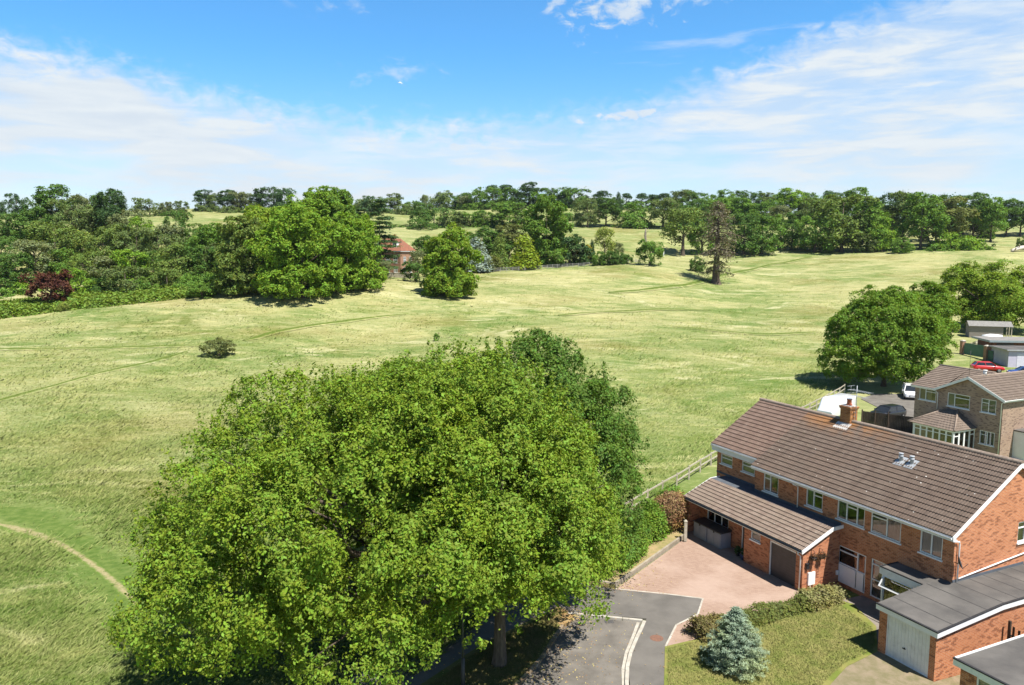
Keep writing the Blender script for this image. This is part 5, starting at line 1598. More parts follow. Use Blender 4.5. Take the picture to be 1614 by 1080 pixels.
for h in (.5, 1.2):
    mb = MB(); mb.beam(Vector((.03, -.03, h)), e + Vector((.03, -.03, h)), .04, .09); mb.build('rail', wm, wf)

# ------------------------------------------------------------------ lamp post by the verge
lp = onz(730, 1082, .1)
LP = thing('lamp_post', 'slim black lamp post on the verge, half under the big lime tree', 'street lamp', lp)
mb = MB(); mb.tube([(0, 0, -.1), (0, 0, .05), (0, 0, 1.25), (0, 0, 1.26)], [.10, .085, .085, .05], 12); mb.build('base', M['black'], LP)
mb = MB(); mb.tube([(0, 0, 1.26), (0, 0, 5.0)], [.045, .035], 10); mb.build('column', mat('dark_green_grey_paint', (.05, .06, .055), (.04, .048, .045), 3, .5), LP)
mb = MB(); mb.tube([(0, 0, 5.0), (0, 0, 5.15), (0, 0, 5.4), (0, 0, 5.5)], [.04, .16, .2, .05], 12); mb.build('lantern', M['lamp_glass'], LP)

# ------------------------------------------------------------------ the red manor house among the park trees
mp = ond(630, 440, 222); mz = tz1(mp[0], mp[1]) - .3
MH = thing('manor_house', 'tall red brick country house with steep red roof and white dormer, half behind trees', 'house', (mp[0], mp[1], mz), math.radians(-28), None, (.86, .86, .86))
mb = MB()
hl = [(-2.6, -1.0, 1.0, 2.8), (.6, 2.2, 1.0, 2.8), (-2.6, -1.0, 4.1, 6.2), (.6, 2.2, 4.1, 6.2)]
wall_holes(mb, 'y', -4, -8, 3.4, 0, 8.2, [(a, b, c, d_) for a, b, c, d_ in hl] + [(-6.4, -4.8, 4.1, 6.2), (-6.4, -4.8, 1.0, 2.8)], .25, -1)
wall_holes(mb, 'x', 3.4, -4, 4, 0, 8.2, [(-2.4, -.9, 4.1, 6.2), (.9, 2.4, 4.1, 6.2), (-2.4, -.9, 1, 2.8), (.9, 2.4, 1, 2.8)], .25, 1)
mb.box(-8, 3.2, 3.75, 4, 0, 8.2); mb.box(-8, -7.8, -3.74, 3.74, 0, 8.2)
mb.build('wall', M['brick_far'], MH)
mb = MB(); hip = 3.3
ov = .5
x0, x1, y0, y1, ze, zr = -8 - ov, 3.4 + ov, -4 - ov, 4 + ov, 8.1, 12.2
hip_tiles(mb, (x0, y0, ze), (x1, y0, ze), (x0 + hip, 0, zr), (x1 - hip, 0, zr), 12, .5); hip_tiles(mb, (x1, y0, ze), (x1, y1, ze), (x1 - hip, 0, zr), (x1 - hip, 0, zr), 12, .5)
hip_tiles(mb, (x1, y1, ze), (x0, y1, ze), (x1 - hip, 0, zr), (x0 + hip, 0, zr), 12, .5); hip_tiles(mb, (x0, y1, ze), (x0, y0, ze), (x0 + hip, 0, zr), (x0 + hip, 0, zr), 12, .5)
mb.build('roof', M['tile_red'], MH)
mb = MB(); mb.box(x0 + .1, x1 - .1, y0 + .05, y0 + .12, 7.85, 8.12); mb.box(x1 - .12, x1 - .05, y0 + .12, y1 - .1, 7.85, 8.12); mb.build('eaves_cornice', M['white'], MH)
for a, b, c, d_ in hl + [(-6.4, -4.8, 4.1, 6.2), (-6.4, -4.8, 1.0, 2.8)]:
    window(MH, 'y', -4, -1, a, b, c, d_, vs_=(.5,), hs=((0, 1, .5),), w=.16, curt=[(0, 1, 'room')])
for a, b, c, d_ in ((-2.4, -.9, 4.1, 6.2), (.9, 2.4, 4.1, 6.2), (-2.4, -.9, 1, 2.8), (.9, 2.4, 1, 2.8)):
    window(MH, 'x', 3.4, 1, a, b, c, d_, vs_=(.5,), hs=((0, 1, .5),), w=.16, curt=[(0, 1, 'room')])
dm = MB(); dm.box(-.2, 1.5, -3.3, -1.0, 9.0, 10.9); dmo = dm.build('dormer', M['white'], MH)
dm = MB(); dm.box(-.4, 1.7, -3.5, -.6, 10.901, 11.05); dm.build('dormer_roof', M['lead'], dmo)
dm = MB(); dm.box(.05, 1.25, -3.33, -3.301, 9.4, 10.7); dm.build('pane', M['car_glass'], dmo)
for cx_ in (-5.8, -1.9):
    mb = MB(); mb.box(cx_ - .6, cx_ + .6, -.5, .5, 10.8, 12.7); mb.box(cx_ - .7, cx_ + .7, -.6, .6, 12.701, 12.95); co = mb.build('chimney', M['brick_far'], MH)
    for k in (-.4, 0, .4):
        mb = MB(); mb.tube([(cx_ + k, 0, 12.9), (cx_ + k, 0, 13.5)], .14, 8); mb.build('chimney_pot', M['terracotta'], co)
gw_p = ond(606, 438, 212); gwz = tz1(gw_p[0], gw_p[1])
gw_ = thing('garden_wall', 'low weathered garden wall in front of the red manor house', 'wall', (gw_p[0], gw_p[1], gwz), 0)
mb = MB(); mb.box(-4.6, 8, -.18, .18, -.4, 1.1); mb.build('wall', mat('stone_wall', (.34, .30, .22), (.24, .21, .16), 2, .95, .1, 6, .6, 8), gw_)
mb = MB(); mb.box(-4.7, 8.1, -.24, .24, 1.101, 1.22); mb.build('coping', mat('stone_coping', (.46, .42, .33), (.36, .33, .26), 2, .95), gw_)

# ------------------------------------------------------------------ estate railings along the far edge of the meadow
ra = [hit(758, 430), hit(800, 428), hit(850, 425), hit(893, 422), hit(932, 419), hit(975, 416), hit(1008, 414)]
RF = thing('estate_railing', 'long grey estate railing in front of the parkland trees', 'fence', ra[0])
lin = np.array(ra); sg = np.r_[0, np.cumsum(np.linalg.norm(np.diff(lin[:, :2], axis=0), axis=1))]
rp = [np.array([np.interp(t, sg, lin[:, 0]), np.interp(t, sg, lin[:, 1])]) for t in np.linspace(0, sg[-1], 30)]
rp = [Vector((p[0] - ra[0][0], p[1] - ra[0][1], tz1(p[0], p[1]) - ra[0][2])) for p in rp]
rmat = mat('grey_railing', (.32, .31, .29), (.24, .23, .21), 4, .7)
for i, p in enumerate(rp):
    mb = MB(); mb.beam(p + Vector((0, 0, -.1)), p + Vector((0, 0, 1.3)), .14, .14); mb.build('post', rmat, RF)
for h in (.35, .75, 1.15):
    mb = MB()
    for a, b in zip(rp, rp[1:]):
        mb.beam(a + Vector((0, 0, h)), b + Vector((0, 0, h)), .05, .09)
    mb.build('rail', rmat, RF)
# bleached fallen trunk at the right edge of the meadow
ft = hit(1603, 397)
FT = thing('fallen_trunk', 'bleached fallen tree trunk lying at the right edge of the meadow', 'log', (ft[0], ft[1], ft[2] + .6), math.radians(20))
mb = MB(); mb.tube([(-3.5, -.3, -.2), (-2, 0, .1), (0, .1, .5), (3, .3, 1.0), (7, .2, 1.2)], [.35, .6, .75, .85, .9], 10); mb.build('trunk', mat('bleached_wood', (.55, .50, .44), (.40, .35, .30), 1.2, .9, stretch=(.5, 3, 3)), FT)
mb = MB(); mb.tube([(-1, 0, .3), (-2.4, -1.4, 1.0), (-3.6, -2.0, .9)], [.28, .18, .08], 7); mb.tube([(1, .1, .6), (.3, -.8, 1.9), (-.6, -1.1, 2.5)], [.25, .15, .05], 7); mb.build('branch', FT.children[0].data.materials[0], FT)
# a light aeroplane far off in the sky
ap = ond(631, 131, 1300)
AEt = thing('light_aeroplane', 'tiny pale aeroplane banking in the blue sky', 'aeroplane', ap, math.radians(35)); AEt.rotation_euler = (math.radians(28), 0, math.radians(35))
awm = paint('aircraft_white', (.8, .8, .8))
mb = MB(); mb.tube([(3.6, 0, 0), (3.0, 0, 0), (1.2, 0, .1), (-1, 0, .15), (-4, 0, .25)], [.15, .5, .62, .55, .12], 10); mb.build('fuselage', awm, AEt)
mb = MB(); mb.hexa([(.2, -5, .75), (1.6, -5, .75), (1.6, 5, .75), (.2, 5, .75), (.2, -5, .9), (1.5, -5, .9), (1.5, 5, .9), (.2, 5, .9)]); mb.build('wing', awm, AEt)
mb = MB(); mb.box(-4.2, -3.3, -1.7, 1.7, .25, .33); mb.build('tailplane', awm, AEt)
mb = MB(); mb.hexa([(-4.4, -.06, .3), (-3.2, -.06, .3), (-3.2, .06, .3), (-4.4, .06, .3), (-4.5, -.04, 1.7), (-3.9, -.04, 1.7), (-3.9, .04, 1.7), (-4.5, .04, 1.7)]); mb.build('tail_fin', paint('aircraft_blue', (.05, .12, .3)), AEt)

# ------------------------------------------------------------------ vegetation
def unit(a):
    return a / np.maximum(np.linalg.norm(a, axis=-1, keepdims=True), 1e-9)


def leaves(rng, cen, dirs, per, spread, leaf, flat=.45, up=.55, out=.55, jit=.55, droop=.25, aspect=.58, size_jit=.35, cl_jit=.35):
    """Small rhombic leaves (or leaf bunches) scattered about cluster centres. Returns vertices (n*4, 3)."""
    n = len(cen)
    s = spread * (1 + cl_jit * rng.normal(size=(n, 1, 1)).clip(-1.5, 1.8))
    off = rng.normal(size=(n, per, 3)) * s
    d = dirs[:, None, :]
    dn = (off * d).sum(-1, keepdims=True)
    off = off - d * dn * (1 - flat)
    r = np.linalg.norm(off, axis=-1, keepdims=True)
    off[..., 2:3] -= droop * r
    p = (cen[:, None, :] + off).reshape(-1, 3)
    nn = unit(np.repeat(dirs, per, 0) * out + np.array([0, 0, up]) + rng.normal(size=(n * per, 3)) * jit)
    t = unit(np.cross(nn, rng.normal(size=(n * per, 3))))
    b = np.cross(nn, t)
    L = leaf * .5 * (1 + size_jit * rng.normal(size=(n * per, 1)).clip(-1.6, 1.8))
    w = L * aspect
    v = np.stack([p - t * L, p + b * w + t * L * .1, p + t * L, p - b * w + t * L * .1], 1)
    return v.reshape(-1, 3)


def leaf_mesh(name, v, mt):
    me = bpy.data.meshes.new(name)
    quads_to_mesh(me, v, np.arange(len(v)).reshape(-1, 4))
    me.materials.append(mt)
    return me


def blob_centres(rng, blobs, n, shell=(.72, 1.02), inner=.16, zmin=None, bias_up=.15):
    """Cluster centres spread over the outer skin of overlapping ellipsoids (with some inside), and their outward directions."""
    B = np.array(blobs, float)
    wt_ = (B[:, 3] * B[:, 4] * B[:, 5]) ** (2 / 3)
    cen, dr = [], []
    tot = 0
    while tot < n:
        k = rng.choice(len(B), size=n, p=wt_ / wt_.sum())
        d = unit(rng.normal(size=(n, 3)) + np.array([0, 0, bias_up]))
        rr = np.where(rng.random((n, 1)) < inner, rng.uniform(.25, .75, (n, 1)), rng.uniform(*shell, (n, 1)))
        p = B[k, :3] + d * rr * B[k, 3:6]
        deep = np.zeros(n, bool)
        for j in range(len(B)):
            q = (((p - B[j, :3]) / B[j, 3:6]) ** 2).sum(1)
            deep |= (q < .42) & (j != k)
        keep = ~deep | (rng.random(n) < .10)
        if zmin is not None:
            keep &= p[:, 2] > zmin
        cen.append(p[keep]); dr.append(unit(d / B[k, 3:6])[keep]); tot += keep.sum()
    return np.concatenate(cen)[:n], np.concatenate(dr)[:n]


def bough_centres(rng, blobs, nb, per_b, rb, zmin=None, bias_up=.15, shell=(.74, 1.0), flat=.62, fill=.18, hang=.0):
    """Foliage in boughs: pads of clusters sitting on the skin of the crown, with shaded gaps between them."""
    c, d = blob_centres(rng, blobs, nb, shell=shell, inner=fill, zmin=zmin, bias_up=bias_up)
    n = nb * per_b
    C_ = np.repeat(c, per_b, 0); D = np.repeat(d, per_b, 0)
    R_ = np.repeat(rb * rng.uniform(.6, 1.35, (nb, 1)), per_b, 0)
    q = unit(rng.normal(size=(n, 3)) + D * .75 + np.array([0, 0, .55]))
    side_ = rng.normal(size=(n, 3)); side_ -= D * (side_ * D).sum(1, keepdims=True)
    p = C_ + q * R_ * np.array([1, 1, flat]) * rng.uniform(.72, 1.08, (n, 1)) + D * R_ * .25
    p[:, 2] -= hang * ((p - C_)[:, :2] ** 2).sum(1) / R_[:, 0]
    dr = unit(q * .8 + D * .35)
    if zmin is not None:
        k = p[:, 2] > zmin * .8
        p, dr = p[k], dr[k]
    return p, dr


def rand_blobs(rng, R, H, base, n, rmin=.32, rmax=.5, top=.8, rz=.8, skirt=0):
    """Boughs for a rounded crown: a core and lobes around it."""
    c = (base + H) / 2
    hz = (H - base) / 2
    bl = [(0, 0, c, R * .72, R * .72, hz * .86)]
    for i in range(skirt):
        a = 2 * math.pi * i / skirt + rng.uniform(-.25, .25); q = R * rng.uniform(.55, .72); r = R * rng.uniform(.26, .34)
        bl.append((math.cos(a) * q, math.sin(a) * q, base + H * rng.uniform(.09, .2), r, r, H * .15))
    for i in range(n):
        a = 2 * math.pi * i / n + rng.uniform(-.4, .4)
        t = rng.uniform(-.75, .95)
        rr = R * math.sqrt(max(.05, 1 - (abs(t) ** 2.2) * .9)) * rng.uniform(.5, .72)
        r = R * rng.uniform(rmin, rmax)
        bl.append((math.cos(a) * rr, math.sin(a) * rr, c + t * hz * top, r, r, r * rz))
    return bl


def trunk_mb(rng, H, r0, base, R, limbs=5, lean=0.0, n=9, flare=1.5):
    mb = MB()
    tx, ty = rng.uniform(-1, 1, 2) * lean
    pz = [-.4, 0, H * .04, base * .6, base, base + (H - base) * .45, H * .86]
    rr = [r0 * flare, r0 * flare * .92, r0 * 1.08, r0 * .9, r0 * .8, r0 * .42, r0 * .08]
    mb.tube([(tx * z / H + rng.uniform(-.1, .1) * r0, ty * z / H + rng.uniform(-.1, .1) * r0, z) for z in pz], rr, n)
    for i in range(limbs):
        a = 2 * math.pi * i / limbs + rng.uniform(-.5, .5)
        z0 = base * .85 + (H - base) * rng.uniform(0, .4)
        L = R * rng.uniform(.6, .9)
        x0, y0 = tx * z0 / H, ty * z0 / H
        p = [(x0, y0, z0)]
        for k in (1, 2, 3):
            p.append((x0 + math.cos(a) * L * k / 3 + rng.uniform(-.1, .1) * L, y0 + math.sin(a) * L * k / 3 + rng.uniform(-.1, .1) * L, z0 + L * (.30 * k - .02 * k * k)))
        mb.tube(p, [r0 * .42, r0 * .3, r0 * .18, r0 * .05], 7)
    return mb


def mesh_of(mb, name, mt):
    o = mb.build(name, mt)
    me = o.data
    bpy.data.objects.remove(o)
    return me


FOL = foliage_mat('park_foliage', None, .045, .25)
PROTO = {}


def make_proto(key, seed, H, R, base, kind='round', ncl=260, per=22, leaf=.72, spread=.8, bark='bark', **kw):
    rng = np.random.default_rng(seed)
    r0 = .055 * R + .12
    if kind == 'round':
        bl = rand_blobs(rng, R, H, base, 9, skirt=7)
        cen, dr = bough_centres(rng, bl, ncl // 7, 8, R * .2, zmin=base * .6)
    elif kind == 'tall':
        bl = rand_blobs(rng, R, H, base, 11, .30, .46, .9, 1.0)
        bl.append((0, 0, H - R * .5, R * .5, R * .5, R * .7))
        cen, dr = bough_centres(rng, bl, ncl // 7, 8, R * .22, zmin=base * .5)
    elif kind == 'open':
        bl = rand_blobs(rng, R, H, base, 13, .22, .34, .85, .75)[1:]
        cen, dr = blob_centres(rng, bl, ncl, zmin=base * .7, inner=.25)
    elif kind == 'cone':
        n = ncl; t = rng.random(n) ** .75
        z = base + (H - base) * (1 - t) ; z = base + (H - base) * (1 - np.sqrt(rng.random(n)) )
        rr = R * (1 - (z - base) / (H - base)) ** .8 * rng.uniform(.7, 1.08, n)
        a = rng.uniform(0, 2 * math.pi, n)
        cen = np.c_[np.cos(a) * rr, np.sin(a) * rr, z]; dr = unit(np.c_[np.cos(a), np.sin(a), np.full(n, .35)])
    elif kind == 'plates':                                        # cedar: flat shelves
        cen, dr = [], []
        for i in range(15):
            z = base + (H - base) * (i / 14) ** .9
            rr = R * (1 - .75 * (i / 14) ** 1.4)
            for j in range(3):
                a = rng.uniform(0, 6.28); q = rng.uniform(.35, .8) * rr
                m = int(ncl / 45)
                aa = rng.uniform(0, 6.28, m); r2 = np.sqrt(rng.random(m)) * rr * .48
                cen.append(np.c_[math.cos(a) * q + np.cos(aa) * r2, math.sin(a) * q + np.sin(aa) * r2, z + rng.normal(size=m) * .18 - r2 * .08]); dr.append(np.tile([0, 0, 1.0], (m, 1)))
        cen, dr = np.concatenate(cen), np.concatenate(dr)
    elif kind == 'pine':
        bl = [(0, 0, H * .88, R * .62, R * .62, H * .10)]
        for i in range(6):
            a = rng.uniform(0, 6.28); q = rng.uniform(.3, .7) * R
            bl.append((math.cos(a) * q, math.sin(a) * q, H * rng.uniform(.62, .92), R * .42, R * .42, H * .075))
        cen, dr = blob_centres(rng, bl, ncl, bias_up=.5)
    elif kind == 'bush':
        bl = [(0, 0, H * .42, R * .8, R * .8, H * .5)]
        for i in range(8):
            a = 2 * math.pi * i / 8 + rng.uniform(-.3, .3); q = R * rng.uniform(.4, .62)
            bl.append((math.cos(a) * q, math.sin(a) * q, H * rng.uniform(.25, .68), R * .42, R * .42, H * .32))
        cen, dr = bough_centres(rng, bl, ncl // 7, 8, R * .2, zmin=.1)
    v = leaves(rng, cen, dr, per, spread, leaf, **kw)
    v[:, 2] = np.maximum(v[:, 2], .02)
    if kind not in ('pine', 'plates'):
        H = float(np.percentile(v[:, 2], 99.7)); R = float(np.percentile(np.hypot(v[:, 0], v[:, 1]), 97))
    PROTO[key] = (leaf_mesh(key + '_crown', v, FOL), mesh_of(trunk_mb(rng, H if kind != 'bush' else H * .7, r0, base if kind != 'bush' else H * .25, R, 5), key + '_trunk', M['bark']), H, R)


make_proto('oak', 1, 16, 7.5, 2.0, 'round', 520, 22, .56, .55)
make_proto('oak2', 2, 16, 7.0, 1.6, 'round', 520, 22, .56, .55)
make_proto('oak3', 21, 15, 7.5, 1.8, 'round', 500, 22, .6, .6)
make_proto('tall', 3, 20, 6.0, 1.6, 'tall', 560, 22, .56, .55)
make_proto('tall2', 4, 20, 6.4, 1.2, 'tall', 560, 22, .58, .58)
make_proto('open', 5, 16, 7.0, 3.6, 'open', 230, 20, .62, .72)
make_proto('cone', 6, 16, 3.6, .8, 'cone', 260, 20, .6, .6, up=.25)
make_proto('cedar', 7, 20, 8.5, 3.0, 'plates', 1100, 20, .62, .7, flat=.12, up=1.0, jit=.4, droop=.1)
make_proto('pine', 8, 18, 5.0, 9.0, 'pine', 150, 22, .6, .6)
make_proto('bush', 9, 6, 4.0, .5, 'bush', 330, 20, .36, .34)
make_proto('bush2', 10, 6, 4.2, .5, 'bush', 330, 20, .38, .36)

C = dict(lime=(.150, .250, .022), bright=(.120, .215, .022), mid=(.082, .155, .022), deep=(.052, .110, .020), dark=(.034, .075, .020), olive=(.125, .150, .034),
         drab=(.105, .125, .045), blue=(.048, .095, .045), grey=(.150, .150, .085), copper=(.075, .030, .022), gold=(.33, .27, .022), pale=(.165, .205, .055), ygreen=(.200, .270, .028), silver=(.20, .26, .26), brownish=(.135, .125, .045))
C = {k: tuple(q * (1.42 if k not in ('silver', 'gold', 'copper', 'lime', 'ygreen') else 1.1) for q in v) for k, v in C.items()}
C.update(bright=(.160, .275, .034), lime=(.180, .275, .034), deep=(.084, .160, .036), dark=(.056, .108, .040), drab=(.128, .182, .066), olive=(.132, .195, .050), grey=(.152, .188, .095), brownish=(.140, .168, .062), blue=(.075, .138, .065), mid=(.118, .215, .040))
ORD = 'first second third fourth fifth sixth seventh eighth ninth tenth eleventh twelfth thirteenth fourteenth fifteenth sixteenth seventeenth eighteenth nineteenth twentieth twenty-first twenty-second twenty-third twenty-fourth twenty-fifth twenty-sixth'.split()
trng = np.random.default_rng(99)
WIDE = 1.12


def plant(key, x, y, w, h, col, label, name=None, cat='tree', group=None, rz=None, dz=0.0):
    cm, tm, H, R = PROTO[key]
    z = tz1(x, y)
    if cat == 'tree' and h < .82 * w * WIDE and key not in ('cedar', 'pine'):   # crowded trees: only the crown shows, its skirt is lost in the scrub
        dz -= min(.82 * w * WIDE - h, .6 * h + 3); h -= dz
    s = w * (WIDE if w / F * F > 0 and cat == 'tree' else 1.08) / (2 * R * 1.0)
    t = thing(name or ('tree' if cat == 'tree' else cat.replace(' ', '_')), label, cat, (x, y, z + dz), trng.uniform(0, 6.28) if rz is None else rz, group, (s, s, h / H))
    a = bpy.data.objects.new('trunk', tm); COL.objects.link(a); a.parent = t
    c = bpy.data.objects.new('crown', cm); COL.objects.link(c); c.parent = t
    k = trng.uniform(.9, 1.1)
    c.color = (*[q * k for q in C[col]], 1)
    return t


def at_px(key, u, vtop, d, wpx, col, label, **kw):
    """A tree whose crown top shows at (u, vtop) and which stands D metres off."""
    p = ond(u, vtop, d)
    g = tz1(p[0], p[1])
    return plant(key, p[0], p[1], wpx * d / F, max(1.0, p[2] - g), C and col, label, **kw)


def at_base(key, u, vbase, vtop, wpx, col, label, **kw):
    """A tree whose foot shows at (u, vbase)."""
    g = hit(u, vbase)
    top = ond(u, vtop, g[1])
    return plant(key, g[0], g[1], wpx * g[1] / F, top[2] - g[2], col, label, **kw)


COLN = dict(lime='yellow-green', bright='bright green', mid='mid green', deep='deep green', dark='dark green', olive='olive green', drab='drab green', blue='blue-green', grey='greyish', copper='copper', gold='golden', pale='pale green', ygreen='yellowish', silver='silvery blue', brownish='brownish green')
SHAPE = dict(oak='round-crowned', oak2='broad', oak3='spreading', tall='tall', tall2='full-crowned', open='open-crowned', cone='conical', cedar='tiered', pine='flat-topped pine', bush='bushy', bush2='low bushy')


def row(items, d, where, group, jit=6):
    for i, (key, u, vt, w, col) in enumerate(items):
        lab = f"{COLN[col]} {SHAPE[key]} tree, {ORD[i]} from left {where}"
        at_px(key, u, vt, d + trng.uniform(-jit, jit), w, col, lab, group=group)


# -- the mixed wood on the left, in four rows from its foot up the slope
row([('bush', 6, 452, 60, 'mid'), ('bush2', 38, 446, 58, 'bright'), ('oak3', 118, 424, 60, 'bright'), ('bush', 160, 436, 50, 'deep'), ('oak2', 196, 420, 62, 'drab'), ('bush2', 232, 436, 46, 'mid'), ('oak', 262, 422, 62, 'olive'),
     ('bush', 300, 432, 46, 'mid'), ('bush2', 332, 430, 50, 'mid'), ('bush', 356, 440, 40, 'deep')], 176, 'in the front row of the left wood', 'front row of the left wood', 3)
row([('oak', -12, 412, 70, 'deep'), ('oak2', 22, 398, 64, 'deep'), ('open', 52, 378, 62, 'grey'), ('oak3', 96, 392, 70, 'mid'), ('oak', 140, 396, 66, 'olive'), ('open', 172, 404, 52, 'grey'), ('oak2', 206, 394, 64, 'bright'), ('oak', 240, 396, 58, 'deep'),
     ('oak3', 276, 384, 70, 'olive'), ('oak2', 312, 388, 60, 'deep'), ('oak', 344, 384, 58, 'drab'), ('tall', 372, 372, 46, 'drab')], 192, 'in the second row of the left wood', 'second row of the left wood', 5)
row([('oak', 0, 374, 50, 'deep'), ('oak2', 84, 350, 74, 'olive'), ('oak3', 126, 364, 62, 'pale'), ('oak', 160, 356, 66, 'olive'), ('tall', 188, 352, 44, 'drab'), ('oak2', 214, 360, 62, 'drab'), ('oak', 248, 360, 58, 'drab'), ('open', 268, 354, 50, 'grey'), ('oak3', 298, 363, 56, 'deep'),
     ('tall2', 332, 352, 56, 'mid'), ('oak2', 368, 358, 54, 'mid')], 216, 'in the third row of the left wood', 'third row of the left wood', 6)
row([('oak', -10, 336, 60, 'deep'), ('oak2', 28, 334, 62, 'deep'), ('oak3', 58, 326, 62, 'deep'), ('tall2', 86, 292, 70, 'deep'), ('oak', 112, 312, 62, 'drab'), ('tall', 128, 308, 40, 'grey'), ('oak2', 146, 308, 58, 'deep'), ('tall2', 172, 298, 56, 'dark'), ('tall', 160, 326, 36, 'olive'), ('oak', 194, 330, 50, 'grey'),
     ('oak3', 216, 342, 52, 'bright'), ('oak2', 276, 332, 40, 'deep'), ('oak', 316, 352, 40, 'mid'), ('bush', 336, 358, 40, 'mid')], 258, 'in the uppermost row of the left wood', 'uppermost row of the left wood', 8)
for u, w, vt, col, lab in ((25, 30, 305, 'dark', 'dark domed tree rising alone above the left wood on the skyline'), (-6, 26, 309, 'dark', 'dark tree cut by the left edge of the photo on the skyline'),
                           (235, 52, 313, 'drab', 'wide ragged grey-green tree on the skyline right of the left wood'), (262, 20, 318, 'grey', 'small grey-green tree on the hill crest beside the wide ragged tree'), (285, 24, 317, 'drab', 'lone small round tree on the bare hill crest')):
    at_px('oak' if w > 25 else 'oak2', u, vt, 395, w, col, lab, group='trees on the left hill crest')
for u, w, vt, k, col, lab in ((320, 30, 299, 'tall', 'dark', 'leftmost dark tree of the clump above the pale hill meadow'), (338, 30, 306, 'oak', 'drab', 'round tree second in the clump above the pale hill meadow'), (358, 34, 299, 'tall2', 'dark', 'tallest dark tree of the clump above the pale hill meadow'),
                           (374, 26, 302, 'oak2', 'grey', 'greyish tree fourth in the clump above the pale hill meadow'), (386, 26, 303, 'open', 'grey', 'thin grey tree at the right end of the hill meadow clump'), (410, 30, 297, 'tall', 'dark', 'dark upright tree left of the bright green clump on the skyline'),
                           (430, 34, 294, 'oak', 'blue', 'blue-green round tree on the skyline left of the bright clump'), (448, 30, 297, 'oak2', 'blue', 'blue-green tree on the skyline just behind the bright clump')):
    at_px(k, u, vt, 425, w, col, lab, group='clumps above the pale hill meadow')
row([('bush', 318, 322, 26, 'drab'), ('bush2', 336, 323, 26, 'drab'), ('bush', 356, 324, 26, 'drab'), ('bush2', 372, 327, 20, 'olive'), ('bush', 384, 331, 13, 'deep'), ('bush2', 402, 318, 22, 'drab')], 420, 'in the scrub under the hill meadow clump', 'scrub under the hill meadow clump', 4)

# -- copper bush, bright clump
FOLC = foliage_mat('clump_foliage', C['bright'], .05, .30, yellow=.25)


def big_tree(name, label, x, y, H, R, base, seed, col, ncl, per, leaf, spread, blobs=None, lobes=14, trunk_r=None, hue=.05, yellow=.25, rng_kw=None, bark='bark', z=None, cat='tree', group=None, lean=.3, limbs=6, rmin=.26, rmax=.42, trans=.30, zmin=None, inner=.12, **kw):
    rng = np.random.default_rng(seed)
    z = tz1(x, y) if z is None else z
    t = thing(name, label, cat, (x, y, z), 0, group)
    bl = blobs or rand_blobs(rng, R, H, base, lobes, rmin, rmax, .88, .85, 9 if base < .08 * H else 0)
    cen, dr = bough_centres(rng, bl, max(30, ncl // 8), 9, R * .15, zmin=base * .75 if zmin is None else zmin, fill=inner, flat=.6, hang=.12)
    v = leaves(rng, cen, dr, per, spread, leaf, **kw)
    v[:, 2] *= H / np.percentile(v[:, 2], 99.7)
    if blobs is None:
        v[:, :2] *= R / np.percentile(np.hypot(v[:, 0], v[:, 1]), 96)
    v[:, 2] = np.maximum(v[:, 2], .05)
    m_ = foliage_mat('foliage_' + name + str(seed), col, hue, trans, yellow=yellow)
    c = bpy.data.objects.new('crown', leaf_mesh('crown', v, m_)); COL.objects.link(c); c.parent = t
    tm = trunk_mb(rng, H * .95, trunk_r or (.04 * R + .12), base, R, limbs, lean, 11)
    tm.build('trunk', M[bark], t)
    return t


def big_px(name, label, u, vb, vt, wpx, col, seed, kshape='round', leaf=.5, dens=1.0, d=None, **kw):
    if d is None:
        g = hit(u, vb)
    else:
        p = ond(u, vt, d); g = (p[0], p[1], tz1(p[0], p[1]))
    H = ond(u, vt, g[1])[2] - g[2]; R = wpx * g[1] / F / 2
    area = 4 * math.pi * R * (H * .5)
    n = int(area * 3.6 * dens / (leaf * leaf * .29))
    per = 24
    return big_tree(name, label, g[0], g[1], H, R, kw.pop('base', .12) * H, seed, col, n // per, per, leaf, leaf * .72, **kw)


big_px('chestnut_tree', 'bright green tree with boughs to the grass, foremost of the big field clump', 478, 469, 326, 140, C['bright'], 31, base=.03, leaf=.44, lobes=20, rmin=.2, rmax=.34, group='big bright clump by the field')
big_px('chestnut_tree', 'bright green low-branched tree at the right end of the big field clump', 548, 455, 338, 118, C['bright'], 32, base=.03, leaf=.44, lobes=18, rmin=.2, rmax=.34, group='big bright clump by the field')
big_px('chestnut_tree', 'yellow-green tree at the left shoulder of the big field clump', 430, 0, 326, 100, C['lime'], 33, d=181, base=.1, leaf=.44, lobes=16, rmin=.22, rmax=.36, group='big bright clump by the field')
big_px('chestnut_tree', 'tallest bright tree in the middle of the big field clump', 482, 0, 297, 118, C['bright'], 34, d=190, base=.1, leaf=.44, lobes=16, rmin=.22, rmax=.36, group='big bright clump by the field')
big_px('chestnut_tree', 'bright tree with domed top, right of the tallest one in the field clump', 524, 0, 298, 88, C['mid'], 35, d=192, base=.1, leaf=.44, lobes=14, group='big bright clump by the field')
big_px('chestnut_tree', 'olive-tinted dark tree at the left foot of the big field clump', 388, 463, 343, 96, C['olive'], 36, base=.03, leaf=.42, lobes=14, hue=.06, group='big bright clump by the field')
at_base('bush', 82, 481, 426, 66, 'copper', 'round copper-leaved bush on the bracken bank at the wood edge', cat='bush', name='copper_bush')
at_base('bush2', 100, 490, 477, 18, 'pale', 'tiny pale flowering bush on the bracken below the copper bush', cat='bush')
at_base('bush', 318, 470, 445, 46, 'mid', 'low green bush where the bracken bank meets the field clump', cat='bush')

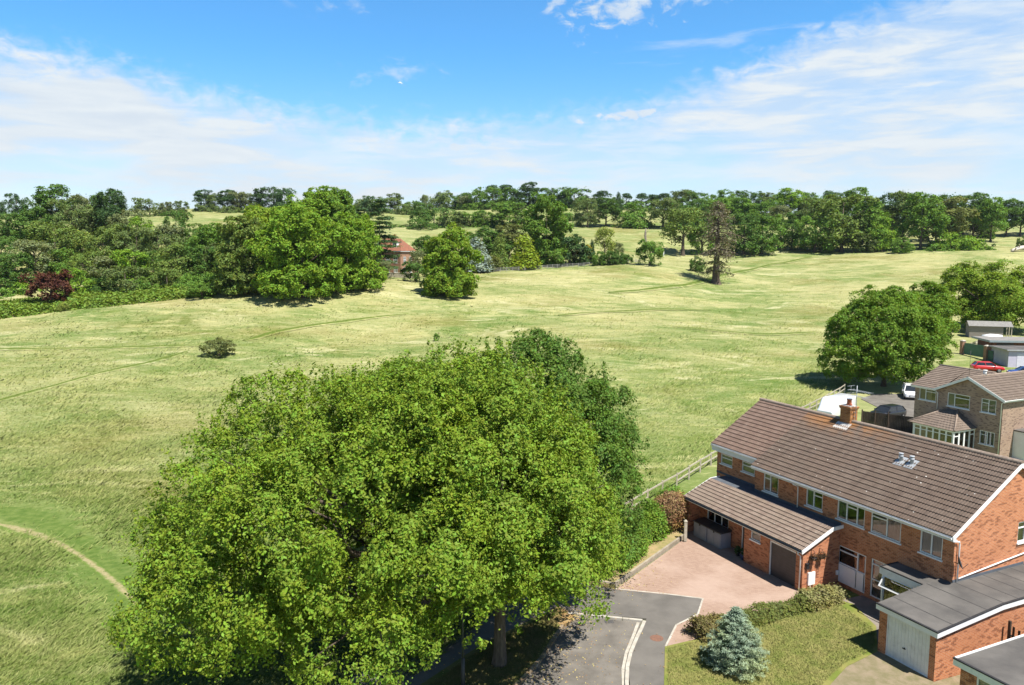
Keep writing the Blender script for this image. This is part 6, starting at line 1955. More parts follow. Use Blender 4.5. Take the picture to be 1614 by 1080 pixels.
# -- manor garden and park specimens
at_px('cedar', 597, 316, 208, 62, 'blue', 'dark tiered cedar beside the red manor house')
at_px('cedar', 566, 330, 226, 70, 'blue', 'second tiered cedar, behind the bright clump and left of the manor')
big_px('lime_tree', 'lone yellow-topped green tree standing free in the meadow below the manor', 710, 466, 358, 92, (.160, .262, .032), 47, base=.02, inner=.3, dens=1.25, leaf=.42, hue=.06, yellow=.35, blobs=None, lobes=20, rmin=.2, rmax=.34)
at_base('bush', 655, 444, 413, 44, 'deep', 'dark green laurel bush between the manor and the lone meadow tree', cat='bush')
at_base('open', 658, 438, 394, 26, 'grey', 'thin grey-green shrub in front of the manor house wall', cat='bush')
at_base('open', 605, 441, 412, 26, 'grey', 'brownish bare shrub by the garden wall of the manor', cat='bush')
at_px('tall', 668, 372, 236, 44, 'deep', 'dark tree showing just right of the manor roof')
at_base('cone', 750, 428, 376, 50, 'silver', 'silvery blue cedar behind the lone meadow tree')
at_base('bush2', 768, 427, 402, 46, 'brownish', 'round brownish bush inside the estate railing', cat='bush')
at_base('cone', 787, 425, 374, 32, 'olive', 'narrow olive conifer inside the estate railing')
at_px('tall2', 770, 360, 250, 66, 'deep', 'dark yellow-topped tree behind the olive conifer')
at_px('tall', 802, 354, 252, 50, 'brownish', 'dark brown-tinged tree left of the golden-green conifer')
at_px('oak2', 742, 366, 256, 50, 'deep', 'dark round tree behind the silvery cedar')
at_base('cone', 826, 424, 370, 46, 'ygreen', 'layered golden-green conifer inside the estate railing')
big_px('chestnut_tree', 'very tall two-tiered green tree rising above the estate railing', 861, 419, 306, 76, C['mid'], 43, base=.02, leaf=.6, lobes=22, rmin=.26, rmax=.40, yellow=.2,
       blobs=None, hue=.05)
at_base('bush', 898, 418, 370, 56, 'dark', 'dark yew mound right of the very tall green tree', cat='tree')
at_base('bush2', 914, 416, 386, 40, 'dark', 'lower dark yew beside the golden bush', cat='bush')
at_base('bush', 925, 415, 386, 24, 'gold', 'golden yellow bush by the estate railing', cat='bush')
at_base('cone', 933, 415, 378, 11, 'dark', 'thin dark spire conifer right of the golden bush')
at_base('open', 953, 414, 358, 30, 'pale', 'slender pale young tree above the clipped dark hedge')
row([('bush2', 946, 396, 26, 'mid'), ('bush', 962, 394, 26, 'deep'), ('bush2', 976, 398, 24, 'deep'), ('bush', 988, 400, 20, 'deep')], 251, 'in the hedge beside the golden bush', 'low hedge right of the golden bush', 1)
at_base('open', 975, 408, 382, 18, 'grey', 'bare brownish sapling behind the low hedge', cat='tree')
at_base('bush', 1025, 418, 378, 42, 'mid', 'round green bush standing alone at the right end of the railing', cat='bush')
at_base('bush2', 1098, 428, 404, 24, 'deep', 'small dark bush in the grass left of the dying conifer', cat='bush')
at_base('bush', 345, 561, 534, 50, 'brownish', 'low spreading thorn bush alone in the open meadow', cat='bush')
at_base('bush', 688, 538, 525, 9, 'mid', 'tiny sapling in the meadow behind the big lime trees', cat='tree')
# snag
sg_ = hit(1017, 396); tpz = ond(1017, 360, sg_[1])[2] - sg_[2]
SN = thing('dead_tree', 'bare grey standing snag behind the round green bush', 'tree', sg_)
mb = MB(); mb.tube([(0, 0, -.3), (.1, 0, tpz * .4), (-.1, .1, tpz * .8), (.15, 0, tpz)], [.55, .5, .42, .2], 8); mb.build('trunk', mat('grey_deadwood', (.26, .22, .18), (.17, .145, .12), 2, .95), SN)
mb = MB(); mb.tube([(0, 0, tpz * .75), (.9, 0, tpz * .86), (1.2, 0, tpz * 1.02)], [.2, .12, .04], 6); mb.tube([(0, 0, tpz * .6), (-.8, .2, tpz * .7)], [.16, .05], 6); mb.build('branch', SN.children[0].data.materials[0], SN)
wp = hit(1046, 404)
mb = MB(); mb.beam((0, 0, -.2), (0, 0, 2.4), .35, .35); mb.hexa([(-.2, -.2, 2.401), (.2, -.2, 2.401), (.2, .2, 2.401), (-.2, .2, 2.401), (-.05, -.05, 2.6), (.05, -.05, 2.6), (.05, .05, 2.6), (-.05, .05, 2.6)])
tag(mb.build('marker_post', M['white_worn'], None, wp), 'white post in the grass right of the round green bush', 'post')

# dying conifer: tall reddish trunk, sparse brown foliage
dg = hit(1128, 447); dH = ond(1128, 313, dg[1])[2] - dg[2]
DT = thing('dying_conifer', 'tall dying conifer with bare brown branches alone in the meadow', 'tree', dg)
rng = np.random.default_rng(77)
mb = MB(); mb.tube([(0, 0, -.3), (0, 0, 0), (0, 0, 1.5), (.1, 0, dH * .3), (.2, 0, dH * .65), (0, 0, dH * .98)], [2.0, 1.55, 1.15, .85, .5, .06], 12); mb.build('trunk', M['bark_red'], DT)
mb = MB(); cen = []
for i in range(130):
    z = dH * (rng.uniform(.34, .97) if i > 14 else rng.uniform(.14, .3)); a = rng.uniform(0, 6.28)
    L = float(np.interp(z / dH, [.1, .2, .32, .6, .82, 1.0], [6.0, 5.4, 6.0, 7.4, 5.4, 1.6])) * rng.uniform(.45, 1.1)
    p = [(0, 0, z), (math.cos(a) * L * .5, math.sin(a) * L * .5, z - L * .05), (math.cos(a) * L, math.sin(a) * L, z - L * .22)]
    mb.tube(p, [.14, .08, .03], 5)
    for f in np.linspace(.25, 1, 5):
        cen.append((math.cos(a) * L * f, math.sin(a) * L * f, z - L * .2 * f))
mb.build('branch', M['bark_red'], DT)
cen = np.array(cen); dr = unit(np.c_[cen[:, 0], cen[:, 1], np.full(len(cen), 1.5)])
sel = rng.random(len(cen)) < .5
v = leaves(rng, cen[sel], dr[sel], 17, .62, .40, jit=.9, droop=.6)
c = bpy.data.objects.new('dead_foliage', leaf_mesh('dead_foliage', v, foliage_mat('dead_foliage', (.175, .158, .122), .04, .15))); COL.objects.link(c); c.parent = DT
sel = (rng.random(len(cen)) < .26) | (cen[:, 2] < dH * .3)
v = leaves(rng, cen[sel], dr[sel], 10, .6, .5, jit=.8, droop=.4)
c = bpy.data.objects.new('crown', leaf_mesh('crown', v, foliage_mat('live_conifer_foliage', (.095, .115, .045), .04, .2))); COL.objects.link(c); c.parent = DT

# -- hillside behind: scattered wood on the slope, then the skyline
row([('oak', 606, 312, 40, 'drab'), ('oak2', 640, 322, 34, 'drab'), ('bush', 572, 312, 40, 'drab'), ('oak3', 548, 311, 36, 'mid'), ('oak', 588, 309, 34, 'blue'), ('tall', 622, 305, 26, 'drab'), ('oak2', 664, 318, 34, 'deep'), ('bush2', 650, 318, 40, 'mid')], 490, 'on the skyline behind the manor', 'skyline trees behind the manor', 12)
at_px('open', 669, 307, 480, 10, 'grey', 'spindly bare tree on the skyline right of the manor roof')
row([('oak', 684, 328, 70, 'deep'), ('oak2', 714, 334, 56, 'drab'), ('oak', 738, 336, 54, 'mid'), ('tall2', 762, 332, 46, 'mid'), ('oak3', 780, 340, 44, 'deep'), ('tall', 803, 318, 52, 'mid'), ('oak', 668, 348, 44, 'deep'), ('oak2', 728, 350, 50, 'drab'), ('oak', 640, 362, 34, 'drab'), ('oak3', 822, 336, 40, 'drab'), ('bush', 842, 346, 40, 'deep'), ('bush2', 618, 370, 50, 'mid')], 395, 'on the slope above the manor garden', 'trees on the slope above the manor garden', 14)
row([('oak', 692, 302, 46, 'drab'), ('oak2', 706, 310, 50, 'deep'), ('oak', 732, 318, 44, 'mid'), ('oak2', 728, 304, 38, 'deep'), ('oak3', 752, 299, 44, 'mid'), ('open', 733, 309, 22, 'grey'), ('oak', 776, 296, 46, 'mid'), ('bush', 758, 316, 50, 'drab'), ('bush2', 790, 314, 44, 'mid'), ('oak2', 800, 297, 44, 'deep'), ('oak', 822, 304, 40, 'deep'), ('tall', 834, 287, 34, 'dark'), ('pine', 797, 290, 28, 'dark'), ('pine', 776, 291, 26, 'dark'), ('bush', 830, 318, 46, 'drab'), ('oak', 872, 296, 44, 'deep'), ('oak2', 906, 295, 52, 'deep'), ('oak3', 888, 302, 40, 'dark'), ('bush2', 880, 316, 34, 'mid'), ('bush', 898, 318, 22, 'deep'), ('oak', 858, 308, 40, 'mid'), ('oak2', 924, 310, 34, 'drab'), ('bush', 914, 316, 40, 'deep')], 545, 'on the central hilltop', 'trees on the central hilltop', 12)
row([('oak', 880, 352, 38, 'drab'), ('oak2', 895, 338, 34, 'drab'), ('bush', 886, 334, 40, 'mid')], 440, 'on the pale slope beyond the tall tree', 'trees on the pale slope', 6)
for k, u, vb, vt, w, col, lab in (('oak', 926, 358, 314, 42, 'drab', 'left tree of the pair casting shadow on the hill pasture'), ('tall2', 955, 357, 312, 46, 'deep', 'right darker tree of the pair casting shadow on the hill pasture'), ('oak3', 1000, 357, 318, 62, 'mid', 'broad tree alone on the hill pasture right of the shadowed pair'),
                                  ('open', 1045, 360, 312, 46, 'drab', 'open-crowned tree at the right end of the hill pasture'), ('open', 912, 355, 336, 14, 'grey', 'small grey tree at the left end of the hill pasture pair'), ('oak', 1068, 360, 318, 50, 'deep', 'dark tree next to the open-crowned one on the hill pasture')):
    at_base(k, u, vb, vt, w, col, lab, group='trees on the hill pasture')
row([('pine', 950, 300, 26, 'dark'), ('oak', 936, 310, 36, 'drab'), ('cone', 975, 303, 12, 'dark'), ('pine', 987, 304, 18, 'dark'), ('oak2', 968, 312, 36, 'deep'), ('oak', 990, 316, 34, 'dark'), ('pine', 1012, 304, 20, 'dark'), ('pine', 1030, 306, 24, 'dark'), ('oak2', 1012, 316, 34, 'deep'), ('pine', 1047, 304, 22, 'dark'), ('oak', 1036, 314, 32, 'deep'), ('oak3', 1062, 302, 30, 'drab'), ('open', 1076, 299, 36, 'drab'), ('oak2', 1098, 301, 44, 'deep'), ('oak', 1122, 306, 34, 'mid'), ('oak3', 1140, 299, 44, 'mid'), ('oak2', 1164, 301, 36, 'deep'), ('oak', 1188, 303, 36, 'deep'), ('tall', 1208, 304, 28, 'drab'), ('oak2', 1222, 306, 36, 'mid'), ('oak', 1282, 303, 40, 'mid'), ('oak3', 1302, 312, 36, 'drab'), ('oak2', 1316, 301, 40, 'blue'), ('oak', 1376, 312, 40, 'blue')], 510, 'on the right-hand skyline', 'trees on the right-hand skyline', 14)
row([('oak', 1094, 314, 54, 'deep'), ('oak2', 1130, 314, 56, 'mid'), ('tall', 1166, 312, 50, 'mid'), ('oak3', 1184, 320, 56, 'deep'), ('oak', 1210, 316, 46, 'mid'), ('open', 1226, 324, 40, 'grey'), ('tall2', 1246, 297, 50, 'bright'), ('oak2', 1268, 312, 54, 'deep'), ('oak', 1294, 314, 60, 'drab'), ('tall2', 1350, 296, 52, 'mid'), ('oak2', 1322, 318, 60, 'mid'), ('oak3', 1378, 318, 56, 'deep'), ('tall', 1398, 318, 36, 'deep'), ('oak', 1112, 334, 56, 'drab'), ('oak2', 1220, 346, 44, 'deep')], 425, 'in the belt behind the right meadow edge', 'belt behind the right meadow edge', 10)
for k, u, vb, vt, w, col, lab in (('open', 1076, 403, 328, 62, 'olive', 'open-crowned oak with visible trunk left of the dying conifer'), ('bush', 1106, 401, 352, 44, 'mid', 'bushy tree between the open oak and the dying conifer'), ('oak2', 1172, 401, 336, 66, 'deep', 'dark broad tree just right of the dying conifer'),
                                  ('oak', 1200, 400, 340, 60, 'mid', 'round mid green tree right of the dark broad one by the conifer'), ('oak3', 1248, 394, 334, 52, 'deep', 'dark small-trunked tree at the left of the right-hand grove'), ('oak', 1284, 398, 332, 64, 'mid', 'low-skirted tree second in the right-hand grove'),
                                  ('oak2', 1326, 398, 306, 92, 'olive', 'largest olive-crowned oak in the right-hand grove'), ('tall2', 1366, 396, 318, 64, 'mid', 'full-crowned tree right of the olive oak'), ('oak3', 1390, 396, 342, 48, 'bright', 'small bright tree at the right end of the grove')):
    at_base(k, u, vb, vt, w, col, lab, group='grove at the far side of the meadow')
at_base('bush', 1379, 398, 378, 20, 'drab', 'small drab bush in front of the right-hand grove', cat='bush')
at_base('bush2', 1421, 399, 374, 32, 'mid', 'rounded green bush between the grove and the tall bright tree', cat='bush')
for k, u, vt, d, w, col, lab in (('tall', 1428, 303, 335, 66, 'drab', 'tall drab tree behind the tall bright tree on the right'), ('tall2', 1456, 304, 316, 70, 'mid', 'tall bright-edged tree standing out on the right meadow edge'), ('tall', 1502, 311, 330, 64, 'brownish', 'brownish tall tree above the green scrub mound'), ('oak2', 1480, 306, 350, 60, 'deep', 'dark tree between the bright tall tree and the brownish one'),
                                 ('tall2', 1538, 304, 365, 54, 'deep', 'first tall tree right of the scrub mound'), ('tall2', 1566, 312, 350, 46, 'mid', 'pale-fronted tall tree near the right edge of the photo'), ('tall', 1590, 314, 372, 46, 'deep', 'dark tall tree third from the right edge'), ('tall2', 1612, 318, 372, 46, 'deep', 'dark tall tree at the right edge of the photo'), ('oak', 1552, 322, 372, 50, 'drab', 'drab tree filling between the tall trees on the right'), ('tall', 1640, 316, 380, 50, 'deep', 'dark tree cut by the right edge of the photo'),
                                 ('oak', 1520, 308, 385, 60, 'dark', 'dark round tree behind the brownish tall tree'), ('oak2', 1410, 304, 372, 40, 'dark', 'dark tree just left of the tall drab one on the right')):
    at_px(k, u, vt, d, w, col, lab, group='tall trees at the right meadow edge')
row([('bush', 1478, 382, 40, 'mid'), ('bush2', 1498, 366, 60, 'bright'), ('bush', 1522, 372, 60, 'bright'), ('bush2', 1544, 384, 44, 'mid'), ('bush', 1508, 380, 60, 'bright')], 312, 'in the green scrub mound on the right', 'green scrub mound on the right', 3)
at_base('bush', 1566, 389, 384, 6, 'deep', 'tiny bush in the pale grass near the right edge', cat='bush')
at_base('bush2', 1614, 394, 372, 22, 'deep', 'dark bush behind the bleached fallen trunk', cat='bush')
at_base('oak', 1556, 376, 358, 24, 'mid', 'small rounded tree at the foot of the right-hand tall trees', cat='tree')

# bracken bank along the foot of the left wood
rng = np.random.default_rng(15)
n = 15000
pu = rng.random(n); pv = rng.random(n)
L0 = [hit(u, v) for u, v in ((-60, 510), (0, 503), (90, 492), (180, 483), (270, 473), (345, 465))]
L1 = [hit(u, v) for u, v in ((-60, 484), (0, 480), (90, 472), (180, 462), (270, 455), (330, 452))]
tt = np.linspace(0, 1, 6)
xa = np.interp(pu, tt, [p[0] for p in L0]); ya = np.interp(pu, tt, [p[1] for p in L0]); xb = np.interp(pu, tt, [p[0] for p in L1]); yb = np.interp(pu, tt, [p[1] for p in L1])
bxp, byp = xa + (xb - xa) * pv, ya + (yb - ya) * pv
hgt = 1.1 * np.minimum(1, np.minimum(pv, 1.05 - pv) * 9) * (.7 + .5 * np.sin(bxp * .9 + np.sin(byp * .7) * 2) ** 2)
cen = np.c_[bxp, byp, tz(bxp, byp) + hgt * rng.uniform(.5, 1, n)]
v = leaves(rng, cen, np.tile([0, 0, 1.0], (n, 1)), 2, .3, .62, up=.8, jit=.6)
br = bpy.data.objects.new('bracken', leaf_mesh('bracken', v, foliage_mat('bracken_foliage', (.145, .225, .042), .05, .25))); COL.objects.link(br)
tag(br, kind='stuff')

# -- street trees at the bottom: three limes and a darker maple behind
def street_tree(name, label, x, y, H, blobs, seed, col, ncl, per=46, leaf=.125, spread=.165, zmin=2.7, lift=0.0, trunk_r=.26, fork=3.2, R=6, bark='bark', yellow=.18, **kw):
    rng = np.random.default_rng(seed)
    t = thing(name, label, 'tree', (x, y, .1), 0, 'street trees beside the footpath')
    nbough = ncl // 12
    cen, dr = bough_centres(rng, blobs, nbough, 13, .84, zmin=zmin, bias_up=.05, shell=(.78, 1.08), flat=.6, fill=.24, hang=.26)
    kz = cen[:, 2] > zmin + lift * np.clip(cen[:, 0], 0, 4)
    cen, dr = cen[kz], dr[kz]
    # free shoots standing out of the outline
    m = ncl // 5
    c2, d2 = blob_centres(rng, blobs, m, shell=(1.04, 1.22), inner=0, zmin=3.2, bias_up=.5)
    v1 = leaves(rng, cen, dr, per, spread, leaf, flat=.6, up=.30, out=.85, jit=.50, droop=.45, cl_jit=.4, **kw)
    sd_ = unit(d2 * .7 + np.array([0, 0, .8]) + rng.normal(size=d2.shape) * .3)
    ln_ = rng.uniform(.4, 1.15, (m, 1))
    c2 = np.concatenate([c2 + sd_ * ln_ * (f - .45) for f in (0, .25, .5, .75, 1.0)]); d2 = np.concatenate([d2] * 5)
    v2 = leaves(rng, c2, d2, per // 5, spread * .40, leaf, flat=1.2, up=.4, out=.4, jit=.6, droop=.1)
    m_ = foliage_mat('foliage_' + name + str(seed), col, .05, .26, rough=.55, spec=.12, yellow=yellow)
    c = bpy.data.objects.new('crown', leaf_mesh('crown', np.concatenate([v1, v2]), m_)); COL.objects.link(c); c.parent = t
    mb = trunk_mb(rng, H * .9, trunk_r, fork, R, 8, .3, 14, 1.45)
    for k in range(26):                                           # inner branches, seen through the gaps
        i = rng.integers(len(cen)); e = cen[i] * .95
        s0 = np.array([0, 0, max(fork, min(H * .75, e[2] * .62))])
        mid_ = s0 * .45 + e * .55 + np.array([0, 0, -.25])
        mb.tube([s0, mid_, e], [.07, .045, .012], 6)
    mb.build('trunk', M[bark], t)
    return t


tr1 = onz(598, 1083, .1); tr2 = onz(672, 1056, .1); tr3 = onz(787, 1046, .1)
B1 = [(0, 0, 7.6, 5.6, 5.0, 4.8), (-5.2, .5, 7.0, 3.8, 3.6, 3.3), (-6.7, 0, 4.9, 3.2, 3.4, 2.7), (-3.2, -3.2, 6.4, 3.6, 3.2, 3.6), (1.2, -3.8, 6.8, 3.4, 3.0, 3.6), (-6.4, -2.4, 4.3, 3.0, 2.6, 2.2), (-7.2, .6, 3.4, 2.4, 2.4, 1.7), (-2.2, 1.8, 9.6, 3.0, 3.0, 2.4), (3.4, -2.0, 5.6, 2.8, 2.8, 2.7), (-.5, -4.4, 4.6, 3.2, 2.4, 2.3), (1.6, .8, 9.9, 2.6, 3.0, 2.4), (-4.4, 2.6, 9.9, 2.8, 2.8, 2.4), (-6.6, 1.6, 8.0, 2.6, 2.8, 2.4)]
street_tree('lime_tree', 'largest yellow-green street tree, filling the bottom left of the street corner', tr1[0], tr1[1] + 1.5, 12.6, B1, 51, (.152, .236, .028), 4800, R=7, trunk_r=.3, lift=.42)
B2 = [(0, 0, 7.4, 4.4, 4.4, 4.4), (-1.5, 2.0, 8.9, 3.0, 3.2, 2.7), (2.6, .4, 7.4, 3.2, 3.2, 3.2), (-3.4, 1.5, 8.0, 3.2, 3.2, 3.0), (1.6, 2.2, 9.7, 2.8, 3.0, 2.5)]
street_tree('lime_tree', 'yellow-green street tree behind the largest one, its crown merged into the middle', tr2[0] - .6, tr2[1] + 6.0, 12.8, B2, 52, (.126, .210, .028), 2700, R=5.5)
B3 = [(-.4, 0, 7.8, 4.0, 4.0, 4.2), (.6, 1.2, 9.6, 2.8, 3.0, 2.6), (1.9, .6, 6.6, 2.8, 3.0, 2.6), (2.2, 2.0, 5.6, 2.6, 2.8, 2.1), (1.0, -2.0, 6.8, 3.2, 2.6, 2.5), (3.4, 2.8, 4.4, 2.0, 2.2, 1.4), (-1.0, 2.4, 10.7, 3.0, 3.0, 2.6), (1.6, -1.2, 6.4, 2.4, 2.2, 1.7)]
street_tree('lime_tree', 'yellow-green street tree on the verge with its grey trunk in view', tr3[0], tr3[1], 12.8, B3, 53, (.150, .236, .030), 3200, R=5, trunk_r=.27, zmin=3.9)
B4 = [(0, 0, 7.8, 3.8, 3.6, 4.4), (-.6, .5, 11.0, 2.0, 2.0, 2.0), (1.9, -.4, 8.0, 2.5, 2.8, 2.9), (2.0, -1.6, 5.4, 2.5, 2.6, 2.8), (-2.2, 0, 8.6, 2.6, 2.8, 2.8), (.8, -2.6, 7.2, 2.6, 2.4, 3.0), (2.3, 1.0, 5.6, 2.2, 2.2, 2.6), (-1.2, .8, 10.4, 2.6, 2.6, 2.4), (2.0, -2.4, 3.4, 2.4, 2.2, 1.8)]
street_tree('maple_tree', 'darker green tree at the back right of the street trees, by the raised bed', 1.8, 41.0, 13.2, B4, 54, (.092, .170, .032), 3000, R=5, yellow=.1, leaf=.125)

# -- roundheaded trees by the parked cars
B5 = [(0, 0, 7.4, 6.0, 5.6, 5.0), (-.4, .2, 10.6, 3.4, 3.4, 2.4), (-3.8, -1.5, 5.2, 3.6, 3.6, 3.4), (2.8, -2.0, 5.4, 3.6, 3.4, 3.4), (-1.0, -2.4, 8.6, 3.6, 3.4, 3.0), (1.6, 0, 9.6, 3.8, 3.8, 2.7), (-3.4, 1.0, 8.0, 3.2, 3.2, 2.8), (4.0, .6, 7.6, 3.2, 3.2, 2.9), (-.5, -3.6, 5.0, 3.4, 2.6, 2.8), (-5.2, 0, 4.2, 2.4, 2.6, 2.2)]
tp = onz(1392, 612)
big_tree('maple_tree', 'round dense green tree at the meadow corner beside the parked cars', tp[0], tp[1], 13.0, 7.3, 1.6, 61, (.128, .225, .032), 3000, 44, .23, .24, blobs=B5, yellow=.15, zmin=1.0, trunk_r=.3)
tp = ond(1446, 446, 114)
big_tree('maple_tree', 'round green tree directly behind the meadow corner tree', tp[0] + .4, tp[1], tp[2] - tz1(tp[0], tp[1]), 5.6, 1.6, 62, (.120, .212, .028), 1800, 44, .24, .28, lobes=16, yellow=.2)
tp = ond(1564, 414, 150)
big_tree('maple_tree', 'wide spreading yellow-green tree behind the shed at the right edge', tp[0], tp[1], tp[2] - tz1(tp[0], tp[1]), 9.5, 2.0, 63, (.165, .260, .032), 2300, 40, .32, .40, lobes=22, rmin=.22, rmax=.36, yellow=.35)

# -- shrubs and hedges near the houses
def leafy(name, label, cat, cen, dr, per, spread, leaf, col, seed, hue=.05, trans=.25, yellow=.0, stems=True, **kw):
    rng = np.random.default_rng(seed)
    o0 = cen.mean(0); o0[2] = cen[:, 2].min() - .2
    t = thing(name, label, cat, o0)
    v = leaves(rng, cen - o0, dr, per, spread, leaf, **kw)
    v[:, 2] = np.maximum(v[:, 2], .0)
    f = bpy.data.objects.new('foliage', leaf_mesh('foliage', v, foliage_mat('foliage_' + name + str(seed), col, hue, trans, yellow=yellow))); COL.objects.link(f); f.parent = t
    if stems:
        mb = MB()
        for k in range(min(26, len(cen) // 6)):
            e = cen[rng.integers(len(cen))] - o0
            mb.tube([(e[0] * .8, e[1] * .8, -.1), (e[0] * .9, e[1] * .9, e[2] * .5), tuple(e)], [.03, .02, .006], 5)
        mb.build('stem', M['bark'], t)
    return t


def hedge_pts(rng, line, width, h0, h1, n, z=.1, round_=.6):
    P = np.array([p[:2] for p in line]); s = np.r_[0, np.cumsum(np.linalg.norm(np.diff(P, axis=0), axis=1))]
    t = rng.random(n) * s[-1]
    c = np.c_[np.interp(t, s, P[:, 0]), np.interp(t, s, P[:, 1])]
    e = 1e-2
    d = unit(np.c_[np.interp(np.minimum(t + .3, s[-1]), s, P[:, 0]) - np.interp(np.maximum(t - .3, 0), s, P[:, 0]), np.interp(np.minimum(t + .3, s[-1]), s, P[:, 1]) - np.interp(np.maximum(t - .3, 0), s, P[:, 1])])
    nr = np.c_[-d[:, 1], d[:, 0]]
    H = np.interp(t, [0, s[-1]], [h0, h1]) * (1 + .16 * np.sin(t * 2.1) + .1 * np.sin(t * 5.3 + 1))
    W = width * (1 + .2 * np.sin(t * 1.7 + 2))
    a = rng.uniform(-.25, math.pi + .25, n)
    off = np.cos(a) * W / 2; zz = np.abs(np.sin(a)) ** round_ * H
    k = np.where(rng.random(n) < .2, rng.uniform(.4, .9, n), rng.uniform(.88, 1.06, n))
    cen = np.c_[c + nr * (off * k)[:, None], z + zz * k]
    dr = unit(np.c_[nr * (np.cos(a))[:, None], np.abs(np.sin(a)) + .15])
    return cen, dr


rng = np.random.default_rng(8)
c_, d_ = hedge_pts(rng, [onz(1105, 1002, .1), onz(1150, 990, .1), onz(1215, 972, .1), onz(1275, 957, .1)], 1.0, .58, .66, 560)
leafy('hedge', 'mixed clipped hedge dividing the front lawn from the red drive', 'hedge', c_, d_, 26, .11, .075, (.15, .18, .055), 71, hue=.07)
c_, d_ = hedge_pts(rng, [onz(1268, 958, .1), onz(1292, 952, .1), onz(1318, 945, .1)], 1.05, .72, .85, 300)
leafy('lavender_bush', 'pale feathery bush at the house end of the lawn hedge', 'bush', c_, d_, 26, .14, .10, (.23, .225, .10), 72, hue=.05, up=.9, jit=.8)
c_, d_ = hedge_pts(rng, [onz(1098, 1006, .1), onz(1118, 1000, .1), onz(1130, 998, .1)], 1.1, .8, .75, 260)
leafy('bronze_bush', 'bronze-tinged rounded bush beside the blue spruce', 'bush', c_, d_, 26, .14, .09, (.17, .15, .065), 73, hue=.06)
c_, d_ = hedge_pts(rng, [onz(1062, 818, .3), onz(1034, 834, .3), onz(1000, 858, .3), onz(965, 897, .3)], 1.7, 2.0, 1.5, 1500, z=.25)
leafy('hedge', 'fresh green hedge in the raised bed between drive and meadow fence', 'hedge', c_, d_, 30, .18, .12, (.13, .225, .032), 74, hue=.06, yellow=.2)
c_, d_ = blob_centres(rng, [(0, 0, 1.3, 1.15, 1.1, 1.2), (.5, .3, 1.5, .8, .8, .8), (-.5, -.2, 1.2, .8, .8, .9)], 420, zmin=.15)
o0 = np.array(onz(1055, 838, .3)) + np.array([.2, .6, 0])
leafy('brown_shrub', 'dome of brown and pinkish leaves at the lean-to end of the house', 'bush', c_ + o0, d_, 30, .17, .10, (.26, .165, .09), 75, hue=.09, trans=.2)
for i, p in enumerate(POTS):
    c_, d_ = blob_centres(rng, [(0, 0, .12, .2, .2, .2)], 24)
    leafy('pot_plant', ('small dark leafy plant in the pot beside the storage boxes', 'leafy plant in the blue pot by the brick pier')[i], 'plant', c_ + np.array(p), d_, 14, .05, .09, (.05, .09, .03), 76 + i, stems=False)
for i, p in enumerate(PLANTS_IN_BASKETS):
    c_, d_ = blob_centres(rng, [(0, 0, .0, .2, .2, .16)], 26)
    leafy('trailing_plant', ('dry brown plant in the hanging basket above the post box', 'dry brown plant in the hanging basket nearer the entrance screen')[i], 'plant', c_ + np.array(p), d_, 12, .06, .07, (.10, .06, .035), 78 + i, stems=False)

# blue spruce on the front lawn
sp_o = onz(1158, 1052, .11)
BS = thing('blue_spruce', 'small silvery blue spruce on the front lawn', 'tree', sp_o)
rng = np.random.default_rng(81)
Hs, Rs = 2.75, 1.34
mb = MB(); mb.tube([(0, 0, -.1), (0, 0, .4), (0, 0, Hs * .95)], [.07, .06, .012], 8)
cen, dr = [], []
for k in range(15):
    z = .18 + (Hs - .3) * (k / 14) ** .92
    rr = Rs * (1 - (z / Hs) ** 1.7) * rng.uniform(.82, 1.12) + .05
    nb = max(4, int(15 * (1 - .65 * k / 14)))
    for j in range(nb):
        a = 2 * math.pi * (j + rng.uniform(-.3, .3)) / nb
        L = rr * rng.uniform(.72, 1.12)
        tip = np.array([math.cos(a) * L, math.sin(a) * L, z + L * .10])
        mb.tube([(0, 0, z), tuple(tip * np.array([.55, .55, 1]) - np.array([0, 0, .03 * L])), tuple(tip)], [.016, .010, .004], 5)
        for f in np.linspace(.3, 1.0, 8):
            wv = .15 * L * math.sin(f * 2.9) + .03
            for s in (-1, 0, 1):
                q = np.array([0, 0, z]) * 0 + tip * np.array([f, f, 0]) + np.array([0, 0, z + L * (.10 * f * f - .08 * f * (1 - f))])
                q = q + np.array([-math.sin(a), math.cos(a), 0]) * s * wv * (1.2 - f * .4)
                cen.append(q); dr.append([math.cos(a) * .3, math.sin(a) * .3, 1])
for k in range(14):
    cen.append([rng.normal() * .02, rng.normal() * .02, Hs - .3 + .3 * k / 14]); dr.append([0, 0, 1])
mb.build('trunk', M['bark'], BS)
v = leaves(rng, np.array(cen), unit(np.array(dr, float)), 15, .045, .10, flat=.6, aspect=.22, up=.5, jit=.75, droop=.1)
c = bpy.data.objects.new('crown', leaf_mesh('crown', v, foliage_mat('blue_spruce_needles', (.25, .325, .24), .04, .12))); COL.objects.link(c); c.parent = BS

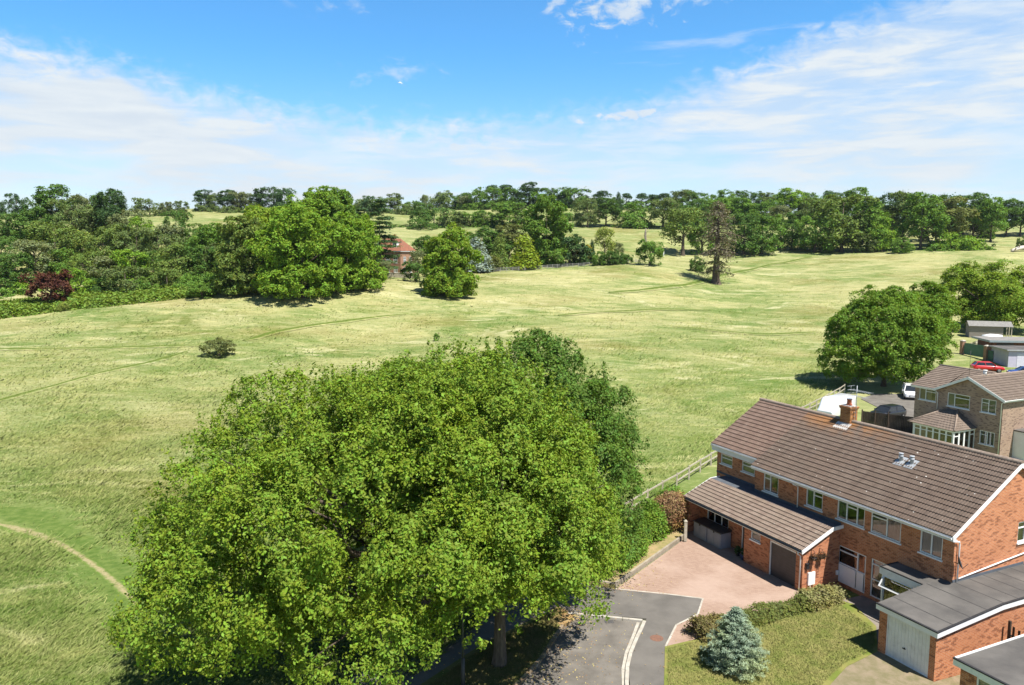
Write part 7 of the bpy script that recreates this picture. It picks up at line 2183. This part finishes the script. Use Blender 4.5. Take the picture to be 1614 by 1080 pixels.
# -- long grass standing in the near meadow, thinning out with distance
rng = np.random.default_rng(123)
n = 600000
gy = 1 / (1 / 320 + rng.random(n) ** .8 * (1 / 26 - 1 / 320))
gx = rng.uniform(-1.0, .82, n) * gy - 3
ok = side(gx, gy) > .5
gx, gy = gx[ok], gy[ok]
keepz = np.ones(len(gx), bool)
for o in bpy.data.objects:                                        # keep the trodden paths clear
    if o.name.startswith('path') and o.type == 'MESH' and o.data.materials[0].name in ('dry_bare_earth', 'lush_short_grass'):
        pv_ = np.array([w.co[:2] for w in o.data.vertices]).reshape(-1, 5, 2)
        wd = np.linalg.norm(pv_[:, 0] - pv_[:, 4], axis=1) / 2; cc = pv_[:, 2]
        for c0, w0 in zip(cc[::2], wd[::2]):
            m_ = (np.abs(gx - c0[0]) < 4) & (np.abs(gy - c0[1]) < 4)
            keepz[m_] &= np.hypot(gx[m_] - c0[0], gy[m_] - c0[1]) > w0 * rng.uniform(.25, 1.15, m_.sum())
gx, gy = gx[keepz], gy[keepz]
gz0 = tz(gx, gy)
n = len(gx)
hh = rng.uniform(.10, .26, n) * (1 + .5 * np.sin(gx * .35 + np.sin(gy * .22) * 2)) * (1 - .35 * sstep(gy, 60, 220))
wd = .010 + .00075 * gy
az_ = rng.uniform(0, math.pi, n)
lean = (rng.normal(size=(n, 2)) * .75 + np.array([1.15, .55])) * hh[:, None]
dx, dy = np.cos(az_) * wd, np.sin(az_) * wd
v = np.stack([np.c_[gx - dx, gy - dy, gz0 - .03], np.c_[gx + dx, gy + dy, gz0 - .03], np.c_[gx + lean[:, 0] + dx * .35, gy + lean[:, 1] + dy * .35, gz0 + hh], np.c_[gx + lean[:, 0] - dx * .35, gy + lean[:, 1] - dy * .35, gz0 + hh * .97]], 1).reshape(-1, 3)


def blade_mat():
    m, nt, b = new_mat('long_grass')
    t = N(nt, 'ShaderNodeTexCoord')
    c, gr, fin = meadow_colour(nt, t.outputs['Object'])
    ge = N(nt, 'ShaderNodeNewGeometry')
    c = mixc(nt, mth(nt, 'MULTIPLY', smooth(nt, ge.outputs['Random Per Island'], .50, 1.0), .42), c, (.47, .435, .215))
    c = mixc(nt, mth(nt, 'MULTIPLY', smooth(nt, ge.outputs['Random Per Island'], .40, .0), .18), c, (.085, .130, .022))
    c = mixc(nt, 1.0, c, (1.12, 1.18, 1.02), 'MULTIPLY')
    nt.links.new(c, b.inputs['Base Color'])
    b.inputs['Roughness'].default_value = .9; b.inputs['Specular IOR Level'].default_value = .05
    ad = N(nt, 'ShaderNodeVectorMath', operation='MULTIPLY_ADD')    # thin blades catch light over their whole round, not one flat face
    nt.links.new(ge.outputs['Normal'], ad.inputs[0]); ad.inputs[1].default_value = (.45, .45, .45); ad.inputs[2].default_value = (0, 0, 1.3)
    no = N(nt, 'ShaderNodeVectorMath', operation='NORMALIZE'); nt.links.new(ad.outputs[0], no.inputs[0]); nt.links.new(no.outputs[0], b.inputs['Normal'])
    tl = N(nt, 'ShaderNodeBsdfTranslucent'); nt.links.new(c, tl.inputs['Color'])
    mx = N(nt, 'ShaderNodeMixShader'); mx.inputs[0].default_value = .35
    nt.links.new(b.outputs[0], mx.inputs[1]); nt.links.new(tl.outputs[0], mx.inputs[2])
    nt.links.new(mx.outputs[0], nt.nodes['Material Output'].inputs[0])
    return m


lg = bpy.data.objects.new('long_grass', leaf_mesh('long_grass', v, blade_mat())); COL.objects.link(lg)
tag(lg, kind='stuff')
# mown but shaggy grass on the front lawn and the verge
for nm, rg_, n, tone in (('lawn_grass', [(1052, 1100), (1052, 1022), (1098, 1012), (1200, 972), (1320, 950), (1376, 990), (1378, 1024), (1330, 1046), (1275, 1100)], 60000, ((.14, .18, .04), (.31, .28, .105))), ('verge_grass', [(890, 966), (848, 1038), (810, 1078), (790, 1100), (650, 1100), (765, 1018), (880, 960)], 26000, ((.12, .15, .035), (.26, .2, .09)))):
    poly = np.array([onz(u, v_, .11)[:2] for u, v_ in rg_])
    lo_, hi_ = poly.min(0), poly.max(0)
    q = rng.uniform(lo_, hi_, (n * 2, 2))
    inside = np.zeros(len(q), bool)
    for (x0, y0), (x1, y1) in zip(poly, np.roll(poly, -1, 0)):
        cr = ((y0 > q[:, 1]) != (y1 > q[:, 1])) & (q[:, 0] < (x1 - x0) * (q[:, 1] - y0) / (y1 - y0 + 1e-12) + x0)
        inside ^= cr
    q = q[inside][:n]; m_ = len(q)
    h_ = rng.uniform(.03, .085, m_); w_ = .012; a_ = rng.uniform(0, math.pi, m_); ln = rng.normal(size=(m_, 2)) * .04
    ex, ey = np.cos(a_) * w_, np.sin(a_) * w_
    vv_ = np.stack([np.c_[q[:, 0] - ex, q[:, 1] - ey, np.full(m_, .105)], np.c_[q[:, 0] + ex, q[:, 1] + ey, np.full(m_, .105)], np.c_[q[:, 0] + ln[:, 0] + ex * .4, q[:, 1] + ln[:, 1] + ey * .4, .11 + h_], np.c_[q[:, 0] + ln[:, 0] - ex * .4, q[:, 1] + ln[:, 1] - ey * .4, .11 + h_]], 1).reshape(-1, 3)
    m2, nt2, b2 = new_mat(nm)
    t2 = N(nt2, 'ShaderNodeTexCoord'); g2 = N(nt2, 'ShaderNodeNewGeometry')
    f2 = mth(nt2, 'ADD', mth(nt2, 'MULTIPLY', smooth(nt2, noise(nt2, t2.outputs['Object'], .9, 5, .65), .32, .68), .7), mth(nt2, 'MULTIPLY', g2.outputs['Random Per Island'], .4), clamp=True)
    nt2.links.new(mixc(nt2, f2, *tone), b2.inputs['Base Color']); b2.inputs['Roughness'].default_value = .9; b2.inputs['Specular IOR Level'].default_value = .06
    ad = N(nt2, 'ShaderNodeVectorMath', operation='MULTIPLY_ADD'); nt2.links.new(g2.outputs['Normal'], ad.inputs[0]); ad.inputs[1].default_value = (.45, .45, .45); ad.inputs[2].default_value = (0, 0, .9)
    no = N(nt2, 'ShaderNodeVectorMath', operation='NORMALIZE'); nt2.links.new(ad.outputs[0], no.inputs[0]); nt2.links.new(no.outputs[0], b2.inputs['Normal'])
    ob = bpy.data.objects.new(nm, leaf_mesh(nm, vv_, m2)); COL.objects.link(ob); tag(ob, kind='stuff')

# fallen leaves and blossom scattered along the kerbs, verge and road
rng = np.random.default_rng(321)
n = 2600
spots = [(870, 1020, 26, 40), (830, 1050, 22, 26), (900, 975, 16, 10), (760, 1060, 60, 24), (930, 1030, 50, 45), (960, 925, 40, 8), (1000, 880, 30, 20), (850, 990, 40, 26)]
k = rng.integers(len(spots), size=n)
S_ = np.array(spots, float)[k]
uv_ = S_[:, :2] + rng.normal(size=(n, 2)) * S_[:, 2:]
P_ = np.array([onz(u, v_, .0)[:2] for u, v_ in uv_])
inroad = np.array([890 < u < 1000 and v_ > 985 for u, v_ in uv_])
z_ = np.where(inroad, .024, .135)
a_ = rng.uniform(0, 6.28, n); s_ = rng.uniform(.02, .05, n)
tl_ = rng.normal(size=(n, 2)) * .010
v = np.stack([np.c_[P_[:, 0] + np.cos(a_ + q) * s_ * w_, P_[:, 1] + np.sin(a_ + q) * s_ * w_, z_ + tl_[:, i % 2] * (1 if i < 2 else -1)] for i, (q, w_) in enumerate(((0, 1), (1.57, .55), (3.14, 1), (4.71, .55)))], 1).reshape(-1, 3)
fl_ = bpy.data.objects.new('fallen_leaves', leaf_mesh('fallen_leaves', v, foliage_mat('dry_fallen_leaves', (.34, .25, .12), .08, .1))); COL.objects.link(fl_)
tag(fl_, kind='stuff')

# ------------------------------------------------------------------ air: one even box of faint summer haze round the whole scene
hz = MB(); hz.box(-9000, 9000, -200, 7000, -30, 140)
hm = bpy.data.materials.new('summer_haze'); hm.use_nodes = True
hn = hm.node_tree; hn.nodes.clear()
pv = N(hn, 'ShaderNodeVolumePrincipled')
pv.inputs['Color'].default_value = (.80, .88, 1.0, 1)
pv.inputs['Density'].default_value = .00005
pv.inputs['Anisotropy'].default_value = .3
ho = N(hn, 'ShaderNodeOutputMaterial'); hn.links.new(pv.outputs[0], ho.inputs['Volume'])
tag(hz.build('haze', hm), kind='stuff')
